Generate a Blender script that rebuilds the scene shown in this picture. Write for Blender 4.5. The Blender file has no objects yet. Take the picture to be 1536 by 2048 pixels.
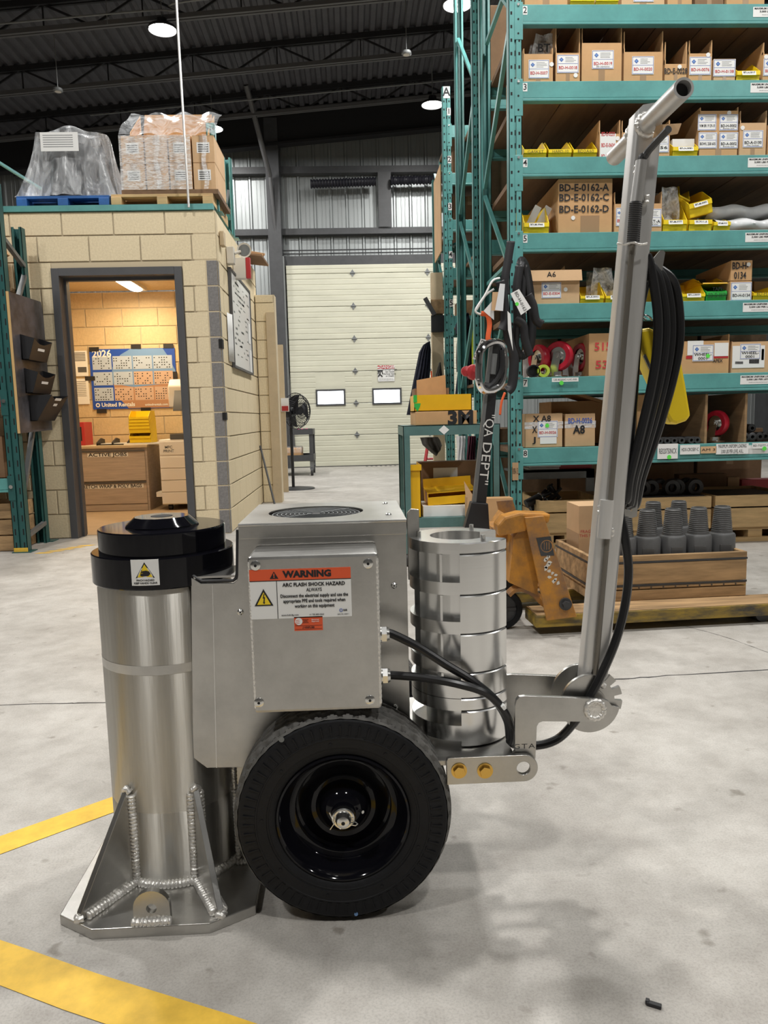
import bpy, math, random
from mathutils import Vector, Matrix
random.seed(11)
S = bpy.context.scene
COL = S.collection
PI = math.pi
R = math.radians

# ---------------------------------------------------------------- camera
F_PX, CAM_H = 1500.0, 0.92
yaw, pit, rol = R(2.3), R(7.2), R(1.4)
FW = Vector((math.sin(yaw)*math.cos(pit), math.cos(yaw)*math.cos(pit), -math.sin(pit)))
r0 = Vector((math.cos(yaw), -math.sin(yaw), 0)); u0 = r0.cross(FW)
RT = r0*math.cos(rol) - u0*math.sin(rol)
UP = u0*math.cos(rol) + r0*math.sin(rol)
EYE = Vector((0, 0, CAM_H))
cam = bpy.data.cameras.new('camera'); camo = bpy.data.objects.new('camera', cam); COL.objects.link(camo)
cam.sensor_fit = 'VERTICAL'; cam.sensor_height = 36; cam.lens = 36*F_PX/2048; cam.clip_start = 0.05; cam.clip_end = 100
mw = Matrix((RT, UP, -FW)).transposed().to_4x4(); mw.translation = EYE
camo.matrix_world = mw
S.camera = camo

def at(px, py, Y):
    """point on the upright plane at distance Y that the photograph shows at px, py"""
    d = FW + RT*((px-768)/F_PX) - UP*((py-1024)/F_PX)
    return EYE + d*(Y/d.y)
def gnd(px, py, z=0.0):
    d = FW + RT*((px-768)/F_PX) - UP*((py-1024)/F_PX)
    return EYE + d*((z-CAM_H)/d.z)

# ---------------------------------------------------------------- world, exposure
S.view_settings.view_transform = 'Standard'; S.view_settings.look = 'None'
S.view_settings.gamma = 1; S.view_settings.use_curve_mapping = False
S.view_settings.exposure = 0.12
S.cycles.use_denoising = True
S.cycles.max_bounces = 7
S.cycles.sample_clamp_indirect = 6
W = bpy.data.worlds.new('overcast'); S.world = W; W.use_nodes = True
bg = W.node_tree.nodes['Background']; bg.inputs[0].default_value = (0.85, 0.93, 1, 1); bg.inputs[1].default_value = 3.0

# ---------------------------------------------------------------- lamps out of frame (the same high-bay grid goes on behind the viewer)
def lamp(name, loc, power, size, col=(1, .985, .955), rot=(0, 0, 0), spread=None, parent=None):
    l = bpy.data.lights.new(name, 'AREA'); l.shape = 'DISK'; l.size = size; l.energy = power; l.color = col
    if spread: l.spread = spread
    o = bpy.data.objects.new(name, l); COL.objects.link(o); o.location = loc; o.rotation_euler = rot
    if parent: o.parent = parent
    return o
BAY = 118.0
for x, y, k in ((-2.9, 6.6, 1), (1.6, 6.2, 1), (-3.0, 3.0, 1.15), (1.3, 3.2, 1.15), (5.4, 3.0, 1), (-3.0, -1.2, .95), (1.3, -1.4, .95), (5.6, -1.2, .8), (5.6, 9.8, 1)):
    lamp('bay_lamp', (x, y, 5.75), BAY*k, 0.34)

# ---------------------------------------------------------------- materials
def mat(name, col, rough=.5, metal=0, noise=0, scale=8, bump=0, bscale=60, coat=0, stretch=None, col2=None, emit=None, trans=0, spec=None, rn=0):
    m = bpy.data.materials.new(name); m.use_nodes = True
    nt = m.node_tree; N = nt.nodes; L = nt.links; b = N['Principled BSDF']
    c = tuple(col)+(1,)
    b.inputs['Base Color'].default_value = c; b.inputs['Roughness'].default_value = rough; b.inputs['Metallic'].default_value = metal
    if coat: b.inputs['Coat Weight'].default_value = coat; b.inputs['Coat Roughness'].default_value = .06
    if trans: b.inputs['Transmission Weight'].default_value = trans
    if spec is not None: b.inputs['Specular IOR Level'].default_value = spec
    if emit: b.inputs['Emission Color'].default_value = tuple(emit[0])+(1,); b.inputs['Emission Strength'].default_value = emit[1]
    if noise or bump or rn:
        tc = N.new('ShaderNodeTexCoord'); mp = N.new('ShaderNodeMapping'); L.new(tc.outputs['Object'], mp.inputs[0])
        if stretch: mp.inputs['Scale'].default_value = stretch
    if noise:
        n = N.new('ShaderNodeTexNoise'); n.inputs['Scale'].default_value = scale; n.inputs['Detail'].default_value = 6; n.inputs['Roughness'].default_value = .65
        L.new(mp.outputs[0], n.inputs['Vector'])
        r = N.new('ShaderNodeValToRGB'); r.color_ramp.elements[0].position = .35; r.color_ramp.elements[1].position = .65
        d = col2 if col2 else tuple(x*(1-noise) for x in col)
        r.color_ramp.elements[0].color = tuple(d)+(1,); r.color_ramp.elements[1].color = c
        L.new(n.outputs['Fac'], r.inputs[0]); L.new(r.outputs[0], b.inputs['Base Color'])
    if rn:
        n2 = N.new('ShaderNodeTexNoise'); n2.inputs['Scale'].default_value = scale; n2.inputs['Detail'].default_value = 5
        L.new(mp.outputs[0], n2.inputs['Vector'])
        mr = N.new('ShaderNodeMapRange'); mr.inputs[3].default_value = max(.03, rough-rn); mr.inputs[4].default_value = rough+rn
        L.new(n2.outputs['Fac'], mr.inputs[0]); L.new(mr.outputs[0], b.inputs['Roughness'])
    if bump:
        n3 = N.new('ShaderNodeTexNoise'); n3.inputs['Scale'].default_value = bscale; n3.inputs['Detail'].default_value = 4
        L.new(mp.outputs[0], n3.inputs['Vector'])
        bp = N.new('ShaderNodeBump'); bp.inputs['Strength'].default_value = bump; bp.inputs['Distance'].default_value = .01
        L.new(n3.outputs['Fac'], bp.inputs['Height']); L.new(bp.outputs[0], b.inputs['Normal'])
    return m

def concrete():
    m = mat('concrete', (.5, .47, .43), .55, bump=.06, bscale=140)
    nt = m.node_tree; N = nt.nodes; L = nt.links; b = N['Principled BSDF']
    tc = N.new('ShaderNodeTexCoord')
    def noise(sc, det, ro=.6):
        n = N.new('ShaderNodeTexNoise'); n.inputs['Scale'].default_value = sc; n.inputs['Detail'].default_value = det; n.inputs['Roughness'].default_value = ro
        L.new(tc.outputs['Object'], n.inputs['Vector']); return n
    def ramp(src, p0, c0, p1, c1):
        r = N.new('ShaderNodeValToRGB'); r.color_ramp.elements[0].position = p0; r.color_ramp.elements[1].position = p1
        r.color_ramp.elements[0].color = c0+(1,); r.color_ramp.elements[1].color = c1+(1,); L.new(src.outputs[0], r.inputs[0]); return r
    def mult(a, bb, f=1):
        x = N.new('ShaderNodeMixRGB'); x.blend_type = 'MULTIPLY'; x.inputs[0].default_value = f
        L.new(a.outputs[0], x.inputs[1]); L.new(bb.outputs[0], x.inputs[2]); return x
    big = ramp(noise(1.6, 8), .38, (.41, .385, .35), .62, (.53, .505, .465))
    mid = ramp(noise(9, 8, .7), .36, (.8, .79, .78), .6, (1, 1, 1))
    fine = ramp(noise(220, 3, .7), .35, (.82, .82, .82), .55, (1, 1, 1))
    spots = ramp(noise(14, 2), .25, (.62, .6, .57), .33, (1, 1, 1))
    o = mult(mult(mult(big, mid), fine), spots)
    L.new(o.outputs[0], b.inputs['Base Color'])
    n2 = noise(3, 5); mr = N.new('ShaderNodeMapRange'); mr.inputs[3].default_value = .4; mr.inputs[4].default_value = .7
    L.new(n2.outputs[0], mr.inputs[0]); L.new(mr.outputs[0], b.inputs['Roughness'])
    return m

def film(name, amount=.3, tint=(.9, .92, .94), scale=9, stretch=None, rough=.22):
    """clear plastic film: partly see-through, glossy, crumpled"""
    m = bpy.data.materials.new(name); m.use_nodes = True
    nt = m.node_tree; N = nt.nodes; L = nt.links; out = N['Material Output']; b = N['Principled BSDF']
    b.inputs['Base Color'].default_value = tint+(1,); b.inputs['Roughness'].default_value = rough
    t = N.new('ShaderNodeBsdfTransparent'); mx = N.new('ShaderNodeMixShader')
    tc = N.new('ShaderNodeTexCoord'); mp = N.new('ShaderNodeMapping'); L.new(tc.outputs['Object'], mp.inputs[0])
    if stretch: mp.inputs['Scale'].default_value = stretch
    n = N.new('ShaderNodeTexNoise'); n.inputs['Scale'].default_value = scale; n.inputs['Detail'].default_value = 5; n.inputs['Distortion'].default_value = 1.2
    L.new(mp.outputs[0], n.inputs['Vector'])
    mr = N.new('ShaderNodeMapRange'); mr.inputs[1].default_value = .35; mr.inputs[2].default_value = .7
    mr.inputs[3].default_value = amount*.35; mr.inputs[4].default_value = min(1, amount*1.7)
    L.new(n.outputs['Fac'], mr.inputs[0]); L.new(mr.outputs[0], mx.inputs[0])
    bp = N.new('ShaderNodeBump'); bp.inputs['Strength'].default_value = .6; bp.inputs['Distance'].default_value = .012
    L.new(n.outputs['Fac'], bp.inputs['Height']); L.new(bp.outputs[0], b.inputs['Normal'])
    L.new(t.outputs[0], mx.inputs[1]); L.new(b.outputs[0], mx.inputs[2]); L.new(mx.outputs[0], out.inputs[0])
    return m

M = dict(
    floor=concrete(),
    alu=mat('brushed_aluminium', (.58, .57, .545), .33, 1, noise=.25, scale=6, rn=.08, stretch=(1, 1, 1), bump=.02, bscale=300),
    alu_tube=mat('drawn_aluminium', (.70, .68, .63), .44, 1, noise=.25, scale=26, rn=.05, stretch=(1, 1, .06), bump=.05, bscale=90),
    alu_bright=mat('machined_aluminium', (.80, .80, .79), .23, 1, rn=.06, scale=40, stretch=(.05, .05, 6)),
    alu_cast=mat('post_aluminium', (.74, .73, .71), .42, .75, noise=.2, scale=9, rn=.1, stretch=(1, 1, .12)),
    weld=mat('weld_bead', (.80, .78, .74), .34, .7, bump=.25, bscale=200),
    gloss=mat('black_gloss', (.004, .004, .006), .07, spec=.32),
    rubber=mat('rubber', (.0075, .008, .010), .55, spec=.28, noise=.3, scale=30, bump=.1, bscale=120),
    tread=mat('tread_rubber', (.14, .135, .125), .75, noise=.4, scale=40),
    rodst=mat('rod_steel', (.22, .20, .17), .4, .6, noise=.3, scale=12, stretch=(1, 1, .1)),
    cable=mat('cable_rubber', (.010, .010, .011), .33),
    steel=mat('zinc_steel', (.7, .7, .68), .25, 1),
    gold=mat('yellow_zinc', (.75, .5, .14), .28, 1),
    chrome=mat('chrome', (.85, .85, .86), .07, 1),
    black=mat('black_plastic', (.015, .015, .017), .45),
    dark=mat('dark_gap', (.006, .006, .006), .8),
    white=mat('white_paper', (.78, .78, .76), .7),
    offwhite=mat('cream_plastic', (.66, .62, .55), .5),
    ink=mat('black_ink', (.012, .012, .014), .6),
    redink=mat('red_ink', (.55, .05, .05), .6),
    blueink=mat('blue_ink', (.04, .1, .4), .6),
    orange=mat('warning_orange', (.72, .10, .03), .5),
    yel=mat('bin_yellow', (.93, .67, .015), .45, noise=.1, scale=6),
    amber=mat('amber_bin', (.82, .46, .01), .4, noise=.12, scale=5),
    signyel=mat('sign_yellow', (.85, .62, .02), .5),
    stripe=mat('floor_paint_yellow', (.90, .56, .06), .55, noise=.25, scale=14),
    teal=mat('rack_teal', (.115, .355, .34), .36, noise=.22, scale=5, bump=.03, bscale=40),
    tealdk=mat('rack_dark_green', (.02, .10, .095), .42, noise=.25, scale=6),
    tealcart=mat('cart_grey_green', (.10, .20, .19), .45, noise=.25, scale=7),
    galv=mat('grey_brace', (.22, .23, .23), .5, .5, noise=.2),
    card=mat('cardboard', (.60, .355, .165), .8, noise=.14, scale=5),
    card2=mat('cardboard_tan', (.63, .41, .225), .8, noise=.14, scale=5),
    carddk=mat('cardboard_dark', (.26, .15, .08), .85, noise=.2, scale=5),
    tape=mat('packing_tape', (.36, .23, .13), .28),
    wood=mat('plank_wood', (.34, .21, .10), .75, noise=.4, scale=18, stretch=(1, .12, 1)),
    wooddk=mat('shelf_plank', (.22, .13, .07), .8, noise=.4, scale=6, stretch=(1, .14, 1)),
    crate=mat('crate_wood', (.52, .33, .16), .78, noise=.55, scale=24, stretch=(.1, 1, 1)),
    pine=mat('pine_wood', (.68, .46, .22), .72, noise=.35, scale=20, stretch=(.12, 1, 1)),
    bluepal=mat('blue_paint_wood', (.02, .12, .38), .6, noise=.35, scale=8),
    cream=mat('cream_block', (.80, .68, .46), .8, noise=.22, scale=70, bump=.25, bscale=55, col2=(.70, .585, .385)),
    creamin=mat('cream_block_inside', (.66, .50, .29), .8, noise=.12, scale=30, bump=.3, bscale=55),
    mortar=mat('mortar', (.60, .50, .34), .9),
    grey=mat('bare_block', (.25, .24, .235), .9, noise=.3, scale=50, bump=.4, bscale=80),
    frame=mat('door_frame_paint', (.085, .085, .09), .5, noise=.15, scale=4),
    ceil=mat('ceiling_dark', (.075, .075, .085), .7, noise=.2),
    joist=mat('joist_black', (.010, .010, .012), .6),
    joistlit=mat('joist_lit_grey', (.09, .09, .093), .5),  # lighter joist copy: lamplight on the bottom chords put into the colour
    siding=mat('steel_siding', (.34, .36, .36), .42, .6, rn=.1, scale=3, stretch=(3, 3, .2)),
    girt=mat('girt_grey', (.06, .062, .066), .5, noise=.2),
    duct=mat('duct_black', (.012, .012, .018), .5),
    doorpan=mat('door_cream', (.66, .65, .52), .5, noise=.12, scale=3, stretch=(.4, 1, 1.6)),
    pane=mat('lit_pane', (.9, .95, 1), .3, emit=((.86, .94, 1), 5.0)),
    led=mat('led_lens', (1, 1, 1), .4, emit=((1, .97, .93), 40)),
    tube=mat('office_lens', (1, 1, 1), .4, emit=((1, .93, .82), 9)),
    rust=mat('worn_orange', (.56, .24, .025), .6, noise=1, scale=7, col2=(.16, .10, .07), bump=.1, bscale=60),
    orangep=mat('jack_orange', (.55, .23, .02), .55, noise=1, scale=14, col2=(.28, .13, .03)),
    forkp=mat('fork_paint', (.40, .26, .03), .6, noise=1, scale=12, col2=(.055, .05, .04), stretch=(.5, 1, 2)),
    graphite=mat('graphite_steel', (.13, .13, .13), .5, .3, noise=.2, scale=14),
    iron=mat('dark_iron', (.07, .07, .072), .5, .4, noise=.25, scale=12),
    red=mat('caster_red', (.42, .012, .03), .32),
    redpl=mat('red_plastic', (.45, .03, .035), .4),
    navy=mat('navy_cloth', (.010, .013, .03), .9, noise=.3, scale=10, bump=.3, bscale=30),
    greycl=mat('grey_cloth', (.10, .095, .085), .9, noise=.3, scale=10, bump=.3, bscale=30),
    maroon=mat('maroon_cloth', (.09, .01, .03), .9, noise=.3, scale=10),
    hivis=mat('hivis_green', (.45, .55, .05), .7),
    cord=mat('orange_cord', (.75, .12, .03), .6),
    green=mat('green_tape', (.03, .42, .06), .5),
    greendot=mat('green_dot', (.12, .75, .08), .5),
    beige=mat('beige_board', (.58, .46, .30), .7, noise=.12),
    film=film('clear_film', .24, scale=12, stretch=(1, 1, .35)), film2=film('shrink_wrap', .42, scale=14, stretch=(1.3, 1, 5), rough=.1), bag=film('poly_bag', .5, scale=22),
    cab=mat('ash_laminate', (.50, .42, .36), .5, noise=.25, scale=10, stretch=(.3, 1, 5)),
    machine=mat('copier_white', (.76, .73, .68), .45),
    copdark=mat('copier_grey', (.09, .09, .09), .45),
    postb=mat('poster_blue', (.01, .07, .42), .5), posts=mat('poster_sky', (.16, .30, .55), .5), postt=mat('poster_tan', (.42, .22, .12), .5),
    postl=mat('poster_panel', (.42, .50, .62), .5), postp=mat('poster_panel_tan', (.55, .38, .28), .5),
    slate=mat('painted_board', (.095, .09, .10), .45, noise=.5, scale=5, col2=(.03, .028, .03)),
    ply=mat('ply_edge', (.55, .36, .15), .7),
    wb=mat('whiteboard', (.72, .73, .74), .25), magenta=mat('magenta_cloth', (.5, .02, .15), .7),
    officefl=mat('office_floor', (.46, .34, .22), .5, noise=.1),
    rear=mat('rear_wall_paint', (.16, .155, .145), .8, noise=.15),
    beadgap=mat('fan_grille', (.03, .03, .035), .4, .5),
    cabgreen=mat('cable_green', (.01, .06, .055), .4),
)

tm = M['alu_tube'].node_tree; tg = tm.nodes.new('ShaderNodeTangent'); tg.direction_type = 'RADIAL'; tg.axis = 'Z'
tb_ = tm.nodes['Principled BSDF']; tb_.inputs['Anisotropic'].default_value = .95; tb_.inputs['Anisotropic Rotation'].default_value = .25
tm.links.new(tg.outputs[0], tb_.inputs['Tangent'])

# ---------------------------------------------------------------- builders
class MB:
    def __init__(s): s.v = []; s.f = []; s.m = []; s.k = 0
    def add(s, vs, fs, Mx=None):
        o = len(s.v)
        s.v += [tuple(Mx @ Vector(p)) for p in vs] if Mx else [tuple(p) for p in vs]
        s.f += [tuple(i+o for i in f) for f in fs]; s.m += [s.k]*len(fs); return s
    def mat(s, k): s.k = k; return s
    def box(s, x0, x1, y0, y1, z0, z1, Mx=None):
        v = [(x, y, z) for z in (z0, z1) for y in (y0, y1) for x in (x0, x1)]
        return s.add(v, [(0, 2, 3, 1), (4, 5, 7, 6), (0, 1, 5, 4), (2, 6, 7, 3), (0, 4, 6, 2), (1, 3, 7, 5)], Mx)
    def prism(s, pts, ax, a0, a1, Mx=None):
        n = len(pts)
        def P(p, a): return (p[0], a, p[1]) if ax == 'y' else ((a, p[0], p[1]) if ax == 'x' else (p[0], p[1], a))
        v = [P(p, a0) for p in pts]+[P(p, a1) for p in pts]
        return s.add(v, [tuple(range(n)), tuple(range(2*n-1, n-1, -1))]+[(i, i+n, (i+1) % n+n, (i+1) % n) for i in range(n)], Mx)
    def holed(s, outer, c, r, ax, a0, a1, n=28, Mx=None):
        """flat plate with a round hole; outer is a star-shaped outline about c"""
        def hit(a):
            d = (math.cos(a), math.sin(a)); best = None
            for i in range(len(outer)):
                p, q = outer[i], outer[(i+1) % len(outer)]
                ex, ey = q[0]-p[0], q[1]-p[1]; den = d[0]*ey-d[1]*ex
                if abs(den) < 1e-12: continue
                t = ((p[0]-c[0])*ey-(p[1]-c[1])*ex)/den; u = ((p[0]-c[0])*d[1]-(p[1]-c[1])*d[0])/den
                if t > 0 and -1e-6 <= u <= 1+1e-6 and (best is None or t > best): best = t
            return (c[0]+d[0]*best, c[1]+d[1]*best)
        an = sorted([2*PI*i/n for i in range(n)]+[math.atan2(p[1]-c[1], p[0]-c[0]) % (2*PI) for p in outer])
        an = [a for i, a in enumerate(an) if i == 0 or a-an[i-1] > 1e-4]; k = len(an)
        O = [hit(a) for a in an]; I = [(c[0]+r*math.cos(a), c[1]+r*math.sin(a)) for a in an]
        def P(p, a): return (p[0], a, p[1]) if ax == 'y' else ((a, p[0], p[1]) if ax == 'x' else (p[0], p[1], a))
        v = [P(p, a) for a in (a0, a1) for p in O+I]; f = []
        for i in range(k):
            j = (i+1) % k
            f += [(i, j, k+j, k+i), (2*k+i, 3*k+i, 3*k+j, 2*k+j), (i, 2*k+i, 2*k+j, j), (k+i, k+j, 3*k+j, 3*k+i)]
        return s.add(v, f, Mx)
    def cyl(s, p0, p1, r0, r1=None, n=16, cap=True, Mx=None):
        r1 = r0 if r1 is None else r1
        p0 = Vector(p0); p1 = Vector(p1); d = (p1-p0).normalized(); u = d.orthogonal().normalized(); w = d.cross(u)
        v = [p+(u*math.cos(2*PI*i/n)+w*math.sin(2*PI*i/n))*r for p, r in ((p0, r0), (p1, r1)) for i in range(n)]
        f = [(i, (i+1) % n, (i+1) % n+n, i+n) for i in range(n)]
        if cap: f += [tuple(range(n-1, -1, -1)), tuple(range(n, 2*n))]
        return s.add(v, f, Mx)
    def tube(s, pts, r, n=8, closed=False, Mx=None):
        pts = [Vector(p) for p in pts]; k = len(pts); rs = r if isinstance(r, (list, tuple)) else [r]*k
        u = None; v = []
        for i, p in enumerate(pts):
            a = pts[i-1] if (i > 0 or closed) else p; b = pts[(i+1) % k] if (i < k-1 or closed) else p
            d = (b-a).normalized()
            u = d.orthogonal().normalized() if u is None else (u-d*u.dot(d)).normalized()
            w = d.cross(u); v += [p+(u*math.cos(2*PI*j/n)+w*math.sin(2*PI*j/n))*rs[i] for j in range(n)]
        f = [(i*n+j, i*n+(j+1) % n, ((i+1) % k)*n+(j+1) % n, ((i+1) % k)*n+j) for i in range(k if closed else k-1) for j in range(n)]
        if not closed: f += [tuple(range(n-1, -1, -1)), tuple(range((k-1)*n, k*n))]
        return s.add(v, f, Mx)
    def lathe(s, prof, c=(0, 0, 0), ax='z', n=40, a0=0, a1=2*PI, Mx=None):
        full = abs(a1-a0-2*PI) < 1e-6; k = len(prof); m = n if full else n+1; v = []
        for i in range(m):
            a = a0+(a1-a0)*i/n; ca, sa = math.cos(a), math.sin(a)
            for r, h in prof:
                p = (r*ca, r*sa, h) if ax == 'z' else ((r*ca, h, r*sa) if ax == 'y' else (h, r*ca, r*sa))
                v.append((p[0]+c[0], p[1]+c[1], p[2]+c[2]))
        f = [(i*k+j, ((i+1) % m)*k+j, ((i+1) % m)*k+j+1, i*k+j+1) for i in range(n) for j in range(k-1)]
        return s.add(v, f, Mx)
    def sector(s, r0, r1, a0, a1, z0, z1, c=(0, 0), n=16):
        v = []
        for i in range(n+1):
            a = a0+(a1-a0)*i/n
            for r, z in ((r0, z0), (r1, z0), (r1, z1), (r0, z1)): v.append((c[0]+r*math.cos(a), c[1]+r*math.sin(a), z))
        f = [(i*4+j, i*4+(j+1) % 4, (i+1)*4+(j+1) % 4, (i+1)*4+j) for i in range(n) for j in range(4)]
        f += [(3, 2, 1, 0), (n*4, n*4+1, n*4+2, n*4+3)]
        return s.add(v, f)
    def grid(s, fn, nu, nv, closed=False):
        v = [fn(i/nu, j/nv) for i in range(nu+1) for j in range(nv+1)]
        f = [(i*(nv+1)+j, (i+1)*(nv+1)+j, (i+1)*(nv+1)+j+1, i*(nv+1)+j+1) for i in range(nu) for j in range(nv)]
        return s.add(v, f)
    def mesh(s, name, mats, smooth=32):
        me = bpy.data.meshes.new(name); me.from_pydata(s.v, [], s.f)
        mats = mats if isinstance(mats, (list, tuple)) else [mats]
        for m in mats: me.materials.append(M[m] if isinstance(m, str) else m)
        me.polygons.foreach_set('material_index', s.m)
        import bmesh
        b = bmesh.new(); b.from_mesh(me); bmesh.ops.recalc_face_normals(b, faces=b.faces); b.to_mesh(me); b.free()
        if smooth: me.shade_smooth(); me.set_sharp_from_angle(angle=R(smooth))
        me.update(); return me
    def build(s, name, mats, par=None, smooth=32, kind=None, label=None, loc=None, bev=0, thick=0):
        if par is not None and par.name in INV:
            Mx = INV[par.name]; s.v = [tuple(Mx @ Vector(p)) for p in s.v]
        o = bpy.data.objects.new(name, s.mesh(name, mats, smooth)); COL.objects.link(o)
        if par is not None:
            o.parent = par
            if par.name in INV: INV[o.name] = INV[par.name]
        if kind: o['kind'] = kind
        if label: o['label'] = label
        if loc: o.location = loc
        if thick:
            md = o.modifiers.new('thickness', 'SOLIDIFY'); md.thickness = thick; md.offset = 0
        if bev:
            md = o.modifiers.new('edge', 'BEVEL'); md.width = bev; md.segments = 2; md.limit_method = 'ANGLE'; md.angle_limit = R(40)
        return o
INV = {}     # for things whose shapes are measured in world space: name -> world-to-local matrix

def tag(o, label=None, cat=None, group=None, kind=None):
    if label: o['label'] = label
    if cat: o['category'] = cat
    if group: o['group'] = group
    if kind: o['kind'] = kind
    return o
def thing(name, label, cat, loc=(0, 0, 0), rz=0, group=None, world=False, tilt=None):
    o = bpy.data.objects.new(name, None); COL.objects.link(o); o.empty_display_size = .05
    o.location = loc; o.rotation_euler = tilt if tilt else (0, 0, rz)
    tag(o, label, cat, group)
    if world:
        INV[o.name] = (Matrix.Translation(Vector(loc)) @ o.rotation_euler.to_matrix().to_4x4()).inverted()
    return o
def struct(name, loc=(0, 0, 0)):
    o = bpy.data.objects.new(name, None); COL.objects.link(o); o.location = loc; o['kind'] = 'structure'; o.empty_display_size = .05; return o
def copy_tree(o, parent=None):
    c = o.copy(); COL.objects.link(c)
    if parent is not None: c.parent = parent
    for ch in list(o.children): copy_tree(ch, c)
    return c

ROTF = Matrix.Rotation(R(90), 4, 'X')     # text lying in xy -> upright, facing -y
def words(body, par, loc, size, m='ink', name='lettering', align='CENTER', bold=0.0, rot=None, sx=1.0, spacing=1.0, res=2, lines=1.0, w=None):
    cu = bpy.data.curves.new(name, 'FONT'); cu.body = body; cu.size = size; cu.align_x = align; cu.align_y = 'CENTER'
    cu.offset = bold*size; cu.resolution_u = res; cu.space_character = spacing; cu.space_line = lines
    ob = bpy.data.objects.new(name, cu)
    me = bpy.data.meshes.new_from_object(ob); bpy.data.objects.remove(ob); bpy.data.curves.remove(cu)
    if w:
        xs = [v.co.x for v in me.vertices]; 
        if xs: sx = w/(max(xs)-min(xs))
    X = Matrix.Translation(Vector(loc)) @ (rot if rot is not None else ROTF) @ Matrix.Diagonal((sx, 1, 1, 1))
    if par is not None and par.name in INV: X = INV[par.name] @ X
    me.transform(X); me.materials.clear(); me.materials.append(M[m]); me.name = name
    o = bpy.data.objects.new(name, me); COL.objects.link(o)
    if par is not None:
        o.parent = par
    return o
def smooth_path(pts, n=6):
    P = [Vector(p) for p in pts]; out = []
    for i in range(len(P)-1):
        a, b, c, d = P[max(i-1, 0)], P[i], P[i+1], P[min(i+2, len(P)-1)]
        for k in range(n):
            t = k/n
            out.append(.5*((2*b)+(c-a)*t+(2*a-5*b+4*c-d)*t*t+(3*b-3*c+d-a)*t**3))
    out.append(P[-1]); return out
# ================================================================ the hall
floor = MB().box(-9, 9, -7, 15, -.12, 0).build('floor', 'floor'); floor['kind'] = 'structure'
def strip(pts, m, name, z=.0012):
    b = MB(); b.add([(p[0], p[1], z) for p in pts], [tuple(range(len(pts)))]); return b.build(name, m, floor, smooth=0)
strip([(-1.60, 1.02), (-.80, 1.545), (-.60, 1.708), (.25, 2.33), (.21, 2.39), (-.625, 1.785), (-.83, 1.622), (-1.64, 1.09)], 'stripe', 'floor_stripe')
strip([(-1.3, 1.48), (-.62, 1.168), (-.485, 1.103), (-.25, 1.0), (.4, .70), (.43, .77), (-.22, 1.075), (-.455, 1.178), (-.59, 1.243), (-1.27, 1.56)], 'stripe', 'floor_stripe')
# cracks and saw joints
def crack(pts, w, jit):
    b = MB(); P = smooth_path([(x, y, 0) for x, y in pts], 10); L_, R_ = [], []
    for p in P:
        j = random.uniform(-jit, jit); ww = w*random.uniform(.4, 1)
        L_.append((p.x, p.y+j+ww, .0008)); R_.append((p.x, p.y+j-ww, .0008))
    n = len(P); b.add(L_+R_, [(i, i+1, n+i+1, n+i) for i in range(n-1)]); return b.build('floor_crack', 'iron', floor, smooth=0)
crack([(-3.5, 2.50), (-1.2, 2.453), (-.85, 2.438), (.3, 2.45), (.867, 2.467), (1.45, 2.505), (4, 2.6)], .0045, .004)
crack([(1.30, 3.22), (1.47, 2.95), (1.56, 2.66), (1.66, 2.3), (2.2, 1.4)], .004, .006)
for k in range(5):                                                   # worn hatched floor paint by the left rack
    strip([(-2.33+.05*k, 5.46+.07*k), (-2.22+.05*k, 5.46+.07*k), (-2.19+.05*k, 5.50+.07*k), (-2.30+.05*k, 5.50+.07*k)], 'stripe', 'floor_hatch')

# ---- roof: ribbed deck on open-web joists, rising to the right
def zroof(x): return 6.42+.085*(x+1.3)
ceiling = struct('ceiling')
b = MB(); prof = []
x = -9.4
while x < 9.4:
    for dx, dz in ((0, 0), (.05, 0), (.075, .045), (.13, .045), (.155, 0)):
        prof.append((x+dx, zroof(x+dx)+dz))
    x += .17
n = len(prof); b.add([(p[0], y, p[1]) for y in (-7.2, 15.2) for p in prof], [(i, i+1, n+i+1, n+i) for i in range(n-1)])
b.build('roof_deck', 'ceil', ceiling, smooth=0)
def slope_bar(b, x0, x1, y0, y1, dz0, dz1):
    v = [(x, y, zroof(x)+dz) for dz in (dz0, dz1) for y in (y0, y1) for x in (x0, x1)]
    b.add(v, [(0, 2, 3, 1), (4, 5, 7, 6), (0, 1, 5, 4), (2, 6, 7, 3), (0, 4, 6, 2), (1, 3, 7, 5)])
for k, y in enumerate((13.5, 11.9, 10.3, 8.7, 7.1, 5.5)):
    b = MB(); slope_bar(b, -9, 9, y-.05, y-.015, -.075, 0); slope_bar(b, -9, 9, y+.015, y+.05, -.075, 0)
    j = b.build('joist', 'joist', ceiling, smooth=0)
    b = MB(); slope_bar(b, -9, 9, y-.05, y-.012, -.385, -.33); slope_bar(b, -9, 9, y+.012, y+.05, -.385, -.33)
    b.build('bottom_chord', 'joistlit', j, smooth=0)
    x = -5.6+.3*(k % 2); s = 0; wb = MB()
    while x < 4.6:
        x2 = x+.62; za, zb = (-.36, -.04) if s == 0 else (-.04, -.36)
        wb.tube([(x, y, zroof(x)+za), (x2, y, zroof(x2)+zb)], .018, 4)
        if s: wb.tube([(x+.02, y, zroof(x)-.04), (x+.02, y, zroof(x)-.36)], .012, 4)
        x = x2; s = 1-s
    wb.build('web_bars', 'joist', j, smooth=0, kind='stuff')
# main beam at the back wall head
b = MB(); slope_bar(b, -9, 9, 14.25, 14.45, -.60, -.56); slope_bar(b, -9, 9, 14.33, 14.37, -.56, -.04); slope_bar(b, -9, 9, 14.25, 14.45, -.04, 0)
b.build('main_beam', 'joist', ceiling, smooth=0)
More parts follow.
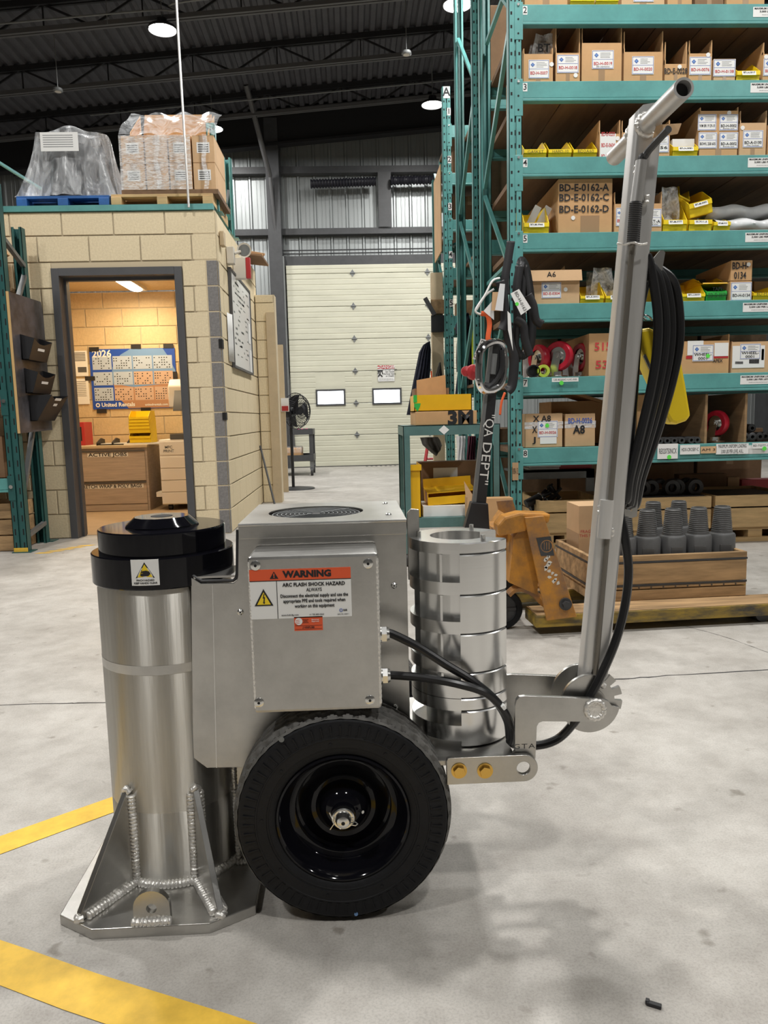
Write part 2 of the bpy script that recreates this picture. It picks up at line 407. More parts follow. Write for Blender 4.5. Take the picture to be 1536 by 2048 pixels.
# electrical conduit under the joists
cz = lambda x, d: zroof(x)-d
b = MB(); b.tube(smooth_path([(-6, 9.95, cz(-6, .42)), (-2.6, 9.95, cz(-2.6, .42)), (-2.0, 9.95, cz(-2, .45)), (-1.8, 9.95, cz(-1.8, .36)), (1.4, 9.95, cz(1.4, .38)), (5, 9.95, cz(5, .38))], 5), .011, 6)
b.build('conduit', 'galv', ceiling)
b = MB(); b.tube([(-2.9, 10.2, cz(-2.9, .02)), (-2.9, 10.2, cz(-2.9, .40))], .006, 6); b.tube([(-4, 12.8, cz(-4, .4)), (5, 12.8, cz(5, .4))], .010, 6); b.build('conduit', 'galv', ceiling)
# rain-water pipe that leans along the column
b = MB(); b.tube([at(492, 170, 13.2), at(540, 352, 14.2)], .045, 10); b.tube([at(540, 352, 14.2), at(556, 520, 14.4), at(588, 905, 14.4)], .035, 10)
b.build('drain_pipe', 'joistlit', ceiling)

def bay_light(px, py, label, power):
    p = gnd(px, py, 5.78)
    t = thing('high_bay_light', label, 'ceiling lamp', p, group='high bay lamps under the roof')
    MB().lathe([(0, .13), (.06, .13), (.07, .05), (.17, .03), (.185, 0), (.17, -.005), (.17, .012), (0, .012)], n=28).build('housing', 'black', t)
    MB().lathe([(.165, .004), (0, .002)], n=28).build('lens', 'led', t)
    MB().cyl((0, 0, .13), (0, 0, zroof(p.x)-p.z-.02), .008, n=6).build('hanger', 'galv', t)
    lamp('bay_lamp', (0, 0, -.02), power, .33, parent=t)
bay_light(325, 60, 'bright round lamp above the shrink-wrapped pallets, first to the left of the hanging rod', BAY)
bay_light(915, 10, 'bright round lamp at the top of the picture beside the tall green racks', BAY)
bay_light(865, 210, 'bright round lamp just behind the post marked A', BAY*.7)
bay_light(425, 258, 'bright lamp half hidden behind the carton with open flaps', BAY*.35)
for px, py, lab in ((116, 182, 'small unlit round sensor hanging above the plastic-covered machine'), (813, 108, 'small unlit round sensor under the roof joists near the tall racks')):
    p = at(px, py, 10.3 if px > 500 else 11.0)
    t = thing('ceiling_sensor', lab, 'sensor', p)
    MB().lathe([(0, .03), (.06, .03), (.066, 0), (.05, -.012), (0, -.012)], n=16).build('cap', 'galv', t)
    MB().lathe([(.042, -.0125), (0, -.016)], n=16).build('lens', 'offwhite', t)
    MB().cyl((0, 0, .05), (0, 0, zroof(p.x)-p.z-.02), .006, n=6).build('stem', 'galv', t)

# ---- back wall with ribbed steel siding, girts and columns
YB = 14.75
wall_back = struct('wall_back')
b = MB(); prof = []; x = -9.0
while x < 9:
    for dx, dy in ((0, 0), (.02, -.03), (.05, -.03), (.07, 0), (.15, 0), (.155, -.006), (.165, -.006), (.17, 0), (.22, 0), (.225, -.006), (.235, -.006), (.24, 0)): prof.append((x+dx, YB+dy))
    x += .30
n = len(prof); b.add([(p[0], p[1], z) for z in (0, 7.4) for p in prof], [(i, i+1, n+i+1, n+i) for i in range(n-1)])
b.build('siding', 'siding', wall_back, smooth=0)
MB().box(-9.2, 9.2, YB+.05, YB+.2, 0, 7.6).build('outer_skin', 'girt', wall_back)
for z, h in ((4.33, .11), (5.42, .12)):
    MB().box(-6, 9, YB-.2, YB-.045, z, z+h).build('girt', 'girt', wall_back)
for z in (3.98, 4.04): MB().tube([(-1.2, YB-.22, z), (2.6, YB-.22, z)], .012, 6).build('air_line', 'girt', wall_back)
for x in (-1.42, 8.0):
    b = MB(); b.box(x, x+.02, YB-.42, YB-.06, 0, 6.3).box(x+.22, x+.24, YB-.42, YB-.06, 0, 6.3).box(x, x+.24, YB-.45, YB-.42, 0, 6.3)
    b.build('column', 'girt', wall_back, smooth=0)
MB().box(.62, .86, YB-.24, YB-.21, 4.44, 5.42).build('girt_post', 'girt', wall_back)
# lintel over the overhead door
MB().box(-1.2, 2.6, YB-.26, YB-.19, 3.74, 3.93).build('lintel', 'girt', wall_back)
# corrugated black ducts
b = MB()
b.grid(lambda u, v: (-.62+u*1.2, YB-.36+.075*math.cos(2*PI*v)*(1+.16*math.sin(u*140)), 5.18+.075*math.sin(2*PI*v)*(1+.16*math.sin(u*140))+.03*u), 110, 12)
b.grid(lambda u, v: (.85+u*1.5, YB-.36+.075*math.cos(2*PI*v)*(1+.16*math.sin(u*160)), 5.22+.075*math.sin(2*PI*v)*(1+.16*math.sin(u*160))+.02*u), 110, 12)
b.build('air_duct', 'duct', wall_back)

# ---- overhead door: seven panels with pressed ribs, hinges, tracks, two windows
door = struct('door_1')
X0, X1, YD = -1.13, 2.45, YB-.30
zs = [0.0, .60, 1.20, 1.80, 2.40, 3.0, 3.6, 3.76]
winx = ((-.66, -.10), (.41, .97))
for i in range(7):
    z0, z1 = zs[i]+.004, zs[i+1]-.004
    k = max(1, round((z1-z0)/.1)); pr_ = []
    for q in range(k):
        a = z0+(z1-z0)*q/k; c = z0+(z1-z0)*(q+1)/k
        pr_ += [(YD+.006, a), (YD, a+.012), (YD, c-.012), (YD+.006, c)]
    segs = [(X0, X1)] if i != 2 else [(X0, winx[0][0]), (winx[0][1], winx[1][0]), (winx[1][1], X1)]
    b = MB()
    for s0, s1 in segs: b.prism(pr_+[(YD+.05, z1), (YD+.05, z0)], 'x', s0, s1)
    if i == 2:
        for s0, s1 in winx: b.box(s0, s1, YD+.004, YD+.05, z0, 1.24-.08).box(s0, s1, YD+.004, YD+.05, 1.47, z1)
    b.build('door_panel', 'doorpan', door, smooth=0)
hb = None
for x in (.10, 1.50):
    for z in zs[1:7]:
        if hb is None:
            hb = MB(); hb.prism([(0, .07), (.03, .02), (.045, .012), (.045, -.012), (.03, -.02), (0, -.07), (-.03, -.02), (-.045, -.012), (-.045, .012), (-.03, .02)], 'y', -.006, .006).cyl((-.05, -.012, 0), (.05, -.012, 0), .01, n=8)
            hinge = hb.build('hinge', 'galv', door); hinge.location = (x, YD-.008, z)
        else:
            c = hinge.copy(); COL.objects.link(c); c.location = (x, YD-.008, z)
MB().box(X0-.09, X0-.02, YD-.12, YD+.1, 0, 3.9).build('track', 'galv', door)
MB().box(X0-.1, X1+.1, YD-.01, YD+.06, -.001, .012).build('threshold', 'iron', door)
b = MB()
for k in range(24): b.box(.25+k*.09, .29+k*.09, 14.2, 14.36, .0005, .002)
b.build('floor_drain', 'iron', floor, kind='stuff')
for i, (s0, s1) in enumerate(winx):
    w_ = struct('window_%d' % (i+1))
    b = MB(); a0, a1, c0, c1 = s0, s1, 1.16, 1.47
    b.box(a0, a0+.035, YD-.02, YD+.03, c0, c1).box(a1-.035, a1, YD-.02, YD+.03, c0, c1).box(a0+.035, a1-.035, YD-.02, YD+.03, c0, c0+.035).box(a0+.035, a1-.035, YD-.02, YD+.03, c1-.035, c1)
    b.build('window_frame', 'girt', w_, smooth=0)
    MB().box(a0+.035, a1-.035, YD, YD+.02, c0+.035, c1-.035).build('pane', 'pane', w_)
# danger sign on the door
p = at(755, 731, YD-.012); q = at(789, 757, YD-.012)
t = thing('danger_sign', 'red and white DANGER sign on the cream overhead door above the right window', 'sign', ((p.x+q.x)/2, YD-.01, q.z-.05))
w_, h_ = q.x-p.x, p.z-q.z+.05
MB().box(-w_/2, w_/2, -.004, 0, 0, h_).build('plate', 'white', t)
MB().box(-w_/2, w_/2, -.006, -.004, h_*.78, h_).build('header', 'redpl', t)
words('DANGER', t, (.03, -.0075, h_*.885), .075, 'white', bold=.02)
MB().prism([(-.17, .83*h_), (-.12, .83*h_), (-.145, .95*h_)], 'y', -.0075, -.0065).build('warning_triangle', 'white', t)
words('Overhead Door\ncan Cause\nSerious Injury\nor Death', t, (.07, -.0055, h_*.53), .042, 'ink', bold=.02, lines=.95)
words('Do not stand under door or\nduring its motion upward or down', t, (0, -.0055, h_*.12), .022, 'ink')
b = MB(); b.prism([(-.16, .6*h_), (-.06, .62*h_), (-.06, .72*h_), (-.16, .72*h_)], 'y', -.0055, -.0045).tube([(-.11, -.006, .6*h_), (-.12, -.006, .45*h_), (-.15, -.006, .3*h_)], .012, 6).tube([(-.12, -.006, .45*h_), (-.07, -.006, .3*h_)], .012, 6).tube([(-.14, -.006, .62*h_), (-.15, -.006, .48*h_)], .01, 6).tube([(-.08, -.006, .62*h_), (-.06, -.006, .45*h_)], .01, 6)
b.build('falling_figure', 'ink', t)

# ---- side walls and the wall behind the viewer close the hall
MB().box(-9.2, -9, -7, 15, 0, 7.6).build('wall_left', 'rear')['kind'] = 'structure'
MB().box(9, 9.2, -7, 15, 0, 7.6).build('wall_right', 'rear')['kind'] = 'structure'
MB().box(-9.2, 9.2, -7.2, -7, 0, 7.6).build('wall_rear', 'rear')['kind'] = 'structure'

# ================================================================ block office
blk = {}
def block_mesh(w, h, d, m):
    k = (round(w, 3), round(h, 3), round(d, 3), m)
    if k not in blk:
        e = .003; b = MB()
        b.box(-w/2, w/2, 0, d, -h/2, h/2); v = b.v
        b = MB(); b.box(-w/2+e, w/2-e, 0, e, -h/2+e, h/2-e)
        b.v[2:4] = [(-w/2, e, -h/2), (w/2, e, -h/2)]; b.v[6:8] = [(-w/2, e, h/2), (w/2, e, h/2)]
        b.f = [b.f[i] for i in (0, 1, 2, 4, 5)]; b.m = b.m[:5]
        blk[k] = b.mesh('block', m, smooth=0)
    return blk[k]
def block_wall(name, o, ang, length, top, m, hole=None, d=.03, off=0, back=True, skip=(0, 0), cw=.397, chh=.1985):
    """running-bond wall; o = foot of its left end on the face plane, ang = direction of its run"""
    w = struct(name, o); w.rotation_euler = (0, 0, ang)
    j = .009
    bm = MB(); th = .18
    if hole:
        bm.box(0, hole[0], .006, th, 0, top).box(hole[1], length, .006, th, 0, top).box(hole[0], hole[1], .006, th, hole[2], top)
    else: bm.box(0, length, .006, th, 0, top)
    bm.build('mortar_bed', 'mortar', w, smooth=0)
    z = 0; r = 0
    while z < top-.03:
        h = min(chh, top-z); x = -(cw/2 if (r+off) % 2 else 0)
        while x < length-.01:
            a, c = max(x, skip[0]), min(x+cw, length-(skip[1] if r < 11 else 0)); segs = [(a, c)]
            if hole and z+h > 0 and z < hole[2]-.02:
                segs = [(a, min(c, hole[0])), (max(a, hole[1]), c)]
            for s0, s1 in segs:
                if s1-s0 > .035:
                    ob = bpy.data.objects.new('block', block_mesh(s1-s0-j, h-j, d, m)); COL.objects.link(ob); ob.parent = w
                    ob.location = ((s0+s1)/2, random.uniform(-.0008, .0008)-.003, z+h/2)
            x += cw
        z += chh; r += 1
    return w
HO = (.89, 1.90, 2.14)
wf = block_wall('wall_office_front', (-3.2, 6.17, 0), 0, 2.18, 2.56, 'cream', hole=HO, off=1, skip=(0, .09))
for i in range(11):
    ob = bpy.data.objects.new('corner_block', block_mesh(.082, .1985-.009, .03, 'grey')); COL.objects.link(ob); ob.parent = wf
    ob.location = (2.18-.045, -.003, .1985*(i+.5))
ws = block_wall('wall_office_side', (-1.02, 6.17, 0), R(90), 2.45, 2.56, 'cream', skip=(.05, 0))
for i in range(11):
    ob = bpy.data.objects.new('corner_block', block_mesh(.045, .1985-.009, .03, 'grey')); COL.objects.link(ob); ob.parent = ws
    ob.location = (.024, -.003, .1985*(i+.5))
for z_, dz in ((1.50, .07), (.93, .06)): MB().box(.0, .075, -.008, .02, z_, z_+dz, Matrix.Translation((-.01, 0, 0))).build('corner_hole', 'dark', ws)
wst = block_wall('wall_office_stub', (-1.01, 8.42, 0), 0, .21, 2.27, 'cream')
MB().box(.115, .21, -.03, -.006, 0, 2.08).build('corner_trim', 'beige', wst)
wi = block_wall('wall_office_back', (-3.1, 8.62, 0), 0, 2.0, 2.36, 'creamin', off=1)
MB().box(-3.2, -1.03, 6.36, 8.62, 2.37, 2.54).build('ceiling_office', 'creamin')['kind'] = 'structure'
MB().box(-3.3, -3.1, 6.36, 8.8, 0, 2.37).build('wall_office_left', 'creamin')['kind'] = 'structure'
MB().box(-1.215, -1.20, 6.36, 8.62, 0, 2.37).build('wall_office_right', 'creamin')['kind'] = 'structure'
MB().box(-3.1, -1.2, 6.30, 8.62, 0.0005, .003).build('floor_office', 'officefl')['kind'] = 'structure'
for z_ in (2.17, 2.27): MB().tube([(-3.0, 8.60, z_), (-1.25, 8.60, z_)], .006, 6).build('wall_conduit', 'beige', wi)
# steel door frame
df = struct('door_2', (-2.31, 6.17, 0))
def jamb(x0, x1, s):
    b = MB(); b.box(x0, x1, -.025, .0, 0, 2.135); b.box(x0 if s > 0 else x1-.02, x0+.02 if s > 0 else x1, 0, .2, 0, 2.135)
    st = x1-.012 if s > 0 else x0; b.box(st, st+.012, .0, .2, 0, 2.085)
    return b.build('jamb', 'frame', df, smooth=0, bev=.003)
jamb(0, .058, 1); jamb(.952, 1.01, -1)
b = MB(); b.box(0.058, .952, -.025, 0, 2.077, 2.135).box(.058, .952, 0, .2, 2.077, 2.09).box(.058, .952, .08, .13, 2.055, 2.077); b.build('head', 'frame', df, smooth=0)
MB().box(.058, .075, .08, .13, 0, 2.06).build('door_stop', 'frame', df); MB().box(.935, .952, .08, .13, 0, 2.06).build('door_stop', 'frame', df)

# ---- inside the office
t = thing('office_ceiling_light', 'lit white oval ceiling light inside the office doorway', 'ceiling lamp', (-2.24, 8.0, 2.37))
lt = MB()
lt.grid(lambda u, v: ((.06*math.cos(PI*u))*(1-abs(2*v-1)**6*.5), -.42+.84*v, -.035-.035*math.sin(PI*u)*(1-abs(2*v-1)**6)), 12, 14)
lt.build('diffuser', 'tube', t); MB().box(-.075, .075, -.44, .44, -.035, 0).build('tray', 'offwhite', t)
lamp('office_lamp_and_fill', (0, 0, -.09), 17, .5, (1, .78, .48), parent=t)
lamp('office_lamp_and_fill', (-2.2, 6.9, 2.3), 16, .4, (1, .78, .48))  # added fill with no fixture, brightens the cabinet fronts

def flat(name, label, cat, pts_px, Y, m, th=.003, group=None):
    p = at(pts_px[0], pts_px[1], Y); q = at(pts_px[2], pts_px[3], Y)
    t = thing(name, label, cat, ((p.x+q.x)/2, Y, q.z), group=group); w, h = q.x-p.x, p.z-q.z
    MB().box(-w/2, w/2, -th, 0, 0, h).build('sheet', m, t); return t, w, h
YP = 8.607
t, w, h = flat('calendar_poster', 'big blue 2026 wall calendar poster taped up in the office', 'poster', (178, 699, 356, 815), YP, 'postb')
b = MB(); y = -.0036
b.prism([(-w*.02, h*.995), (-w*.14, h*.9), (-w*.24, h*.7), (-w*.26, h*.5), (-w*.20, h*.2), (-w*.08, .005), (w*.495, .005), (w*.495, h*.62), (w*.42, h*.86), (w*.36, h*.995)], 'y', y-.0003, y); b.build('sky_print', 'posts', t)
MB().prism([(-w*.21, h*.22), (-w*.08, .006), (w*.494, .006), (w*.494, h*.42), (0, h*.36), (-w*.24, h*.42)], 'y', y-.0008, y-.0004).build('ground_print', 'postt', t)
cells = MB(); cells2 = MB()
for i in range(4):
    for jj in range(3):
        (cells2 if (i > 0 and jj == 0) or (i > 1 and jj == 1) else cells).box(-w*.47+i*w*.237, -w*.47+i*w*.237+w*.222, y-.0016, y-.0012, h*.14+jj*h*.26, h*.14+jj*h*.26+h*.22)
cells.build('month_panel', 'postl', t, kind='stuff'); cells2.build('month_panel', 'postp', t, kind='stuff')
dk = MB()
for i in range(4):
    for jj in range(3):
        for a in range(7):
            for c in range(5):
                if random.random() < .55: dk.box(-w*.462+i*w*.237+a*w*.029, -w*.462+i*w*.237+a*w*.029+w*.014, y-.002, y-.0017, h*.155+jj*h*.26+c*h*.04, h*.155+jj*h*.26+c*h*.04+h*.016)
dk.build('day_marks', 'ink', t, kind='stuff')
words('2026', t, (-w*.355, y-.003, h*.92), .105, 'white', bold=.03)
words('United Rentals', t, (-w*.20, y-.003, h*.07), .062, 'white', bold=.03)
MB().lathe([(.012, 0), (.024, 0)], (-w*.44, y-.003, h*.07), 'y', 20).build('logo', 'white', t)
words('unitedrentals.com', t, (w*.25, y-.003, h*.06), .035, 'white', bold=.02)
for x_, z_, rz_, lab in ((-.44*w, h+.0, 0, 'black tape strip at the upper left corner of the calendar poster'), (.05*w, h+.02, .03, 'black tape strip over the middle of the poster top edge'), (.43*w, h+.02, 0, 'black tape strip at the upper right corner of the calendar poster'), (-.40*w, -.02, 0, 'black tape strip at the lower left corner of the calendar poster'), (.12*w, -.015, 0, 'black tape strip under the middle of the calendar poster'), (.49*w, h*.52, 1.57, 'black tape strip on the right edge of the calendar poster'), (-.51*w, h*.52, 0, 'black tape strip between calendar poster and papers')):
    o = MB().box(-.055, .055, -.0075, -.0055, -.024, .024, Matrix.Rotation(rz_, 4, 'Y')).build('tape_strip', 'black', smooth=0)
    o.location = (t.location.x+x_, YP, t.location.z+z_); tag(o, lab, 'tape', 'black tape strips round the calendar poster')
t, w, h = flat('notice_sheet', 'white printed notice with a small picture beside the poster, upper one', 'paper', (140, 702, 177, 752), YP-.002, 'white')
b = MB()
for k in range(6): b.box(-w*.4, w*.4, -.0045, -.0035, h*(.9-.06*k), h*(.9-.06*k)+.008)
b.box(-w*.1, w*.42, -.0045, -.0035, h*.15, h*.36); b.build('print', 'copdark', t, kind='stuff')
t, w, h = flat('notice_sheet', 'white printed list beside the poster, lower one', 'paper', (143, 758, 180, 808), YP-.002, 'white')
b = MB()
for k in range(9): b.box(-w*.4, w*.35, -.0045, -.0035, h*(.88-.07*k), h*(.88-.07*k)+.005)
b.build('print', 'galv', t, kind='stuff')

YC = 7.98
p = at(165, 893, YC); q = at(292, 893, YC); w = q.x-p.x+.3; h = p.z
cx_ = q.x-w/2
t = thing('filing_cabinet', 'wood-grain lateral filing cabinet with two wide drawers inside the office', 'cabinet', (cx_, YC, 0.003))
MB().box(-w/2, w/2, .02, .6, 0, h-.03).build('body', 'cab', t)
MB().box(-w/2-.01, w/2+.01, -.005, .6, h-.03, h).build('top', 'beige', t, bev=.004)
for z0, z1, txt, wd in ((.46*h, h*.92, 'ACTIVE JOBS', .42), (.11*h, .44*h, 'STRETCH WRAP & POLY BAGS', .7)):
    d_ = MB().box(-w/2+.01, w/2-.02, 0, .02, z0, z1).build('drawer', 'cab', t, bev=.003)
    MB().box(-w/2+.01, w/2-.02, -.012, 0, z1-.012, z1+.004).build('pull', 'frame', d_)
    MB().box(w*.08-wd/2, w*.08+wd/2, -.0015, 0, z1-.062, z1-.02).build('label_strip', 'white', d_)
    words(txt, d_, (w*.08, -.003, z1-.041), .05, 'ink', bold=.02, w=wd*.95)
MB().box(-w/2+.01, w/2-.02, 0.005, .02, .005, .1*h).build('plinth', 'cab', t)
zc = h+.003
t = thing('desk_tray', 'black wire document tray on the filing cabinet', 'tray', (cx_+.18, YC+.2, zc))
b = MB(); b.box(-.24, .24, -.12, .12, 0, .012)
for x_ in (-.24, -.08, .08, .22): b.prism([(-.12, 0), (.12, 0), (.12, .06), (.02, .075), (-.12, .03)], 'x', x_, x_+.015)
b.build('tray_body', 'black', t); MB().box(-.2, .2, -.1, .1, .012, .02).build('paper', 'white', t)
t = thing('binder', 'red binder standing on the filing cabinet against the door jamb', 'binder', at(162, 858, YC+.25)); t.location.z = zc
MB().box(-.05, .035, 0, .25, 0, .25).build('cover', 'redpl', t, bev=.004); MB().box(-.02, .005, -.0012, 0, .05, .20).build('spine_label', 'ink', t, smooth=0)
def bin_mesh(b, w, d, h, fh, th=.004):
    """open-fronted stacking bin: low lipped front, sloping side tops"""
    b.box(-w/2, w/2, 0, d, 0, th); b.box(-w/2, w/2, d-th, d, th, h)
    side = [(.0, th), (d-th, th), (d-th, h), (d*.42, h), (d*.30, h*.98), (-.012, fh*1.02), (-.012, fh*.8)]
    b.prism(side, 'x', -w/2, -w/2+th); b.prism(side, 'x', w/2-th, w/2)
    b.prism([(-.004, th), (-.008, fh*.62), (-.018, fh*.66), (-.018, fh), (-.013, fh), (-.013, fh*.72), (.002, fh*.66), (.004, th)], 'x', -w/2, w/2)
    return b
p = at(262, 870, YC+.15)
t0 = None
for k in range(5):
    t = thing('stacking_bin', ('lowest yellow bin of the nested stack on the filing cabinet', 'second yellow bin from below in the stack on the filing cabinet', 'middle yellow bin of the nested stack on the filing cabinet', 'fourth yellow bin from below in the stack on the filing cabinet', 'topmost yellow bin of the stack on the filing cabinet')[k], 'bin', (p.x+.12, YC+.06, zc+.02+(.10 if k else 0)+.033*max(0, k-1)), group='nested yellow bins in the office')
    bin_mesh(MB(), .22-.004*k, .26-.003*k, .135, .07).build('bin_body', 'yel', t)
t = thing('paper_pile', 'white sheets lying under the yellow bins on the filing cabinet', 'paper', (p.x+.12, YC+.04, zc)); MB().box(-.17, .2, 0, .3, 0, .018).build('sheets', 'white', t)

p = at(318, 880, 7.95); q = at(392, 880, 7.95); w = q.x-p.x+.12; h = p.z
t = thing('copier', 'off-white office copier with four paper drawers behind the right door jamb', 'copier', ((p.x+q.x)/2+.06, 7.93, 0.003))
MB().box(-w/2, w/2, 0, .6, .06, h).build('body', 'machine', t, bev=.01)
for k in range(4):
    z0 = .07+.125*k; d_ = MB().box(-w/2+.004, w/2-.004, -.012, 0, z0, z0+.118).build('drawer', 'machine', t, bev=.004)
    MB().box(w*.12-.02, w*.12+.13, -.016, -.012, z0+.02, z0+.10).build('grip', 'galv', d_, bev=.003); MB().box(w*.12-.01, w*.12+.12, -.024, -.016, z0+.045, z0+.072).build('handle', 'offwhite', d_, bev=.003)
MB().box(-w/2+.004, w/2-.004, -.008, 0, .58, h-.02).build('door', 'machine', t, bev=.004)
words('MFC\nPRINT', t, (-w*.3, -.010, h-.1), .04, 'galv', bold=.02)
MB().box(-w/2+.12, w/2, .0, .4, h, h+.055).build('output_tray', 'copdark', t)
b = MB(); b.prism([(-.02, h+.33), (.3, h+.33), (.3, h+.62), (.06, h+.62), (-.02, h+.55)], 'x', -w/2+.13, w/2); b.build('scanner', 'machine', t, bev=.015)
MB().prism([(-.03, h+.33), (-.14, h+.29), (-.14, h+.30), (-.03, h+.50)], 'x', -w/2+.2, w/2).build('control_panel', 'copdark', t)
MB().box(-w/2+.2, w/2, .31, .6, h+.05, h+.62).build('back_column', 'machine', t)
for x_ in (-w/2+.07, w/2-.07):
    for y_ in (.07, .5): MB().cyl((x_-.02, y_, .03), (x_+.02, y_, .03), .03, n=12).build('caster', 'black', t)
MB().box(-w/2-.07, -w/2, .05, .35, .14, .19).build('side_tray', 'machine', t)
# ================================================================ racks
def post(b, x0, x1, y, d, z0, z1, face=-1):
    """rolled C upright: two raised front flanges and a groove, open to the back; face = which way (y) it looks"""
    w = x1-x0; g = w*.09; f = y; s = -face
    b.box(x0, x0+w*.43, min(f, f+s*.004), max(f, f+s*.004), z0, z1)
    b.box(x0+w*.57, x1, min(f, f+s*.004), max(f, f+s*.004), z0, z1)
    b.box(x0+w*.43, x0+w*.57, min(f+s*.010, f+s*.014), max(f+s*.010, f+s*.014), z0, z1)
    b.box(x0, x0+.004, min(f, f+s*d), max(f, f+s*d), z0, z1); b.box(x1-.004, x1, min(f, f+s*d), max(f, f+s*d), z0, z1)
    b.box(x0, x0+.02, min(f+s*d, f+s*(d-.004)), max(f+s*d, f+s*(d-.004)), z0, z1); b.box(x1-.02, x1, min(f+s*d, f+s*(d-.004)), max(f+s*d, f+s*(d-.004)), z0, z1)
    return b
def slots(b, x0, x1, y, z0, z1, pitch=.076, face=-1, wide=.011, tall=.018, mid=True):
    w = x1-x0; z = z0+.03
    k = 0
    while z < z1-.02:
        for fx in (.2, .8):
            xc = x0+w*fx; b.box(xc-wide/2, xc+wide/2, y+face*.0008, y, z, z+tall)
        if mid: b.box(x0+w*.46, x0+w*.54, y-face*.0094, y-face*.010, z, z+tall*1.7)
        z += pitch; k += 1
    return b
def upright(par, x0, x1, y, z0, z1, m='teal', d=.07, face=-1, **kw):
    u = post(MB(), x0, x1, y, d, z0, z1, face).build('upright', m, par, smooth=0)
    slots(MB(), x0, x1, y, z0, z1, face=face, **kw).build('slots', 'dark', u, smooth=0, kind='stuff')
    MB().box(x0-.01, x1+.03, y-.02, y+.1, z0, z0+.006).build('foot_plate', m, u, smooth=0)
    return u
def brace(par, pts, m='teal', w=.018): return MB().tube(pts, w, 4).build('brace', m, par, smooth=0)
def beam(par, x0, x1, y, ztop, h=.115, m='teal', num=None, connector=True, d=.045, face=-1):
    b = MB(); b.box(x0, x1, y, y+d, ztop-h+.018, ztop); b.box(x0, x1, y-.006, y+d, ztop-h, ztop-h+.016)
    o = b.build('beam', m, par, smooth=0, bev=.003)
    if connector:
        c = MB().box(x0-.045, x0+.006, y-.006, y, ztop-.20, ztop+.012).build('connector', m, o, smooth=0, bev=.002)
        MB().cyl((x0-.022, y-.012, ztop-.004), (x0-.022, y-.004, ztop-.004), .008, n=10).build('rivet', 'steel', c)
        for dz in (-.085, -.165): MB().cyl((x0-.022, y-.0072, ztop+dz), (x0-.022, y-.005, ztop+dz), .006, n=8).build('rivet', 'dark', c)
    if num:
        l = MB().box(x0+.006, x0+.034, y-.0012, y, ztop-.058, ztop-.010).build('number_plate', 'white', o, smooth=0)
        words(num, l, (x0+.020, y-.0022, ztop-.034), .05, 'ink', bold=.01)
    return o

# ---- tall green rack: front row, shelves 2 to 8
RX0, RX1, RY, RB = 1.014, 1.094, 4.80, 5.88
SH = {2: 3.357, 3: 2.923, 4: 2.484, 5: 2.035, 6: 1.605, 7: 1.149, 8: .699}
rack = thing('pallet_rack', 'tall green pallet rack with numbered shelves 2 to 8 full of cartons and yellow bins', 'rack', (RX0, RY, 0), world=True)
upright(rack, RX0, RX1, RY, 0, 4.9); upright(rack, RX0, RX1, RB, 0, 4.9, face=1)
upright(rack, RX1+2.44, RX1+2.52, RY, 0, 4.9); upright(rack, RX1+2.44, RX1+2.52, RB, 0, 4.9, face=1)
zz = .25
for k in range(5):
    ya, yb = RY+.08, RB-.08
    brace(rack, [(RX0+.03, ya, zz), (RX0+.03, yb, zz+.72)] if k % 2 == 0 else [(RX0+.03, yb, zz), (RX0+.03, ya, zz+.72)]); zz += .78
for z in (.2, 1.9, 3.6): brace(rack, [(RX0+.05, RY+.08, z), (RX0+.05, RB-.08, z)])
dm = MB().box(-.145, .145, 0, RB-RY-.10, -.035, 0).mesh('deck_board', 'wooddk', 0)
for n_, z in SH.items():
    o = beam(rack, RX1, RX1+2.44, RY+.004, z, num=str(n_))
    beam(rack, RX1, RX1+2.44, RB-.05, z, connector=False)
    p = MB().box(RX1+1.42, RX1+1.66, RY+.0025, RY+.004, z-.075, z-.018).build('load_plate', 'white', o, smooth=0)
    if n_ != 8:
        words('MAXIMUM UNIFORM LOADING', p, (RX1+1.54, RY+.0015, z-.028), .015, 'ink', bold=.03, w=.225)
        words('3,000 LBS PER LEVEL', p, (RX1+1.54, RY+.0015, z-.045), .014, 'ink', bold=.03, w=.16)
        words('allowable load evenly spread over the pair of beams', p, (RX1+1.55, RY+.0015, z-.063), .007, 'ink', w=.15)
    x = RX1+.15; k = 0
    while x < RX1+2.3:
        ob = bpy.data.objects.new('deck_board', dm); COL.objects.link(ob); ob.parent = rack
        ob.location = (x-RX0, .052, z-.012+random.uniform(-.001, .001)); x += .297
E0 = RY+.05
# extra plates and tags on beam 8 and beam 7
def beam_tag(px0, px1, py0, py1, z_unused, m, txt=None, ink='ink', dot=None):
    p = at(px0, py0, RY); q = at(px1, py1, RY); y = RY-.0105
    l = MB().box(p.x, q.x, y, y+.001, q.z, p.z).build('shelf_tag', m, rack, smooth=0)
    if txt: words(txt, l, ((p.x+q.x)/2, y-.001, (p.z+q.z)/2), (p.z-q.z)*.5, ink, w=(q.x-p.x)*.86)
    if dot: c = at(dot[0], dot[1], RY); MB().cyl((c.x, y-.001, c.z), (c.x, y, c.z), .014, n=16).build('dot', 'greendot', l)
beam_tag(1103, 1156, 756, 763, 0, 'white', 'LE-8200C-UC-RB', dot=(1122, 766))
beam_tag(1314, 1354, 888, 917, 0, 'white', 'RE020750NCX', dot=(1337, 914)); beam_tag(1359, 1398, 890, 908, 0, 'white', 'HDX-CROSBY-C')
beam_tag(1400, 1431, 893, 906, 0, 'card2', 'AM 3'); beam_tag(1431, 1495, 888, 907, 0, 'white', 'MAXIMUM UNIFORM LOADING\n3,000 LBS PER LEVEL A.B.L.'); beam_tag(1503, 1536, 886, 896, 0, 'white', 'BD-TOTT-1', dot=(1527, 897))
beam_tag(1024, 1036, 925, 960, 0, 'card2', '008-13')
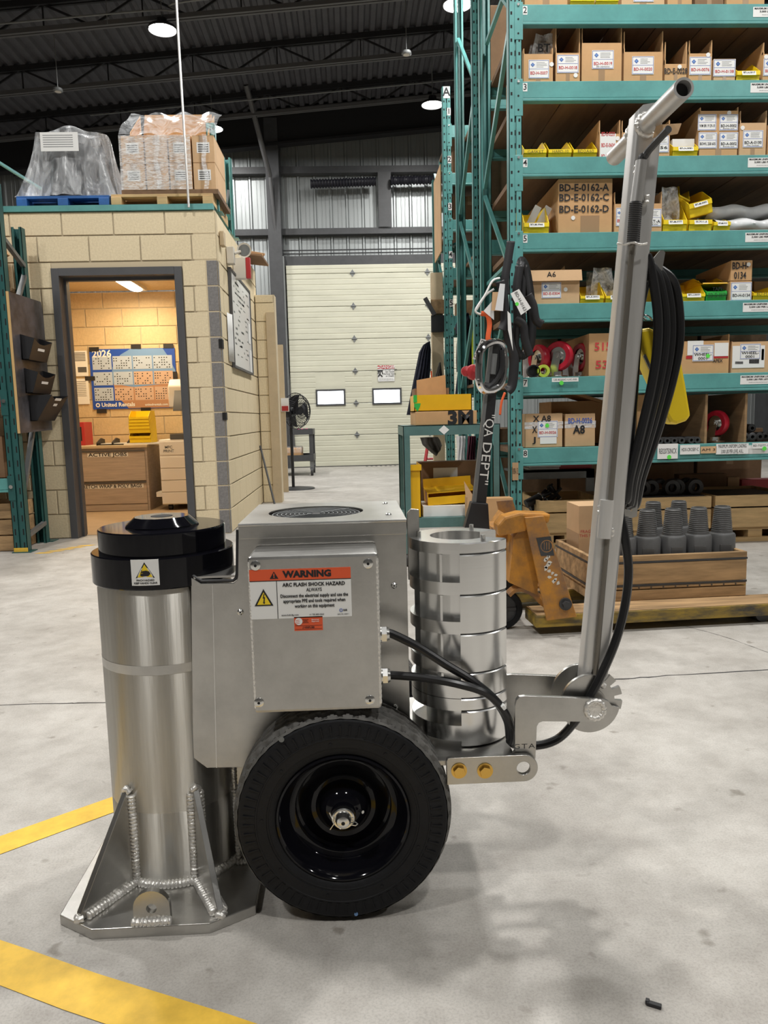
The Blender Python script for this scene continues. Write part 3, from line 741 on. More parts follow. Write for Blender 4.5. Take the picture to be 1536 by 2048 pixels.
# wooden dividers standing on shelf 8
for px_ in (1411, 1490): 
    p = at(px_, 880, RY+.03); MB().box(p.x-.008, p.x+.008, RY+.03, RY+.95, SH[8]+.001, SH[7]-.13).build('divider', 'wood', rack, smooth=0)

# ---- back-to-back row behind it, and the far row whose post carries the letter A
rackb = thing('pallet_rack', 'green rack frame standing back to back behind the tall numbered rack', 'rack', (RX0, 6.15, 0), world=True)
upright(rackb, RX0, RX1, 6.15, 0, 4.9); upright(rackb, RX0, RX1, 7.15, 0, 4.9, face=1)
zz = .4
for k in range(5):
    brace(rackb, [(RX0+.03, 6.23, zz), (RX0+.03, 7.07, zz+.7)] if k % 2 == 0 else [(RX0+.03, 7.07, zz), (RX0+.03, 6.23, zz+.7)]); zz += .78
for z in (1.2, 2.3, 3.4):
    beam(rackb, RX1, RX1+2.4, 6.154, z, connector=False); beam(rackb, RX1, RX1+2.4, 7.10, z, connector=False)
    MB().box(RX1, RX1+2.4, 6.2, 7.1, z-.03, z-.005).build('deck', 'wooddk', rackb, smooth=0)
AX0, AX1, AY, AB = .985, 1.07, 7.8, 8.85
racka = thing('pallet_rack', 'farther green rack whose front post carries the letter A and numbers 1 to 5', 'rack', (AX0, AY, 0), world=True)
u = upright(racka, AX0, AX1, AY, 0, 4.13); upright(racka, AX0, AX1, AB, 0, 3.55, face=1)
l = MB().box(AX0+.012, AX1-.008, AY-.002, AY-.0008, 4.02, 4.13).build('letter_plate', 'white', u, smooth=0); words('A', l, ((AX0+AX1)/2, AY-.003, 4.075), .11, 'ink', bold=.02)
for n_, z in enumerate((3.77, 3.32, 2.872, 2.405, 1.93)):
    beam(racka, AX1, AX1+2.4, AY+.004, z); beam(racka, AX1, AX1+2.4, AB-.05, z, connector=False)
    MB().box(AX1, AX1+2.4, AY+.05, AB-.05, z-.03, z-.005).build('deck', 'wooddk', racka, smooth=0)
    l = MB().box(AX1-.038, AX1-.002, AY-.0022, AY-.001, z+.09, z+.16).build('number_plate', 'white', u, smooth=0); words(str(n_+1), l, (AX1-.02, AY-.0032, z+.125), .07, 'ink', bold=.02)
for k in range(4):
    z = .5+.8*k; brace(racka, [(AX0+.03, AY+.08, z), (AX0+.03, AB-.08, z+.7)])
MB().box(AX0-.012, AX0-.002, AY+.15, AY+.75, 2.6, 3.45).build('side_board', 'card2', racka, smooth=0)

# ---- dark green shelving at the left edge
lrack = thing('shelving_rack', 'dark green shelving upright frame at the left edge with galvanised braces', 'rack', (-2.45, 5.53, 0), world=True)
upright(lrack, -2.495, -2.398, 5.53, 0, 2.6, 'tealdk', pitch=.1, wide=.009, tall=.045, mid=False)
upright(lrack, -2.505, -2.43, 6.02, 0, 2.40, 'tealdk', face=1, pitch=.1, wide=.009, tall=.045, mid=False)
MB().box(-2.497, -2.396, 5.528, 5.53, .0, .035).build('foot_stripe', 'stripe', lrack, smooth=0)
for a, c in (((-2.44, 5.6, .10), (-2.44, 5.97, .16)), ((-2.44, 5.6, .36), (-2.44, 5.95, 1.0)), ((-2.44, 5.6, 2.27), (-2.44, 5.97, 2.12)), ((-2.44, 5.7, 1.7), (-2.44, 5.97, 2.05))):
    brace(lrack, [a, c], 'galv', .022)
for z, m in ((.545, 'teal'), (1.16, 'redpl'), (1.95, 'tealdk')):
    o = beam(lrack, -4.2, -2.495, 5.535, z, h=.10, m=m, connector=False); MB().box(-4.2, -2.51, 5.58, 6.0, z-.03, z-.004).build('deck', 'wood', lrack, smooth=0)
    MB().box(-2.50, -2.45, 5.526, 5.53, z-.16, z+.02).build('connector', 'tealdk', o, smooth=0); MB().cyl((-2.475, 5.515, z-.06), (-2.475, 5.526, z-.06), .014, n=10).build('rivet', 'steel', o)
# plywood board with three black pockets, fixed to the side of the frame
bd = thing('backboard', 'grey painted plywood board fixed to the side of the dark green shelving', 'board', (-2.39, 5.53, .86), world=True)
b = MB(); pts = [(5.53, .868), (6.12, .884), (6.12, 1.80), (6.09, 1.873), (5.53, 1.862)]
b.prism(pts, 'x', -2.398, -2.382); b.build('panel', 'slate', bd, smooth=0)
MB().prism([(5.526, .868), (5.5299, .868), (5.5299, 1.862), (5.526, 1.862)], 'x', -2.398, -2.380).build('ply_edge', 'ply', bd, smooth=0)
def pocket(y0, z0, hgt, lab, front_h, labels, lean=.13):
    t = thing('wall_pocket', lab, 'file pocket', (-2.381, y0, z0), group='black wall pockets on the plywood board')
    w = .33; b = MB()
    b.box(0, .006, 0, w, 0, hgt)
    sd = [(0, 0), (.05, 0), (lean, front_h), (.006, hgt)]
    b.prism(sd, 'y', 0, .006); b.prism(sd, 'y', w-.006, w)
    n = 8
    def fr(u, v):
        zt = front_h-(.035*math.sin(PI*u)); z = v*zt
        return (.05+(lean-.05)*z/front_h, u*w, z)
    b.grid(fr, n, 4); b.box(0, .05, 0, w, 0, .004)
    b.build('holder', 'black', t)
    for (zz_, yw) in labels:
        f = lambda z: .05+(lean-.05)*z/front_h+.002
        bb = MB(); bb.add([(f(zz_), w*.5-yw/2, zz_), (f(zz_), w*.5+yw/2, zz_), (f(zz_+.018), w*.5+yw/2, zz_+.018), (f(zz_+.018), w*.5-yw/2, zz_+.018)], [(0, 1, 2, 3)]); bb.build('label', 'white', t, smooth=0)
pocket(5.66, 1.40, .18, 'black wall pocket at the top of the grey plywood board', .15, [(.07, .12)], .10)
pocket(5.68, 1.16, .18, 'middle black wall pocket on the grey plywood board', .15, [(.07, .12)], .10)
pocket(5.72, .955, .19, 'black wall pocket lowest on the grey board, tilted out with two labels', .19, [(.15, .12), (.11, .07)], .17)

def carton(name, label, loc, w, d, h, rz=0, m='card', group=None, tilt=None, tapem=True, cat='carton'):
    t = thing(name, label, cat, loc, rz, group, tilt=tilt)
    MB().box(-w/2, w/2, 0, d, 0, h).build('body', m, t, smooth=0, bev=.003)
    if tapem: MB().box(-.025, .025, -.0012, 0, h*.72, h).build('tape', 'tape', t, smooth=0)
    b = MB(); b.box(-w/2, w/2, 0, d/2-.002, h, h+.003).box(-w/2, w/2, d/2+.002, d, h, h+.003); b.build('top_flaps', m, t, smooth=0)
    return t
p = at(0, 470, 5.6)
carton('cardboard_carton', 'cardboard carton tilted on the top shelf of the dark green shelving', (-2.70, 5.56, 2.09), .42, .36, .30, tilt=(0, R(-27), 0), tapem=False)
wcr = thing('wooden_crate', 'weathered low wooden crate under the bottom shelf of the dark green shelving', 'crate', (-2.83, 5.6, 0.0))
for z0 in (.0, .12, .24):
    MB().box(-.35, .30, 0, .018, z0+.005, z0+.115).build('board', 'crate', wcr, smooth=0, bev=.003); MB().box(-.35, .30, .36, .378, z0+.005, z0+.115).build('board', 'crate', wcr, smooth=0)
    MB().box(.30, .318, 0, .378, z0+.005, z0+.115).build('end_board', 'crate', wcr, smooth=0)
MB().box(-.35, .3, .018, .36, .0, .02).build('bottom', 'crate', wcr, smooth=0)
carton('cardboard_carton', 'brown carton on the lowest shelf beam of the dark green shelving', (-2.78, 5.62, .547), .45, .34, .30, m='carddk')
carton('cardboard_carton', 'brown carton behind the red beam of the dark green shelving', (-2.78, 5.62, 1.162), .45, .34, .26, m='carddk')
t = thing('wooden_plank', 'short wooden plank on the upper shelf behind the grey plywood board', 'plank', (-2.62, 5.62, 1.952)); MB().box(-.2, .09, 0, .30, 0, .05).build('plank', 'wooddk', t, smooth=0)

# ================================================================ on the office roof
orack = thing('pallet_rack', 'green rack beam and end frame standing on the roof of the block office', 'rack', (-1.06, 6.2, 2.57), world=True)
MB().box(-3.4, -1.03, 6.15, 6.21, 2.562, 2.605).build('beam', 'teal', orack, smooth=0)
MB().box(-3.4, -1.03, 6.95, 7.01, 2.562, 2.605).build('beam', 'teal', orack, smooth=0)
upright(orack, -1.10, -1.03, 6.42, 2.606, 3.30, 'teal'); upright(orack, -1.10, -1.03, 7.3, 2.606, 3.30, 'teal', face=1)
brace(orack, [(-1.06, 6.5, 3.2), (-1.06, 7.2, 2.75)], 'teal', .014); brace(orack, [(-1.06, 7.2, 3.0), (-1.06, 6.9, 2.68)], 'galv', .016)
upright(orack, -2.93, -2.86, 6.30, 2.606, 3.4, 'teal'); brace(orack, [(-2.86, 6.35, 3.08), (-2.62, 6.9, 2.95)], 'teal', .014)
for x_ in (-2.93, -1.1): MB().box(x_, x_+.07, 6.15, 7.4, 2.605, 2.6055).build('foot_rail', 'teal', orack, smooth=0)
def pallet(label, loc, w, d, m, rz=0, h=.115):
    t = thing('pallet', label, 'pallet', loc, rz)
    for y_ in (0, d/2-.05, d-.10): MB().box(-w/2, w/2, y_, y_+.10, 0, .018).build('bottom_board', m, t, smooth=0)
    for x_ in (-w/2, -.04, w/2-.08): MB().box(x_, x_+.08, 0, d, .018, h-.02).build('stringer', m, t, smooth=0, bev=.004)
    n = 6
    for k in range(n): MB().box(-w/2, w/2, k*d/n+.01, (k+1)*d/n-.012, h-.02, h).build('deck_board', m, t, smooth=0)
    return t
zp = 2.607
pa, pb = at(35, 412, 6.25), at(220, 412, 6.25)
pallet('blue painted pallet under the plastic-covered machine on the office roof', ((pa.x+pb.x)/2, 6.23, zp), pb.x-pa.x, .75, 'bluepal', h=.095)
pa2, pb2 = at(224, 410, 6.25), at(437, 410, 6.25)
pallet('yellowish bare wood pallet under the stacked cartons on the office roof', ((pa2.x+pb2.x)/2-.02, 6.23, zp), pb2.x-pa2.x-.04, .75, 'pine', h=.10)
# shrouded machine
mx, my, mz = (pa.x+pb.x)/2+.02, 6.55, zp+.0965
t = thing('shrouded_machine', 'dark round machine on the blue pallet under a clear plastic sheet', 'machine', (mx, my, mz))
MB().lathe([(0, 0), (.24, 0), (.24, .06), (.205, .07), (.205, .25), (.215, .29), (.205, .35), (.17, .42), (.16, .45), (0, .45)], n=24).build('drum', 'black', t)
MB().cyl((0, 0, .45), (0, 0, .52), .13, n=20).build('cap', 'iron', t)
cv = thing('plastic_cover', 'clear plastic sheet draped in folds over the dark round machine', 'cover', (mx, my, mz))
b = MB()
def drape(u, v):
    a = 2*PI*u; top = v < .3
    rr = .25*(v/.3) if top else .25+(v-.3)/.7*.06+.05*((v-.3)/.7)**3
    sq = 1/max(abs(math.cos(a)), abs(math.sin(a)))**.55
    fold = 1+(0 if top else (v-.3)*.16*math.sin(a*11+3*math.sin(a*2))+(v-.3)*.06*math.sin(a*23))
    z = .55+.02*math.sin(a*3) if top else .55-(v-.3)/.7*.547
    return (rr*sq*fold*1.12*math.cos(a), rr*sq*fold*.85*math.sin(a), max(.002, z-.02*(v/.3 if top else 1)+.012*math.sin(a*5+v*9)))
b.grid(drape, 150, 26); b.build('sheet', 'film', cv, smooth=60)
l = MB().box(-.17, .12, -.282, -.280, .34, .48).build('document_pouch', 'white', cv, smooth=0)
bb = MB()
for k in range(6): bb.box(-.15, .08, -.2832, -.2822, .455-.017*k, .460-.017*k)
bb.build('print', 'galv', l, kind='stuff')
# cartons on the wooden pallet: two rows of four and one open on top, wrapped
bx0, bx1 = at(246, 388, 6.26).x, at(434, 388, 6.26).x; bw = (bx1-bx0)/4
zb = zp+.1015
sp = thing('skid_board', 'dark second pallet deck under the shrink-wrapped cartons', 'pallet', ((bx0+bx1)/2, 6.26, zb)); MB().box(-(bx1-bx0)/2-.01, (bx1-bx0)/2+.01, 0, .6, 0, .035).build('deck', 'wooddk', sp, smooth=0)
zb += .0355
posn = ('far left', 'second from left', 'third from left', 'far right')
for r in range(2):
    for i in range(4):
        t = carton('cardboard_carton', 'brown carton %s in the %s row of the shrink-wrapped stack' % (posn[i], ('lower', 'upper')[r]), (bx0+bw*(i+.5), 6.27, zb+r*.205), bw-.012, .5, .199, m='card2', group='shrink-wrapped cartons on the office roof')
        if i in (0, 2, 3):
            l = MB().box(-.05, .05, -.0022, -.0012, .07, .15).build('label', 'white', t, smooth=0); bb = MB()
            for k in range(4): bb.box(-.04, .04, -.0032, -.0026, .08+.016*k, .086+.016*k)
            bb.build('print', 'ink', l, kind='stuff')
t = thing('open_carton', 'open carton with raised flaps on top of the shrink-wrapped stack', 'carton', ((bx0+bx1)/2, 6.33, zb+.411))
b = MB(); ww = (bx1-bx0)/2-.06
b.prism([(-ww, 0), (ww, 0), (ww-.02, .31), (-ww+.04, .31)], 'y', .36, .364).prism([(0, 0), (.36, 0), (.36, .30), (.02, .05)], 'x', -ww, -ww+.004).prism([(0, 0), (.36, 0), (.36, .30), (.02, .05)], 'x', ww-.004, ww).box(-ww, ww, 0, .36, 0, .004)
b.build('body', 'card', t, smooth=0)
wr = thing('shrink_wrap', 'clear stretch wrap wound round the stacked cartons on the office roof', 'wrap', ((bx0+bx1)/2, 6.255, zb))
b = MB(); w2 = (bx1-bx0)/2+.006
b.grid(lambda u, v: (-w2+2*w2*.74*u, -.002+.004*math.sin(u*37+v*9)*math.sin(v*23), .408*v), 40, 16)
b.grid(lambda u, v: (-w2-.002, .6*u, .408*v), 10, 10)
b.build('front_sheet', 'film2', wr, smooth=60)
b = MB()
b.grid(lambda u, v: (-w2+2*w2*u, .0+.42*v+.02*math.sin(u*19), (.412+.31*v**.8)+.01*math.sin(u*23+v*7)), 40, 8)
b.build('top_sheet', 'film', wr, smooth=60)
for x_ in (-.1, .27):
    MB().grid(lambda u, v: (x_+.035*u+.01*math.sin(v*9), -.008, .408*v), 3, 12).build('tape_band', 'film2', wr, smooth=60)
# loose sheets of cardboard hanging over the side of the roof
for k in range(4):
    t = thing('cardboard_sheet', ('lowest flattened carton', 'second flattened carton from below', 'third flattened carton from below', 'topmost flattened carton')[k]+' jutting over the side wall of the office roof', 'cardboard', (-1.16, 7.75+.12*k, 2.575+.035*k), .12*k, 'flattened cartons on the office roof', tilt=(R(2), R(7), .1*k))
    MB().box(-.25, .32, 0, .62-.06*k, 0, .018).build('sheet', ('carddk', 'card', 'carddk', 'card2')[k], t, smooth=0)
# hanging rod from the roof to the rack on the office
t = thing('hanging_rod', 'thin pale rod hanging from the roof in front of the stacked cartons', 'rod', (-1.21, 6.12, 2.57))
MB().tube([(0, 0, 0), (-.008, 0, 1.2), (.0, 0, zroof(-1.21)-2.57)], .009, 8).build('rod', 'alu_cast', t)

# ---- on the side wall of the office
def side(py_, px_): # point on the side wall plane
    d = FW + RT*((px_-768)/F_PX) - UP*((py_-1024)/F_PX); return EYE + d*(-1.016/d.x)
a, c = side(552, 474), side(762, 510)
t = thing('whiteboard', 'whiteboard with grey frame and handwriting on the office side wall', 'whiteboard', (-1.014, a.y, 1.35), world=True)
y0, y1, z0, z1 = a.y, 7.86, 1.40, 2.20
y0 = 6.66
MB().box(-1.014, -.996, y0, y1, z0, z1).build('surface', 'wb', t, smooth=0)
b = MB(); b.box(-1.014, -.988, y0-.02, y0, z0-.02, z1+.02).box(-1.014, -.988, y1, y1+.02, z0-.02, z1+.02).box(-1.014, -.988, y0, y1, z0-.02, z0).box(-1.014, -.988, y0, y1, z1, z1+.02); b.build('frame', 'frame', t, smooth=0)
b = MB(); random.seed(5)
for k in range(60):
    y_ = y0+.08+random.random()*(y1-y0-.3); z_ = z0+.1+.045*int(random.random()*15); b.box(-.996, -.9954, y_, y_+random.uniform(.04, .16), z_, z_+random.uniform(.008, .02))
b.build('handwriting', 'galv', t, kind='stuff')
for y_, z_, yw, zh in ((7.66, 1.40, .16, .22), (7.64, 1.68, .14, .2)):
    MB().box(-.994, -.992, y_, y_+yw, z_, z_+zh).build('pinned_sheet', 'white', t, smooth=0)
t = thing('paper_notice', 'white curled paper taped beside the whiteboard near the grey block corner', 'paper', (-1.013, 6.45, 1.42)); MB().grid(lambda u, v: (.004+.02*u*u, .16*u, .4*v), 6, 3).build('sheet', 'white', t, thick=.001)
t = thing('emergency_light', 'beige twin-lamp emergency light with a round head high on the office side wall', 'emergency light', (-1.013, 6.68, 2.2), world=True)
MB().box(-1.013, -.95, 6.60, 6.68, 2.24, 2.38).build('case', 'offwhite', t, bev=.006)
MB().cyl((-.95, 6.64, 2.33), (-.90, 6.66, 2.35), .012, n=8).build('arm', 'offwhite', t)
h_ = MB().lathe([(0, .05), (.04, .045), (.06, .0), (.062, -.01), (.05, -.004), (0, -.004)], (-.87, 6.67, 2.36), 'y', 24).build('lamp_head', 'offwhite', t); MB().cyl((-.87, 6.664, 2.36), (-.87, 6.667, 2.36), .048, n=24).build('lens', 'galv', h_)
t = thing('exit_sign', 'beige exit box with a red face on the office side wall', 'exit sign', (-1.013, 6.95, 2.2), world=True)
MB().box(-1.013, -.90, 6.95, 7.03, 2.18, 2.36).build('case', 'offwhite', t, bev=.005); MB().box(-.90, -.86, 6.948, 7.0, 2.18, 2.36).build('red_face', 'redpl', t, bev=.004)
t = thing('wall_box', 'small cream electrical box near the top of the office corner', 'junction box', (-1.012, 6.28, 2.32)); MB().box(0, .035, 0, .09, 0, .11).build('box', 'beige', t, bev=.004)
t = thing('leaning_rod', 'dark thin rod leaning in the corner of the office side wall', 'rod', (-.99, 8.2, 0)); MB().tube([(.16, -.28, 0.006), (-.02, .12, .64)], .011, 8).build('rod', 'girt', t)
t = thing('panel_board', 'plain beige board standing behind the office wall end near the column', 'board', (-.86, 9.6, 0)); MB().box(-.1, .03, 0, .05, 0, 1.85).build('board', 'beige', t, smooth=0)
t = thing('fire_alarm', 'small white and red pull station on the beige board behind the fan', 'alarm', (-.83, 9.585, 1.02)); MB().box(-.05, .05, 0, .012, 0, .17).build('case', 'white', t); MB().box(-.04, .04, -.01, 0, .01, .07).build('handle', 'redpl', t)

# ---- pedestal fan
fp = at(587, 822, 10.0); g_ = gnd(583, 977)
t = thing('pedestal_fan', 'black pedestal fan with round wire guard near the overhead door', 'fan', (fp.x, 10.0, 0))
MB().lathe([(0, .03), (.1, .03), (.24, .015), (.25, 0)], n=28).build('base', 'black', t)
MB().cyl((-.04, 0, .03), (-.04, 0, fp.z-.1), .02, n=10).build('pole', 'black', t)
MB().cyl((-.14, .02, fp.z-.02), (-.02, 0, fp.z), .07, .09, n=16).build('motor', 'black', t)
hd = Matrix.Translation((0.03, 0, fp.z)) @ Matrix.Rotation(R(52), 4, 'Z')
b = MB()
for k in range(44):
    a = 2*PI*k/44; b.tube([(.05*math.cos(a), -.10, .05*math.sin(a)), (.16*math.cos(a+.12), -.10, .16*math.sin(a+.12)), (.225*math.cos(a+.2), -.05, .225*math.sin(a+.2)), (.235*math.cos(a+.2), 0, .235*math.sin(a+.2)), (.06*math.cos(a), .07, .06*math.sin(a))], .0028, 3, Mx=hd)
for r_, y_ in ((.235, 0), (.16, -.10), (.2, -.078), (.1, -.1)): b.tube([(r_*math.cos(2*PI*k/32), y_, r_*math.sin(2*PI*k/32)) for k in range(32)], .005, 4, closed=True, Mx=hd)
b.build('guard', 'beadgap', t, kind='stuff')
b = MB()
for k in range(3):
    a0 = 2*PI*k/3; b.grid(lambda u, v: ((.04+.17*u)*math.cos(a0+(v-.5)*1.3*(.5+u*.5)), -.03+.05*(v-.5), (.04+.17*u)*math.sin(a0+(v-.5)*1.3*(.5+u*.5))), 6, 6)
b.v = [tuple(hd @ Vector(p)) for p in b.v]; b.build('blades', 'black', t)
MB().cyl((0, -.09, 0), (0, .03, 0), .05, n=16, Mx=hd).build('hub', 'black', t)
# ---- utility cart behind the fan
a, c = at(575, 858, 12.5), at(621, 858, 12.5)
t = thing('utility_cart', 'dark grey two-shelf utility cart beside the overhead door behind the fan', 'cart', ((a.x+c.x)/2-.05, 12.3, 0)); w = .28
for z, hh in ((.28, .09), (.70, .08)):
    b = MB(); b.box(-w, w, 0, .7, z, z+.02).box(-w, w, -.01, .01, z-hh+.05, z+.06).box(-w, w, .69, .71, z-hh+.05, z+.06).box(-w-.005, -w+.015, 0, .7, z-hh+.05, z+.06).box(w-.015, w+.005, 0, .7, z-hh+.05, z+.06); b.build('shelf', 'girt', t, smooth=0)
for x_ in (-w+.03, w-.03):
    for y_ in (.03, .67):
        MB().box(x_-.03, x_+.03, y_-.02, y_+.02, .25, .70).build('leg', 'girt', t, smooth=0)
        MB().cyl((x_-.02, y_, .07), (x_+.02, y_, .07), .068, n=16).build('caster', 'iron', t); MB().box(x_-.03, x_+.03, y_-.02, y_+.02, .1, .24).build('caster_fork', 'galv', t, smooth=0)
t2 = thing('wrapped_parcel', 'brown parcel in clear wrap on the lower shelf of the utility cart', 'parcel', (t.location.x-.05, 12.36, .302)); MB().box(-.14, .14, 0, .4, 0, .16).build('box', 'card', t2, bev=.02); MB().box(-.145, .145, -.005, .405, .05, .18).build('wrap', 'film', t2, bev=.03)
t2 = thing('pink_rag', 'magenta rag lying on the top shelf of the utility cart', 'rag', (t.location.x+.1, 12.34, .722)); MB().grid(lambda u, v: (-.1+.2*u, .2*v, .02+.025*math.sin(u*9)*math.cos(v*7)), 10, 10).build('cloth', 'magenta', t2, thick=.004)
# ================================================================ goods on the numbered rack
ORD = ('first', 'second', 'third', 'fourth', 'fifth', 'sixth', 'seventh')
def pxw(px0, px1, py, Y=E0): return at(px0, py, Y).x, at(px1, py, Y).x
def sticker(t, px0, py0, px1, py1, txt, ink='redink', Y=E0, off=0, plain=False, line2=None):
    p, q = at(px0, py0, Y), at(px1, py1, Y); L0 = t.location
    x0, x1, z0, z1 = p.x-L0.x, q.x-L0.x, q.z-L0.z, p.z-L0.z; y = -.002+off
    if plain:
        l = MB().box(x0, x1, y-.0008, y, z0, z1).build('label', 'white', t, smooth=0)
    else:
        b = MB(); b.box(x0, x1, y-.0008, y, z0, z1).mat(1); e = .003
        for a in ((x0+e, x1-e, z0+e, z0+e+.002), (x0+e, x1-e, z1-e-.002, z1-e), (x0+e, x0+e+.002, z0+e, z1-e), (x1-e-.002, x1-e, z0+e, z1-e), (x0+e, x1-e, z0+(z1-z0)*.5, z0+(z1-z0)*.5+.0015)):
            b.box(a[0], a[1], y-.0014, y-.0008, a[2], a[3])
        xc, zc_ = x0+(x1-x0)*.2, z0+(z1-z0)*.73; s = (x1-x0)*.10
        b.prism([(xc-s, zc_), (xc, zc_+s), (xc+s, zc_), (xc, zc_-s)], 'y', y-.0014, y-.0008); b.mat(2)
        b.prism([(xc+s*.5*math.cos(k*PI/4), zc_+s*.5*math.sin(k*PI/4)) for k in range(8)], 'y', y-.0018, y-.0014)
        b.mat(3)
        for k in range(4): b.box(x0+(x1-x0)*.38, x1-(x1-x0)*random.uniform(.1, .3), y-.0013, y-.0008, z0+(z1-z0)*(.6+.08*k), z0+(z1-z0)*(.62+.08*k))
        l = b.build('label', ['white', 'blueink', 'posts', 'galv'], t, smooth=0)
    if txt:
        words(txt, l, ((x0+x1)/2, y-.002, z0+(z1-z0)*(.5 if plain else .28)), (z1-z0)*.24, ink, w=(x1-x0)*.84, bold=.012)
    if line2: words(line2, l, ((x0+x1)/2, y-.002, z0+(z1-z0)*.12), (z1-z0)*.12, 'ink', w=(x1-x0)*.6)
    return l
def dot(t, px, py, m='white', Y=E0, r=.013, off=0):
    c = at(px, py, Y)-t.location; return MB().cyl((c.x, -.0034+off, c.z), (c.x, -.001+off, c.z), r, n=14).build('round_sticker', m, t, smooth=0)
def pen(t, txt, px0, px1, py, Y=E0, m='ink', h=None, bold=.02):
    p, q = at(px0, py, Y)-t.location, at(px1, py, Y)-t.location
    return words(txt, t, ((p.x+q.x)/2, -.0035, (p.z+q.z)/2), h or .06, m, w=q.x-p.x, bold=bold, name='handwriting')
def stockbox(n_, px0, px1, ytop, label, yback=None, d=.52, m='card', group=None, closed=False, z=None, tapem=True, Y=E0, ybot=None, name='cardboard_carton'):
    z = (SH[n_] if z is None else z)+.001; ym = at(px0, ytop, Y)
    ybot = ybot or ytop+40
    x0, x1 = pxw(px0, px1, ybot, Y); x0 += .004; x1 -= .004
    h = ym.z-z; w = x1-x0; t = thing(name, label, 'carton', ((x0+x1)/2, Y, z), group=group or 'cartons on shelf %s' % n_)
    if closed:
        MB().box(-w/2, w/2, 0, d, 0, h).build('body', m, t, smooth=0, bev=.003)
        MB().box(-w/2, w/2, d/2-.01, d/2+.01, h, h+.001).build('tape', 'tape', t, smooth=0)
    else:
        H = (at(px1, yback, Y).z-z) if yback else h*1.02
        b = MB(); e = .005
        b.box(-w/2, w/2, 0, e, 0, h).box(-w/2, w/2, d-e, d, 0, H).box(-w/2, -w/2+e, e, d-e, 0, H).box(w/2-e, w/2, e, d-e, 0, H).box(-w/2+e, w/2-e, e, d-e, 0, e)
        b.build('body', m, t, smooth=0)
        if yback: MB().box(w/2-e-.0005, w/2, .002, .06, h, H).build('side_flap', m, t, smooth=0); MB().box(-w/2, -w/2+e+.0005, .002, .02, h, h+(H-h)*.2).build('side_flap', m, t, smooth=0)
    if tapem: MB().box(-w*.08, w*.08, -.001, 0, 0, h*.5).build('tape', 'tape', t, smooth=0)
    return t
BINM = {}
def bin_(n_, px0, px1, py, label, tag_=None, m='yel', d=.27, h=None, z=None, rz=0, tilt=None, Y=E0, group=None, ytop=None):
    z = (SH[n_] if z is None else z)+.001
    x0, x1 = pxw(px0, px1, py, Y); w = abs(x1-x0)-.006
    h = h or .125; fh = (at(px0, ytop, Y).z-z) if ytop else h*.5
    t = thing('yellow_bin', label, 'bin', ((x0+x1)/2, Y+.015, z), rz, group or 'yellow bins on shelf %s' % n_, tilt=tilt)
    bin_mesh(MB(), w, d, h, fh).build('bin_body', m, t, smooth=0)
    if tag_ is not None:
        Mt = Matrix.Translation((0, -.0205, fh*.80)) @ Matrix.Rotation(R(-14), 4, 'X')
        l = MB().box(-w*.3, w*.3, -.0008, 0, -.014, .012, Mt).build('label', 'white', t, smooth=0)
        if tag_: words(tag_, l, (0, -.0222, fh*.80), .02, 'ink', w=w*.5, bold=.02)
    return t
def clearbag(label, loc, w, h, lean=.0, content=True, txt=None, cat='bag'):
    t = thing('poly_bag', label, cat, loc)
    MB().grid(lambda u, v: ((u-.5)*w*(1-.15*v)+lean*v, .05*math.sin(PI*u)*(1-v)-.02+.012*math.sin(u*9+v*5), h*v), 12, 12).build('front_film', 'bag', t, smooth=60)
    MB().grid(lambda u, v: ((u-.5)*w*(1-.15*v)+lean*v, .09-.05*math.sin(PI*u)*(1-v)+.02*v, h*v), 10, 10).build('back_film', 'bag', t, smooth=60)
    if content: MB().lathe([(0, 0), (w*.34, .01), (w*.38, h*.2), (w*.2, h*.34), (0, h*.38)], (0, .045, 0), n=10).build('contents', 'white', t)
    if txt: words(txt, t, (lean*.6, -.040, h*.66), .07, 'ink', name='handwriting', bold=.01)
    return t

# shelf 2 (only the undersides show at the top edge)
bin_(2, 1140, 1190, 4, 'yellow bin on shelf 2, left of the pair at the top edge'); bin_(2, 1191, 1238, 4, 'yellow bin on shelf 2, right of the pair at the top edge')
for i, (a, c) in enumerate(((1048, 1136), (1242, 1330), (1334, 1385), (1389, 1448), (1452, 1530))):
    t = stockbox(2, a, c, -60, ('first carton on shelf 2 beside the upright, cut by the top edge', 'carton with a white label on shelf 2 right of the two yellow bins', 'narrow carton on shelf 2 above the label numbered 0020', 'greyish carton on shelf 2 fourth from the upright', 'wide carton on shelf 2 at the right edge of the picture')[i], m=('card', 'card2', 'card', 'carddk', 'card')[i], ybot=4)
    if i == 1: sticker(t, 1267, -20, 1307, 4, '')
# shelf 3
t = stockbox(3, 1046, 1107, 108, 'open carton labelled BD-H-0007 beside the upright on shelf 3', ybot=160, yback=96); sticker(t, 1057, 120, 1098, 157, 'BD-H-0007'); dot(t, 1103, 129)
clearbag('clear zip bag marked BT standing in the carton labelled 0007', (t.location.x+.02, E0+.10, t.location.z+.055), .16, .27, .05, txt='BT')
t = stockbox(3, 1110, 1161, 106, 'carton with faded label BD-H-0018 and a dot below it on shelf 3', ybot=160, yback=45); sticker(t, 1114, 110, 1157, 146, 'BD-H-0018'); dot(t, 1151, 151)
t = stockbox(3, 1162, 1244, 86, 'largest carton on shelf 3, labelled BD-H-0019', ybot=160, yback=46); sticker(t, 1184, 101, 1227, 138, 'BD-H-0019', line2='30 cartons')
t = stockbox(3, 1246, 1326, 104, 'wide carton labelled BD-H-0020 on shelf 3', ybot=160, yback=62); sticker(t, 1264, 113, 1307, 149, 'BD-H-0020')
t = stockbox(3, 1328, 1374, 128, 'low carton hand-lettered BD-E-0028 on shelf 3', ybot=160, yback=83); pen(t, 'BD-E-0028', 1328, 1374, 143, h=.045); dot(t, 1359, 134)
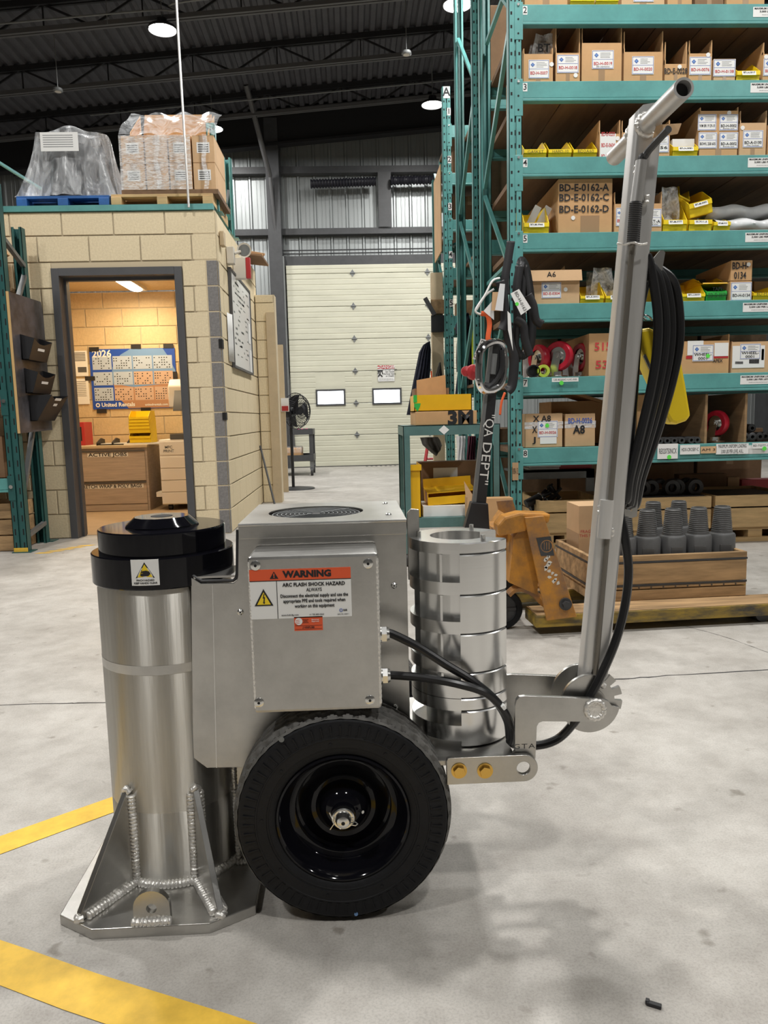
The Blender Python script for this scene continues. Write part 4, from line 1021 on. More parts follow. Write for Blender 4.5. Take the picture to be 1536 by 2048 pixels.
t = stockbox(3, 1376, 1424, 107, 'carton labelled BD-H-0076 on shelf 3', ybot=160, yback=80); sticker(t, 1379, 114, 1421, 150, 'BD-H-0076'); dot(t, 1416, 110)
t = stockbox(3, 1426, 1471, 118, 'carton whose front is covered by label BD-H-0138 on shelf 3', ybot=160, m='card2'); sticker(t, 1427, 119, 1470, 153, 'BD-H-0138')
bin_(3, 1473, 1521, 155, 'single yellow bin on shelf 3 near the right edge', 'BD-H-0017', h=.15, ytop=142)
t = stockbox(3, 1524, 1585, 108, 'carton with a partly cut label at the right edge of shelf 3', ybot=160, yback=84); sticker(t, 1527, 118, 1570, 152, 'BD-H-0142'); dot(t, 1532, 114)
# shelf 4
for (a, c, tx, lab) in ((1047, 1094, 'GASKET', 'first yellow bin beside the upright on shelf 4'), (1096, 1144, 'HARD-10', 'yellow bin marked HARD-10 on shelf 4'), (1146, 1195, 'BD2A60', 'yellow bin marked BD2A60 on shelf 4')):
    t = bin_(4, a, c, 312, lab, None, h=.135, ytop=299); words(tx, t, (0, -.0245, .042), .026, 'ink', name='handwriting', w=.10)
t = stockbox(4, 1197, 1241, 268, 'carton with a long list of three BD-E numbers on shelf 4', ybot=315, yback=240); sticker(t, 1200, 268, 1231, 314, 'BD-E-0233\n\nBD-E-0604\n\nBD-E-0605', plain=True); dot(t, 1235, 277); dot(t, 1235, 290)
t = stockbox(4, 1242, 1340, 265, 'carton labelled 0056 behind the top of the machine handle on shelf 4', ybot=315, yback=240); sticker(t, 1246, 269, 1280, 306, 'BD-H'); sticker(t, 1302, 272, 1337, 305, '0056', 'ink')
t = bin_(4, 1345, 1397, 310, 'yellow bin holding white cards on shelf 4', 'BD-H-0083', h=.135, ytop=294)
MB().box(-.07, .07, .02, .06, .02, .125).build('cards', 'white', t, smooth=0)
t = stockbox(4, 1397, 1475, 222, 'tall carton with four white labels on shelf 4', ybot=315, yback=214, d=.7)
for (a, c_, tx, ik) in ((1395, 229, 'WM BR 19 29-10', 'ink'), (1438, 229, 'BD-H-0002', 'ink'), (1396, 265, 'BOWL 258 605', 'ink'), (1438, 265, 'BD-A-0002', 'ink')): sticker(t, a+1, c_, a+37, c_+32, tx, ik, line2='Brontec vault' if a > 1400 else None)
dot(t, 1458, 226)
t = stockbox(4, 1477, 1532, 246, 'carton labelled BD-A-0100 on shelf 4', ybot=315, yback=221, m='card2'); sticker(t, 1486, 261, 1525, 295, 'BD-A-0100', 'ink', line2='Mix Socket'); dot(t, 1485, 256)
stockbox(4, 1534, 1600, 250, 'carton cut by the right edge on shelf 4', ybot=315)
# shelf 5
t = bin_(5, 1047, 1099, 460, 'yellow bin with two white packets sticking out on shelf 5', 'BD-M-0046', h=.19, ytop=446)
for x_, a_ in ((-.03, .5), (.03, .55)):
    MB().box(-.022, .022, .0, .012, 0, .19, Matrix.Translation((x_-.02, .05, .035)) @ Matrix.Rotation(a_, 4, 'Y') @ Matrix.Rotation(R(-12), 4, 'X')).build('packet', 'white', t, smooth=0)
t = stockbox(5, 1115, 1225, 358, 'big closed carton hand-lettered with three BD-E-0162 numbers on shelf 5', ybot=463, closed=True, d=.88, tapem=False)
for tx, py in (('BD-E-0162-A', 376), ('BD-E-0162-C', 396), ('BD-E-0162-D', 419)): pen(t, tx, 1118, 1217, py, h=.06)
dot(t, 1146, 436); MB().box(-.03, .09, -.001, 0, 0, .11).build('tape', 'tape', t, smooth=0)
t = stockbox(5, 1227, 1324, 408, 'carton with two labels behind the machine handle on shelf 5', ybot=463, yback=383); sticker(t, 1232, 416, 1262, 452, 'BD-H'); sticker(t, 1290, 418, 1322, 453, 'MAT-A', 'ink', line2='NEW')
bin_(5, 1326, 1375, 455, 'yellow bin with a clear bag in it on shelf 5', 'BD-M-0277', h=.20, ytop=440)
clearbag('clear bag with white parts leaning in the yellow bin on shelf 5', (at(1345, 430, E0).x, E0+.07, SH[5]+.05), .13, .24)
bin_(5, 1378, 1425, 455, 'lower yellow bin under a tilted one on shelf 5', 'SE-2511-A', h=.10, ytop=440, group='yellow bins on shelf 5')
p = at(1402, 425, E0)
bin_(5, 1380, 1428, 455, 'tilted yellow bin stacked on top of another on shelf 5', 'BD-M-0093', h=.15, z=SH[5]+.105, ytop=402, tilt=(R(4), R(-14), 0))
p = at(1363, 405, E0); bin_(5, 1352, 1378, 455, 'yellow bin leaning sideways in front of the tilted one on shelf 5', None, h=.11, d=.2, z=SH[5]+.205, ytop=395, tilt=(0, R(24), .1), Y=E0+.06)
bin_(5, 1427, 1462, 455, 'yellow bin half hidden under white plastic sleeves on shelf 5', 'BD-M-0101', h=.10, ytop=444)
for k, (zo, yo, lab) in enumerate(((.02, .03, 'lower white plastic sleeve lying on shelf 5 at the right'), (.105, .10, 'upper white plastic sleeve lying on shelf 5 at the right'))):
    x_ = at(1432+8*(1-k), 440, E0).x
    t = thing('plastic_sleeve', lab, 'wrap', (x_+.0, E0+yo, SH[5]+.004+zo+(.0 if k else -.018)), group='white plastic sleeves on shelf 5')
    MB().grid(lambda u, v: (.62*u, .09+.085*math.cos(2*PI*v)*(1+.2*math.sin(u*21)), .05+.045*math.sin(2*PI*v)*(1+.25*math.sin(u*17+v*9))), 40, 14).build('sleeve', 'wb', t, smooth=60)
# shelf 6
t = stockbox(6, 1060, 1160, 563, 'carton marked A6 with label BD-E-0304 and a raised flap on shelf 6', ybot=608, m='card2', tapem=False); sticker(t, 1083, 565, 1122, 596, 'BD-E-0304'); dot(t, 1131, 579)
ww = (at(1160, 600, E0).x-at(1060, 600, E0).x)/2; hh = at(1060, 563, E0).z-SH[6]
b = MB(); b.prism([(-.03, hh-.004), (-.012, hh+.065), (-.008, hh+.065), (0, hh)], 'x', -ww, ww+.005); b.build('front_flap', 'card2', t, smooth=0); words('A6', t, (-.03, -.024, hh+.033), .05, 'ink', name='handwriting', bold=.01)
MB().prism([(ww-.005, hh), (ww-.03, hh+.14), (ww-.16, hh+.02)], 'y', .25, .254).build('side_flap', 'card2', t, smooth=0)
bin_(6, 1160, 1209, 600, 'yellow bin right of the A6 carton on shelf 6', 'BD-E-0031', h=.15, ytop=592); bin_(6, 1211, 1255, 600, 'yellow bin partly behind the machine handle on shelf 6', 'BD-E-0032', h=.12, ytop=592)
clearbag('clear bag with metal parts above the yellow bin on shelf 6', (at(1215, 590, E0).x, E0+.12, SH[6]+.06), .15, .18)
bin_(6, 1318, 1361, 600, 'yellow bin just right of the hanging black cable on shelf 6', 'BD-I-002', h=.16, ytop=588); bin_(6, 1363, 1411, 600, 'yellow bin beside the green one on shelf 6', 'BD-I-0032', h=.15, ytop=588)
t = bin_(6, 1412, 1454, 600, 'green fronted bin marked BD-D-0070 on shelf 6', None, m='green', h=.11, ytop=583, d=.3); words('TAPE', t, (0, -.026, .075), .03, 'ink', name='handwriting'); words('BD-D-0070', t, (0, -.026, .035), .04, 'ink', name='handwriting', w=.12)
t = bin_(6, 1405, 1456, 600, 'amber tray resting on top of the green bin on shelf 6', None, m='amber', h=.055, d=.45, z=SH[6]+.115, ytop=568)
t = stockbox(6, 1458, 1504, 563, 'lower carton labelled BD-H-0134 of the pair on shelf 6', ybot=601, closed=True, d=.4, tapem=False); sticker(t, 1462, 565, 1502, 601, 'BD-H-0134', 'ink'); dot(t, 1468, 597)
z_ = at(1480, 562, E0).z
t = stockbox(6, 1460, 1505, 521, 'upper carton hand-lettered BD-H-0134 of the pair on shelf 6', ybot=562, closed=True, d=.5, z=z_, tapem=False); pen(t, 'BD-H-\n0134', 1464, 1496, 542, h=.06); dot(t, 1497, 529)
t = bin_(6, 1506, 1556, 600, 'yellow bin marked BD-H-0137 at the right edge of shelf 6', None, h=.10, ytop=586); words('BD-H-0137', t, (0, -.028, .04), .03, 'ink', name='handwriting', w=.13)
stockbox(6, 1506, 1560, 563, 'tan carton behind the yellow bin at the right edge of shelf 6', ybot=600, Y=E0+.32, m='card2', d=.3)
MB().box(RX1+.05, RX1+2.3, RY+.4, RY+.43, SH[6]+.17, SH[6]+.20).build('cross_rail', 'galv', rack, smooth=0)

# red casters on shelves 7 and 8
def caster(label, px, pyc, shelf, r, turn, Y=E0+.12, group='red wheel casters'):
    p = at(px, pyc, Y); z = SH[shelf]+.001
    t = thing('trolley_castor', label, 'caster', (p.x, Y, z), turn, group)
    MB().box(-.06, .06, -.05, .05, 0, .012).build('mount_plate', 'steel', t, bev=.003)
    MB().cyl((0, 0, .012), (0, 0, .035), .045, n=20).build('swivel', 'steel', t)
    zc = .04+r*1.02
    for s in (-1, 1): MB().prism([(-.03, .035), (.03, .035), (.045, zc*.9), (.03, zc+.02), (.0, zc+.02)], 'y', s*.034-.003, s*.034+.003).build('fork_arm', 'steel', t)
    MB().lathe([(.6*r, -.022), (.92*r, -.026), (r, -.012), (r, .012), (.92*r, .026), (.6*r, .022)], (.02, 0, zc), 'y', 36).build('tread', 'red', t)
    MB().lathe([(0, -.026), (.03, -.026), (.03, -.012), (.6*r, -.014), (.6*r, .014), (.03, .012), (.03, .026), (0, .026)], (.02, 0, zc), 'y', 28).build('hub', 'steel', t)
    MB().cyl((.02, -.042, zc), (.02, .042, zc), .011, n=8).build('axle', 'steel', t)
    return t
caster('red wheel caster with its dark side showing at the left end of shelf 7', 1074, 715, 7, .088, R(-65), E0+.14)
caster('large red wheel caster in the middle of the three on shelf 7', 1112, 715, 7, .095, R(-40), E0+.07)
caster('red wheel caster right of the large one on shelf 7', 1160, 712, 7, .092, R(-72), E0+.17)
caster('red wheel caster between the plywood dividers on shelf 8', 1428, 840, 8, .085, R(-60), E0+.12)
t = thing('tape_roll', 'yellow tape roll standing in front of the casters on shelf 7', 'tape', at(1086, 741, E0+.02)); t.location.z = SH[7]+.042
MB().lathe([(.022, -.02), (.04, -.02), (.04, .02), (.022, .02), (.022, -.02)], ax='y', n=24).build('roll', 'hivis', t)
t = thing('dark_cup', 'dark plastic end cap standing beside the yellow tape roll on shelf 7', 'cap', at(1066, 741, E0+.02)); t.location.z = SH[7]+.042
MB().lathe([(0, .02), (.04, .02), (.041, -.02), (.034, -.02), (.032, .01), (0, .01)], ax='y', n=24).build('cup', 'black', t)
t = thing('white_card', 'white card propped behind the red casters on shelf 7', 'card', (at(1110, 720, E0+.3).x, E0+.3, SH[7]+.001)); MB().box(-.22, .22, 0, .005, 0, .20).build('sheet', 'white', t, smooth=0)
t = stockbox(7, 1176, 1262, 667, 'carton marked 515 half hidden by the machine handle on shelf 7', ybot=750, closed=True, d=.6, tapem=False); pen(t, '515', 1189, 1222, 694, h=.07, m='redink'); pen(t, '53', 1191, 1216, 730, h=.07, m='redink')
stockbox(7, 1266, 1350, 690, 'dark carton behind the yellow hand control on shelf 7', ybot=750, m='carddk', Y=E0+.2, d=.4)
t = stockbox(7, 1358, 1458, 683, 'open carton labelled WHEEL-0001 with a red stripe on shelf 7', ybot=745, tapem=False, yback=668); sticker(t, 1375, 682, 1406, 710, '', plain=True); sticker(t, 1385, 690, 1426, 722, 'WHEEL-\n0001', 'ink', off=-.0014); sticker(t, 1429, 686, 1456, 712, '', plain=True)
dot(t, 1415, 712, 'greendot', off=-.004); pen(t, 'APEX', 1425, 1445, 722, h=.03, m='ink')
L0 = t.location; a, c = at(1372, 712, E0)-L0, at(1456, 716, E0)-L0; MB().box(a.x, c.x, -.0018, -.001, c.z, a.z).build('red_stripe', 'redpl', t, smooth=0)
t = stockbox(7, 1461, 1540, 684, 'carton with two white labels and barcodes at the right edge of shelf 7', ybot=745, m='card2', tapem=False); sticker(t, 1465, 692, 1528, 735, '', plain=True); sticker(t, 1480, 688, 1520, 718, 'WHEEL-\n0001', 'ink', off=-.0012)
b = MB(); L0 = t.location
for (a_, c_, y0, y1) in ((1470, 1486, 723, 728), (1498, 1518, 716, 727), (1523, 1527, 698, 720)):
    n = 14
    for k in range(n):
        p, q = at(a_+(c_-a_)*k/n, y0, E0)-L0, at(a_+(c_-a_)*(k+.55)/n, y1, E0)-L0; b.box(p.x, q.x, -.0036, -.003, q.z, p.z)
b.build('barcode', 'ink', t, smooth=0, kind='stuff')
# shelf 8
for (a, c, lab, tx) in ((1049, 1126, 'worn taped carton marked A8 with a label at the left end of shelf 8', 0), (1129, 1191, 'worn taped carton marked A8 in blue and black on shelf 8', 1)):
    t = stockbox(8, a, c, 828, lab, ybot=890, closed=True, d=.45, m='card2', tapem=False)
    if tx == 0: pen(t, 'X A8', 1066, 1102, 838, h=.055); sticker(t, 1075, 842, 1115, 874, 'BD-H-0026'); dot(t, 1094, 851, 'greendot', off=-.002); pen(t, 'X', 1064, 1074, 860, h=.06); pen(t, 'J', 1066, 1073, 880, h=.05); sticker(t, 1080, 875, 1113, 887, '', plain=True)
    else: pen(t, 'BD-H-0026', 1136, 1184, 842, h=.05, m='blueink'); pen(t, 'A8', 1146, 1170, 860, h=.075, bold=.03)
    w_ = (at(c, 860, E0).x-at(a, 860, E0).x)/2; MB().box(-w_, w_, -.0015, -.0006, .12, .165).build('clear_tape', 'film2', t, smooth=0)
t = thing('cardboard_carton', 'carton with a large loose flap standing behind the two A8 cartons', 'carton', (at(1180, 850, E0+.48).x, E0+.48, SH[8]+.001), group='cartons on shelf 8')
MB().box(-.28, .28, 0, .35, 0, .30).build('body', 'card', t, smooth=0); MB().prism([(-.30, .40), (-.28, .415), (.08, .30), (.06, .285)], 'y', -.05, .3).build('loose_flap', 'card', t, smooth=0)
stockbox(8, 1272, 1290, 790, 'thin brown carton seen past the black cable on shelf 8', ybot=880, Y=E0+.1, d=.5, tapem=False)
MB().box(RX1+.02, RX1+.6, RY+.5, RY+.54, SH[8]+.40, SH[8]+.43).build('cross_rail', 'galv', rack, smooth=0)
for k, px_ in enumerate((1318, 1333, 1347, 1362, 1381, 1393)):
    p = at(px_, 882, E0-.005); t = thing('pipe_stub', ORD[k]+' short dark pipe stub from the left along the front of shelf 8', 'pipe', (p.x, E0-.02, SH[8]+.0235), group='dark pipe stubs on shelf 8')
    MB().lathe([(.010, 0), (.022, 0), (.022, .16), (.010, .16), (.010, 0)], ax='y', n=16).build('stub', 'iron', t)
for i, (px_, py_) in enumerate(((1490, 872), (1507, 874), (1526, 866), (1540, 872), (1516, 861))):
    p = at(px_, py_, E0+.03); r_ = .03 if i < 4 else .028
    zz_ = SH[8]+.0315 if i < 4 else SH[8]+.088
    t = thing('pipe_fitting', (ORD[i]+' dark pipe fitting from the left at the right end of shelf 8') if i < 4 else 'dark pipe fitting on top of the heap on shelf 8', 'fitting', (p.x, E0+.02+.02*i, zz_), group='dark pipe fittings on shelf 8')
    MB().lathe([(.012, 0), (.02, 0), (r_, .006), (r_, .07), (.02, .09), (.012, .09), (.012, 0)], ax='y', n=16).build('fitting', 'iron', t)

# ---- below shelf 8: long wooden crates, a small shelf, loose parts
YCR = 5.05
def long_crate(label, px0, px1, Y=YCR, top=.33, dd=.62, m='pine'):
    x0, x1 = at(px0, 1050, Y).x, at(px1, 1050, Y).x
    t = thing('wooden_crate', label, 'crate', ((x0+x1)/2, Y, 0), group='wooden crates under shelf 8'); w = (x1-x0)/2-.008
    for z0, z1 in ((.245, .325), (.10, .235)):
        MB().box(-w, w, 0, .02, z0, z1).build('board', m, t, smooth=0, bev=.003); MB().box(-w, w, dd-.02, dd, z0, z1).build('board', m, t, smooth=0)
        for s in (-1, 1): MB().box(min(s*w, s*(w-.02)), max(s*w, s*(w-.02)), .02, dd-.02, z0, z1).build('end_board', m, t, smooth=0)
    for s in (-1, 0, 1): MB().box(s*(w-.06)-.05, s*(w-.06)+.05, .02, dd-.02, 0, .08).build('runner', m, t, smooth=0)
    MB().box(-w, w, -.004, .03, 0.0, .03).build('skid', m, t, smooth=0); MB().box(-w+.02, w-.02, .02, dd-.02, .08, .10).build('bottom', m, t, smooth=0)
    return t
long_crate('pale wooden crate left under shelf 8 behind the orange pallet truck', 1075, 1215); c2 = long_crate('pale wooden crate under shelf 8 behind the two rearmost threaded pins', 1262, 1424); c3 = long_crate('pale wooden crate under shelf 8 at the right edge', 1427, 1600)
for i, (px_, py_) in enumerate(((1283, 1002), (1300, 1000), (1318, 998), (1342, 1000), (1352, 996), (1372, 998), (1388, 1002))):
    p = at(px_, py_, YCR+.16+.03*(i % 3)); t = thing('steel_ring', ORD[i]+' rusty forged ring from the left on the crate behind the threaded pins', 'ring', (p.x, p.y, .33), group='forged rings in the crate')
    MB().lathe([(.03, -.02), (.055, -.025), (.065, 0), (.055, .025), (.03, .02), (.03, -.02)], (0, 0, .045), 'y', 20).build('ring', 'iron', t)
MB().box(-.25, .25, .05, .55, .1, .328).build('packed_parts', 'iron', c2, smooth=0, kind='stuff'); MB().box(-.25, .25, .05, .55, .1, .31).build('packed_parts', 'iron', c3, smooth=0, kind='stuff')
for i, (px0, py0, px1, py1, r_) in enumerate(((1052, 1008, 1100, 985, .03), (1060, 1016, 1112, 990, .028), (1085, 1014, 1122, 976, .022), (1098, 972, 1130, 1014, .02), (1075, 1000, 1105, 968, .018))):
    p, q = at(px0, py0, YCR+.1+.05*i), at(px1, py1, YCR+.14+.05*i)
    t = thing('black_cylinder', ('longest black rod-shaped part', 'second black rod-shaped part', 'middle thin black rod-shaped part', 'black rod-shaped part sloping down to the right', 'thinnest black rod-shaped part')[i]+' in the left crate under shelf 8', 'part', p, group='black parts in the left crate'); v = q-p
    MB().cyl((0, 0, 0), v*.6, r_, n=12).cyl(v*.6, v, r_*.5, n=10).build('rod', 'black', t); MB().cyl(v*.58, v*.62, r_*1.15, n=12).build('collar', 'steel', t)
t = thing('low_shelf', 'grey metal shelf standing under shelf 8 left of the machine handle', 'shelf', (at(1110, 960, 5.5).x, 5.45, .34)); MB().box(-.32, .28, 0, .35, .15, .165).box(.22, .28, 0, .02, 0, .15).box(-.32, .28, 0, .02, .10, .165).build('shelf', 'galv', t, smooth=0)
t = thing('red_folder', 'red sheet lying under shelf 8 on the grey metal shelf', 'folder', (at(1138, 935, 5.5).x, 5.5, .507)); MB().box(-.17, .17, 0, .28, 0, .09).build('folder', 'redpl', t, smooth=0)
t = thing('paper_stack', 'stack of white papers under shelf 8 left of the red sheet', 'paper', (at(1085, 940, 5.5).x, 5.48, .507)); 
for k in range(4): MB().box(-.11+.01*k, .12+.01*k, 0, .28, .018*k, .018*k+.014).build('ream', 'white', t, smooth=0)
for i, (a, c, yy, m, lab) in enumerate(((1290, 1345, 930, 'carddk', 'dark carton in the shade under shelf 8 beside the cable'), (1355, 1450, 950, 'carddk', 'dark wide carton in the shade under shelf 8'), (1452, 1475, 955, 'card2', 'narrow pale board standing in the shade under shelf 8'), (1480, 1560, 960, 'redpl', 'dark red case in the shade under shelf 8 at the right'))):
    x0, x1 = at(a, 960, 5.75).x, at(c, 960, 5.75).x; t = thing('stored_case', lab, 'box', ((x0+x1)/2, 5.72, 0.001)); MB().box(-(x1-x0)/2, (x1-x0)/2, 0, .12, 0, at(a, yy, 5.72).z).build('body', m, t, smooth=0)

# ================================================================ green cart with cartons and amber bins
CY = 4.55
a, c = at(806, 853, CY), at(1000, 848, CY)
cx0, cx1 = a.x, c.x
cart = thing('shop_cart', 'grey-green steel cart frame beside the tall rack with a carton on top', 'cart', ((cx0+cx1)/2, CY, 0)); w = (cx1-cx0)/2; zt = .865
b = MB(); b.box(-w, w, 0, .004, zt-.06, zt).box(-w, w, 0, .5, zt-.004, zt).box(-w, w, .496, .5, zt-.06, zt).box(-w, -w+.004, 0, .5, zt-.06, zt).box(w-.004, w, 0, .5, zt-.06, zt); b.build('top_frame', 'tealcart', cart, smooth=0)
for x_ in (-w, w-.04):
    for y_ in (0, .46): MB().box(x_, x_+.04, y_, y_+.005, 0.08, zt-.06).box(x_ if x_ < 0 else x_+.035, x_+.005 if x_ < 0 else x_+.04, y_, y_+.04, .08, zt-.06).build('leg', 'tealcart', cart, smooth=0); MB().cyl((x_+.005, y_+.02, .04), (x_+.035, y_+.02, .04), .04, n=14).build('wheel', 'black', cart)
zl = .30; b = MB(); b.box(-w+.005, w-.005, 0.005, .495, zl-.004, zl).box(-w, w, 0, .004, zl-.06, zl).box(-w, w, .496, .5, zl-.06, zl); b.build('lower_shelf', 'tealcart', cart, smooth=0)
dx = at(888, 862, CY).x-cart.location.x
MB().prism([(dx-.032, zt-.03), (dx, zt-.002), (dx+.032, zt-.03), (dx, zt-.058)], 'y', -.0015, 0).build('white_sticker', 'white', cart, smooth=0)
def onC(px0, px1, py0, py1, Y): 
    p, q = at(px0, py0, Y), at(px1, py1, Y); return p.x, q.x, q.z, p.z
x0, x1, z0, z1 = onC(831, 954, 824, 853, CY+.03)
t = thing('cardboard_carton', 'carton printed 3M on top of the grey-green cart', 'carton', ((x0+x1)/2, CY+.03, zt+.001)); MB().box(-(x1-x0)/2, (x1-x0)/2, 0, .40, 0, z1-zt).build('body', 'card', t, smooth=0, bev=.003)
a = at(897, 840, CY)-t.location; c = at(948, 840, CY)-t.location; words('3M', t, ((a.x+c.x)/2, -.002, (z1-zt)*.45), .11, 'ink', bold=.05, w=c.x-a.x)
zc_ = z1
x0, x1, z0, z1 = onC(828, 944, 791, 824, CY+.05)
t = thing('amber_bin', 'amber yellow bin with green tape on top of the 3M carton', 'bin', ((x0+x1)/2, CY+.05, zc_+.002)); w_ = (x1-x0)/2; h_ = z1-zc_
b = MB(); b.box(-w_, w_, 0, .005, 0, h_).box(-w_, w_, .30, .305, 0, h_).box(-w_, -w_+.005, 0, .305, 0, h_).box(w_-.005, w_, 0, .305, 0, h_).box(-w_, w_, 0, .305, 0, .005); b.build('bin_body', 'amber', t, smooth=0)
MB().prism([(-w_-.004, h_*.55), (-w_+.018, h_*.55), (-w_+.018, h_), (-w_-.004, h_)], 'y', -.001, 0).build('tape_patch', 'green', t, smooth=0); MB().prism([(-w_, .03), (-w_+.02, .0), (-w_+.035, .03), (-w_+.04, h_*.5), (-w_, h_*.5)], 'y', -.0015, 0).build('tape_patch', 'green', t, smooth=0)
x0, x1, z0, z1 = onC(830, 900, 777, 800, CY+.4)
t = thing('cardboard_carton', 'brown carton top behind the amber bin on the grey-green cart', 'carton', ((x0+x1)/2, CY+.36, zt+.001)); MB().box(-(x1-x0)/2, (x1-x0)/2, .08, .3, 0, z1-zt).build('body', 'carddk', t, smooth=0); MB().prism([(-.1, 0), (.1, 0), (.09, .32), (-.1, .29)], 'y', .075, .08).build('loose_flap', 'card', t, smooth=0)
x0, x1, z0, z1 = onC(816, 843, 930, 1036, CY+.02)
t = thing('amber_bin', 'amber bin stood on end at the left of the lower cart shelf', 'bin', ((x0+x1)/2, CY+.02, zl+.001)); w_ = (x1-x0)/2; h_ = z1-zl
b = MB(); b.box(-w_, w_, 0, .004, 0, h_).box(-w_, -w_+.004, 0, .25, 0, h_).box(w_-.004, w_, 0, .25, 0, h_).box(-w_, w_, 0, .25, 0, .004); b.box(-w_-.004, w_+.004, -.012, .0, h_-.035, h_); b.build('bin_body', 'amber', t, smooth=0)
x0, x1, z0, z1 = onC(846, 960, 945, 1032, CY+.06)
t = thing('amber_bin', 'amber bin tipped open toward the front on the lower cart shelf', 'bin', ((x0+x1)/2+.01, CY+.08, zl+.075), tilt=(0, R(-3), 0)); w_ = (x1-x0)/2-.02; h_ = z1-zl-.13
b = MB(); b.box(-w_, w_, .24, .245, .0, h_).box(-w_, w_, 0, .245, 0, .005).box(-w_, -w_+.005, .0, .245, 0, h_*.55).box(w_-.005, w_, .0, .245, 0, h_*.55).box(-w_, w_, -.004, 0, -.0, .05).prism([(.02, h_*.48), (.24, h_*.6), (.24, h_*.63), (.02, h_*.52)], 'x', -w_, w_); b.build('bin_body', 'amber', t, smooth=0)
t = thing('white_tray', 'white shallow carton under the tipped amber bin on the lower cart shelf', 'carton', ((x0+x1)/2, CY+.05, zl+.001)); MB().box(-.18, .18, 0, .3, 0, .066).build('tray', 'white', t, smooth=0)
t = thing('cardboard_carton', 'dark open carton at the back of the lower cart shelf', 'carton', ((x0+x1)/2+.02, CY+.36, zl+.001)); MB().box(-.2, .2, 0, .12, 0, .32).build('body', 'carddk', t, smooth=0); MB().box(-.1, .06, -.002, 0, .2, .28).build('label', 'white', t, smooth=0)
# cartons on the floor beside the rack upright, behind the orange truck
for i, (px0, px1, yt, Y, m, lab) in enumerate(((967, 1026, 998, 4.4, 'card', 'brown carton on the floor right of the black truck handle'), (935, 962, 995, 4.48, 'card2', 'tan carton with raised flaps between cart and black truck handle'))):
    x0, x1 = at(px0, 1030, Y).x, at(px1, 1030, Y).x; h_ = at(px0, yt, Y).z
    t = thing('cardboard_carton', lab, 'carton', ((x0+x1)/2, Y, 0.001)); MB().box(-(x1-x0)/2, (x1-x0)/2, 0, .10, 0, h_).build('body', m, t, smooth=0)
    if i: MB().prism([(-.05, h_), (.0, h_), (-.06, h_+.1)], 'y', 0, .004).build('flap', m, t, smooth=0)

# ================================================================ clothes, post and oddments on the far rack
YW = 7.75
p, q = at(862, 590, 8.2), at(884, 1000, 8.2)
t = thing('timber_post', 'cream painted timber post with a small dark box beside the far rack', 'post', ((p.x+q.x)/2, 8.0, 0)); hz = at(870, 545, 8.0).z; wd = .06
MB().box(-wd, wd, 0, .09, 0, hz).build('post', 'beige', t, smooth=0)
b1 = at(882, 660, 8.0)-t.location; MB().box(-.07, .07, -.06, -.002, at(870, 665, 8.0).z, at(870, 632, 8.0).z).build('dark_box', 'black', t, smooth=0)
MB().box(-.07, .08, -.03, -.001, at(870, 628, 8.0).z, at(870, 600, 8.0).z).build('cleat', 'wood', t, smooth=0)
q1, q2 = at(850, 596, 7.95)-t.location, at(869, 630, 7.95)-t.location; MB().tube([q1, q2], .03, 4).build('bar', 'iron', t, smooth=0)
def cloth(name, label, cat, outline, Y, m, th=.09, waves=5, hook=True):
    """hanging garment: outline in image order, given thickness and folds"""
    P = [at(x, y, Y) for x, y in outline]; zs_ = [p.z for p in P]; xs_ = [p.x for p in P]; o_ = Vector((sum(xs_)/len(xs_), Y, max(zs_)))
    t = thing(name, label, cat, o_); n = len(P)//2; Lf = P[:n]; Rt = P[n:][::-1]
    def fn(s):
        def f(u, v):
            k = v*(n-1); i = min(int(k), n-2); fr = k-i
            a = Lf[i].lerp(Lf[i+1], fr); c = Rt[i].lerp(Rt[i+1], fr)
            pp = a.lerp(c, u); bul = math.sin(PI*u)**.6
            return (pp.x-o_.x, s*th*bul*(.6+.4*v)+.018*math.sin(u*waves*2*PI+v*4)*bul*s*-1, pp.z-o_.z)
        return f
    b = MB(); b.grid(fn(-1), 24, 16); b.grid(fn(1), 12, 8); b.build('cloth', m, t, smooth=70)
    return t
t = cloth('work_jacket', 'dark navy jacket hanging on the timber post left of the far rack', 'jacket', [(846, 690), (838, 705), (832, 735), (824, 775), (813, 830), (855, 830), (858, 775), (861, 735), (862, 700), (860, 682)], 7.85, 'navy')
cloth('hung_bag', 'grey-brown cloth bag hanging beside the navy jacket above the carton', 'bag', [(878, 725), (872, 745), (865, 770), (858, 785), (886, 785), (886, 770), (884, 745), (881, 725)], 7.72, 'greycl', .06)
cloth('cord_bundle', 'orange cord hanging in front of the grey-brown cloth bag', 'cord', [(861, 742), (862, 755), (864, 770), (866, 782), (869, 782), (867, 768), (865, 755), (864, 742)], 7.63, 'cord', .01, 1)
cloth('baseball_cap', 'dark navy cap hanging at the top of the coats on the far rack', 'cap', [(930, 626), (918, 636), (910, 652), (912, 668), (925, 672), (938, 655), (940, 640), (938, 628)], 7.55, 'navy', .08, 2)
cloth('work_coat', 'long dark navy coat with grey lining hanging under the cap', 'coat', [(936, 640), (925, 680), (918, 720), (910, 790), (945, 790), (946, 720), (947, 680), (945, 640)], 7.62, 'navy', .10)
cloth('grey_vest', 'grey cloth vest hanging under the cap left of the navy coat', 'vest', [(916, 665), (913, 690), (912, 720), (913, 745), (922, 740), (925, 715), (928, 690), (930, 668)], 7.58, 'greycl', .05)
cloth('safety_vest', 'yellow-green safety vest strip beside the navy coat', 'vest', [(943, 655), (943, 690), (944, 740), (956, 800), (960, 800), (949, 740), (948, 690), (948, 655)], 7.5, 'hivis', .02, 1)
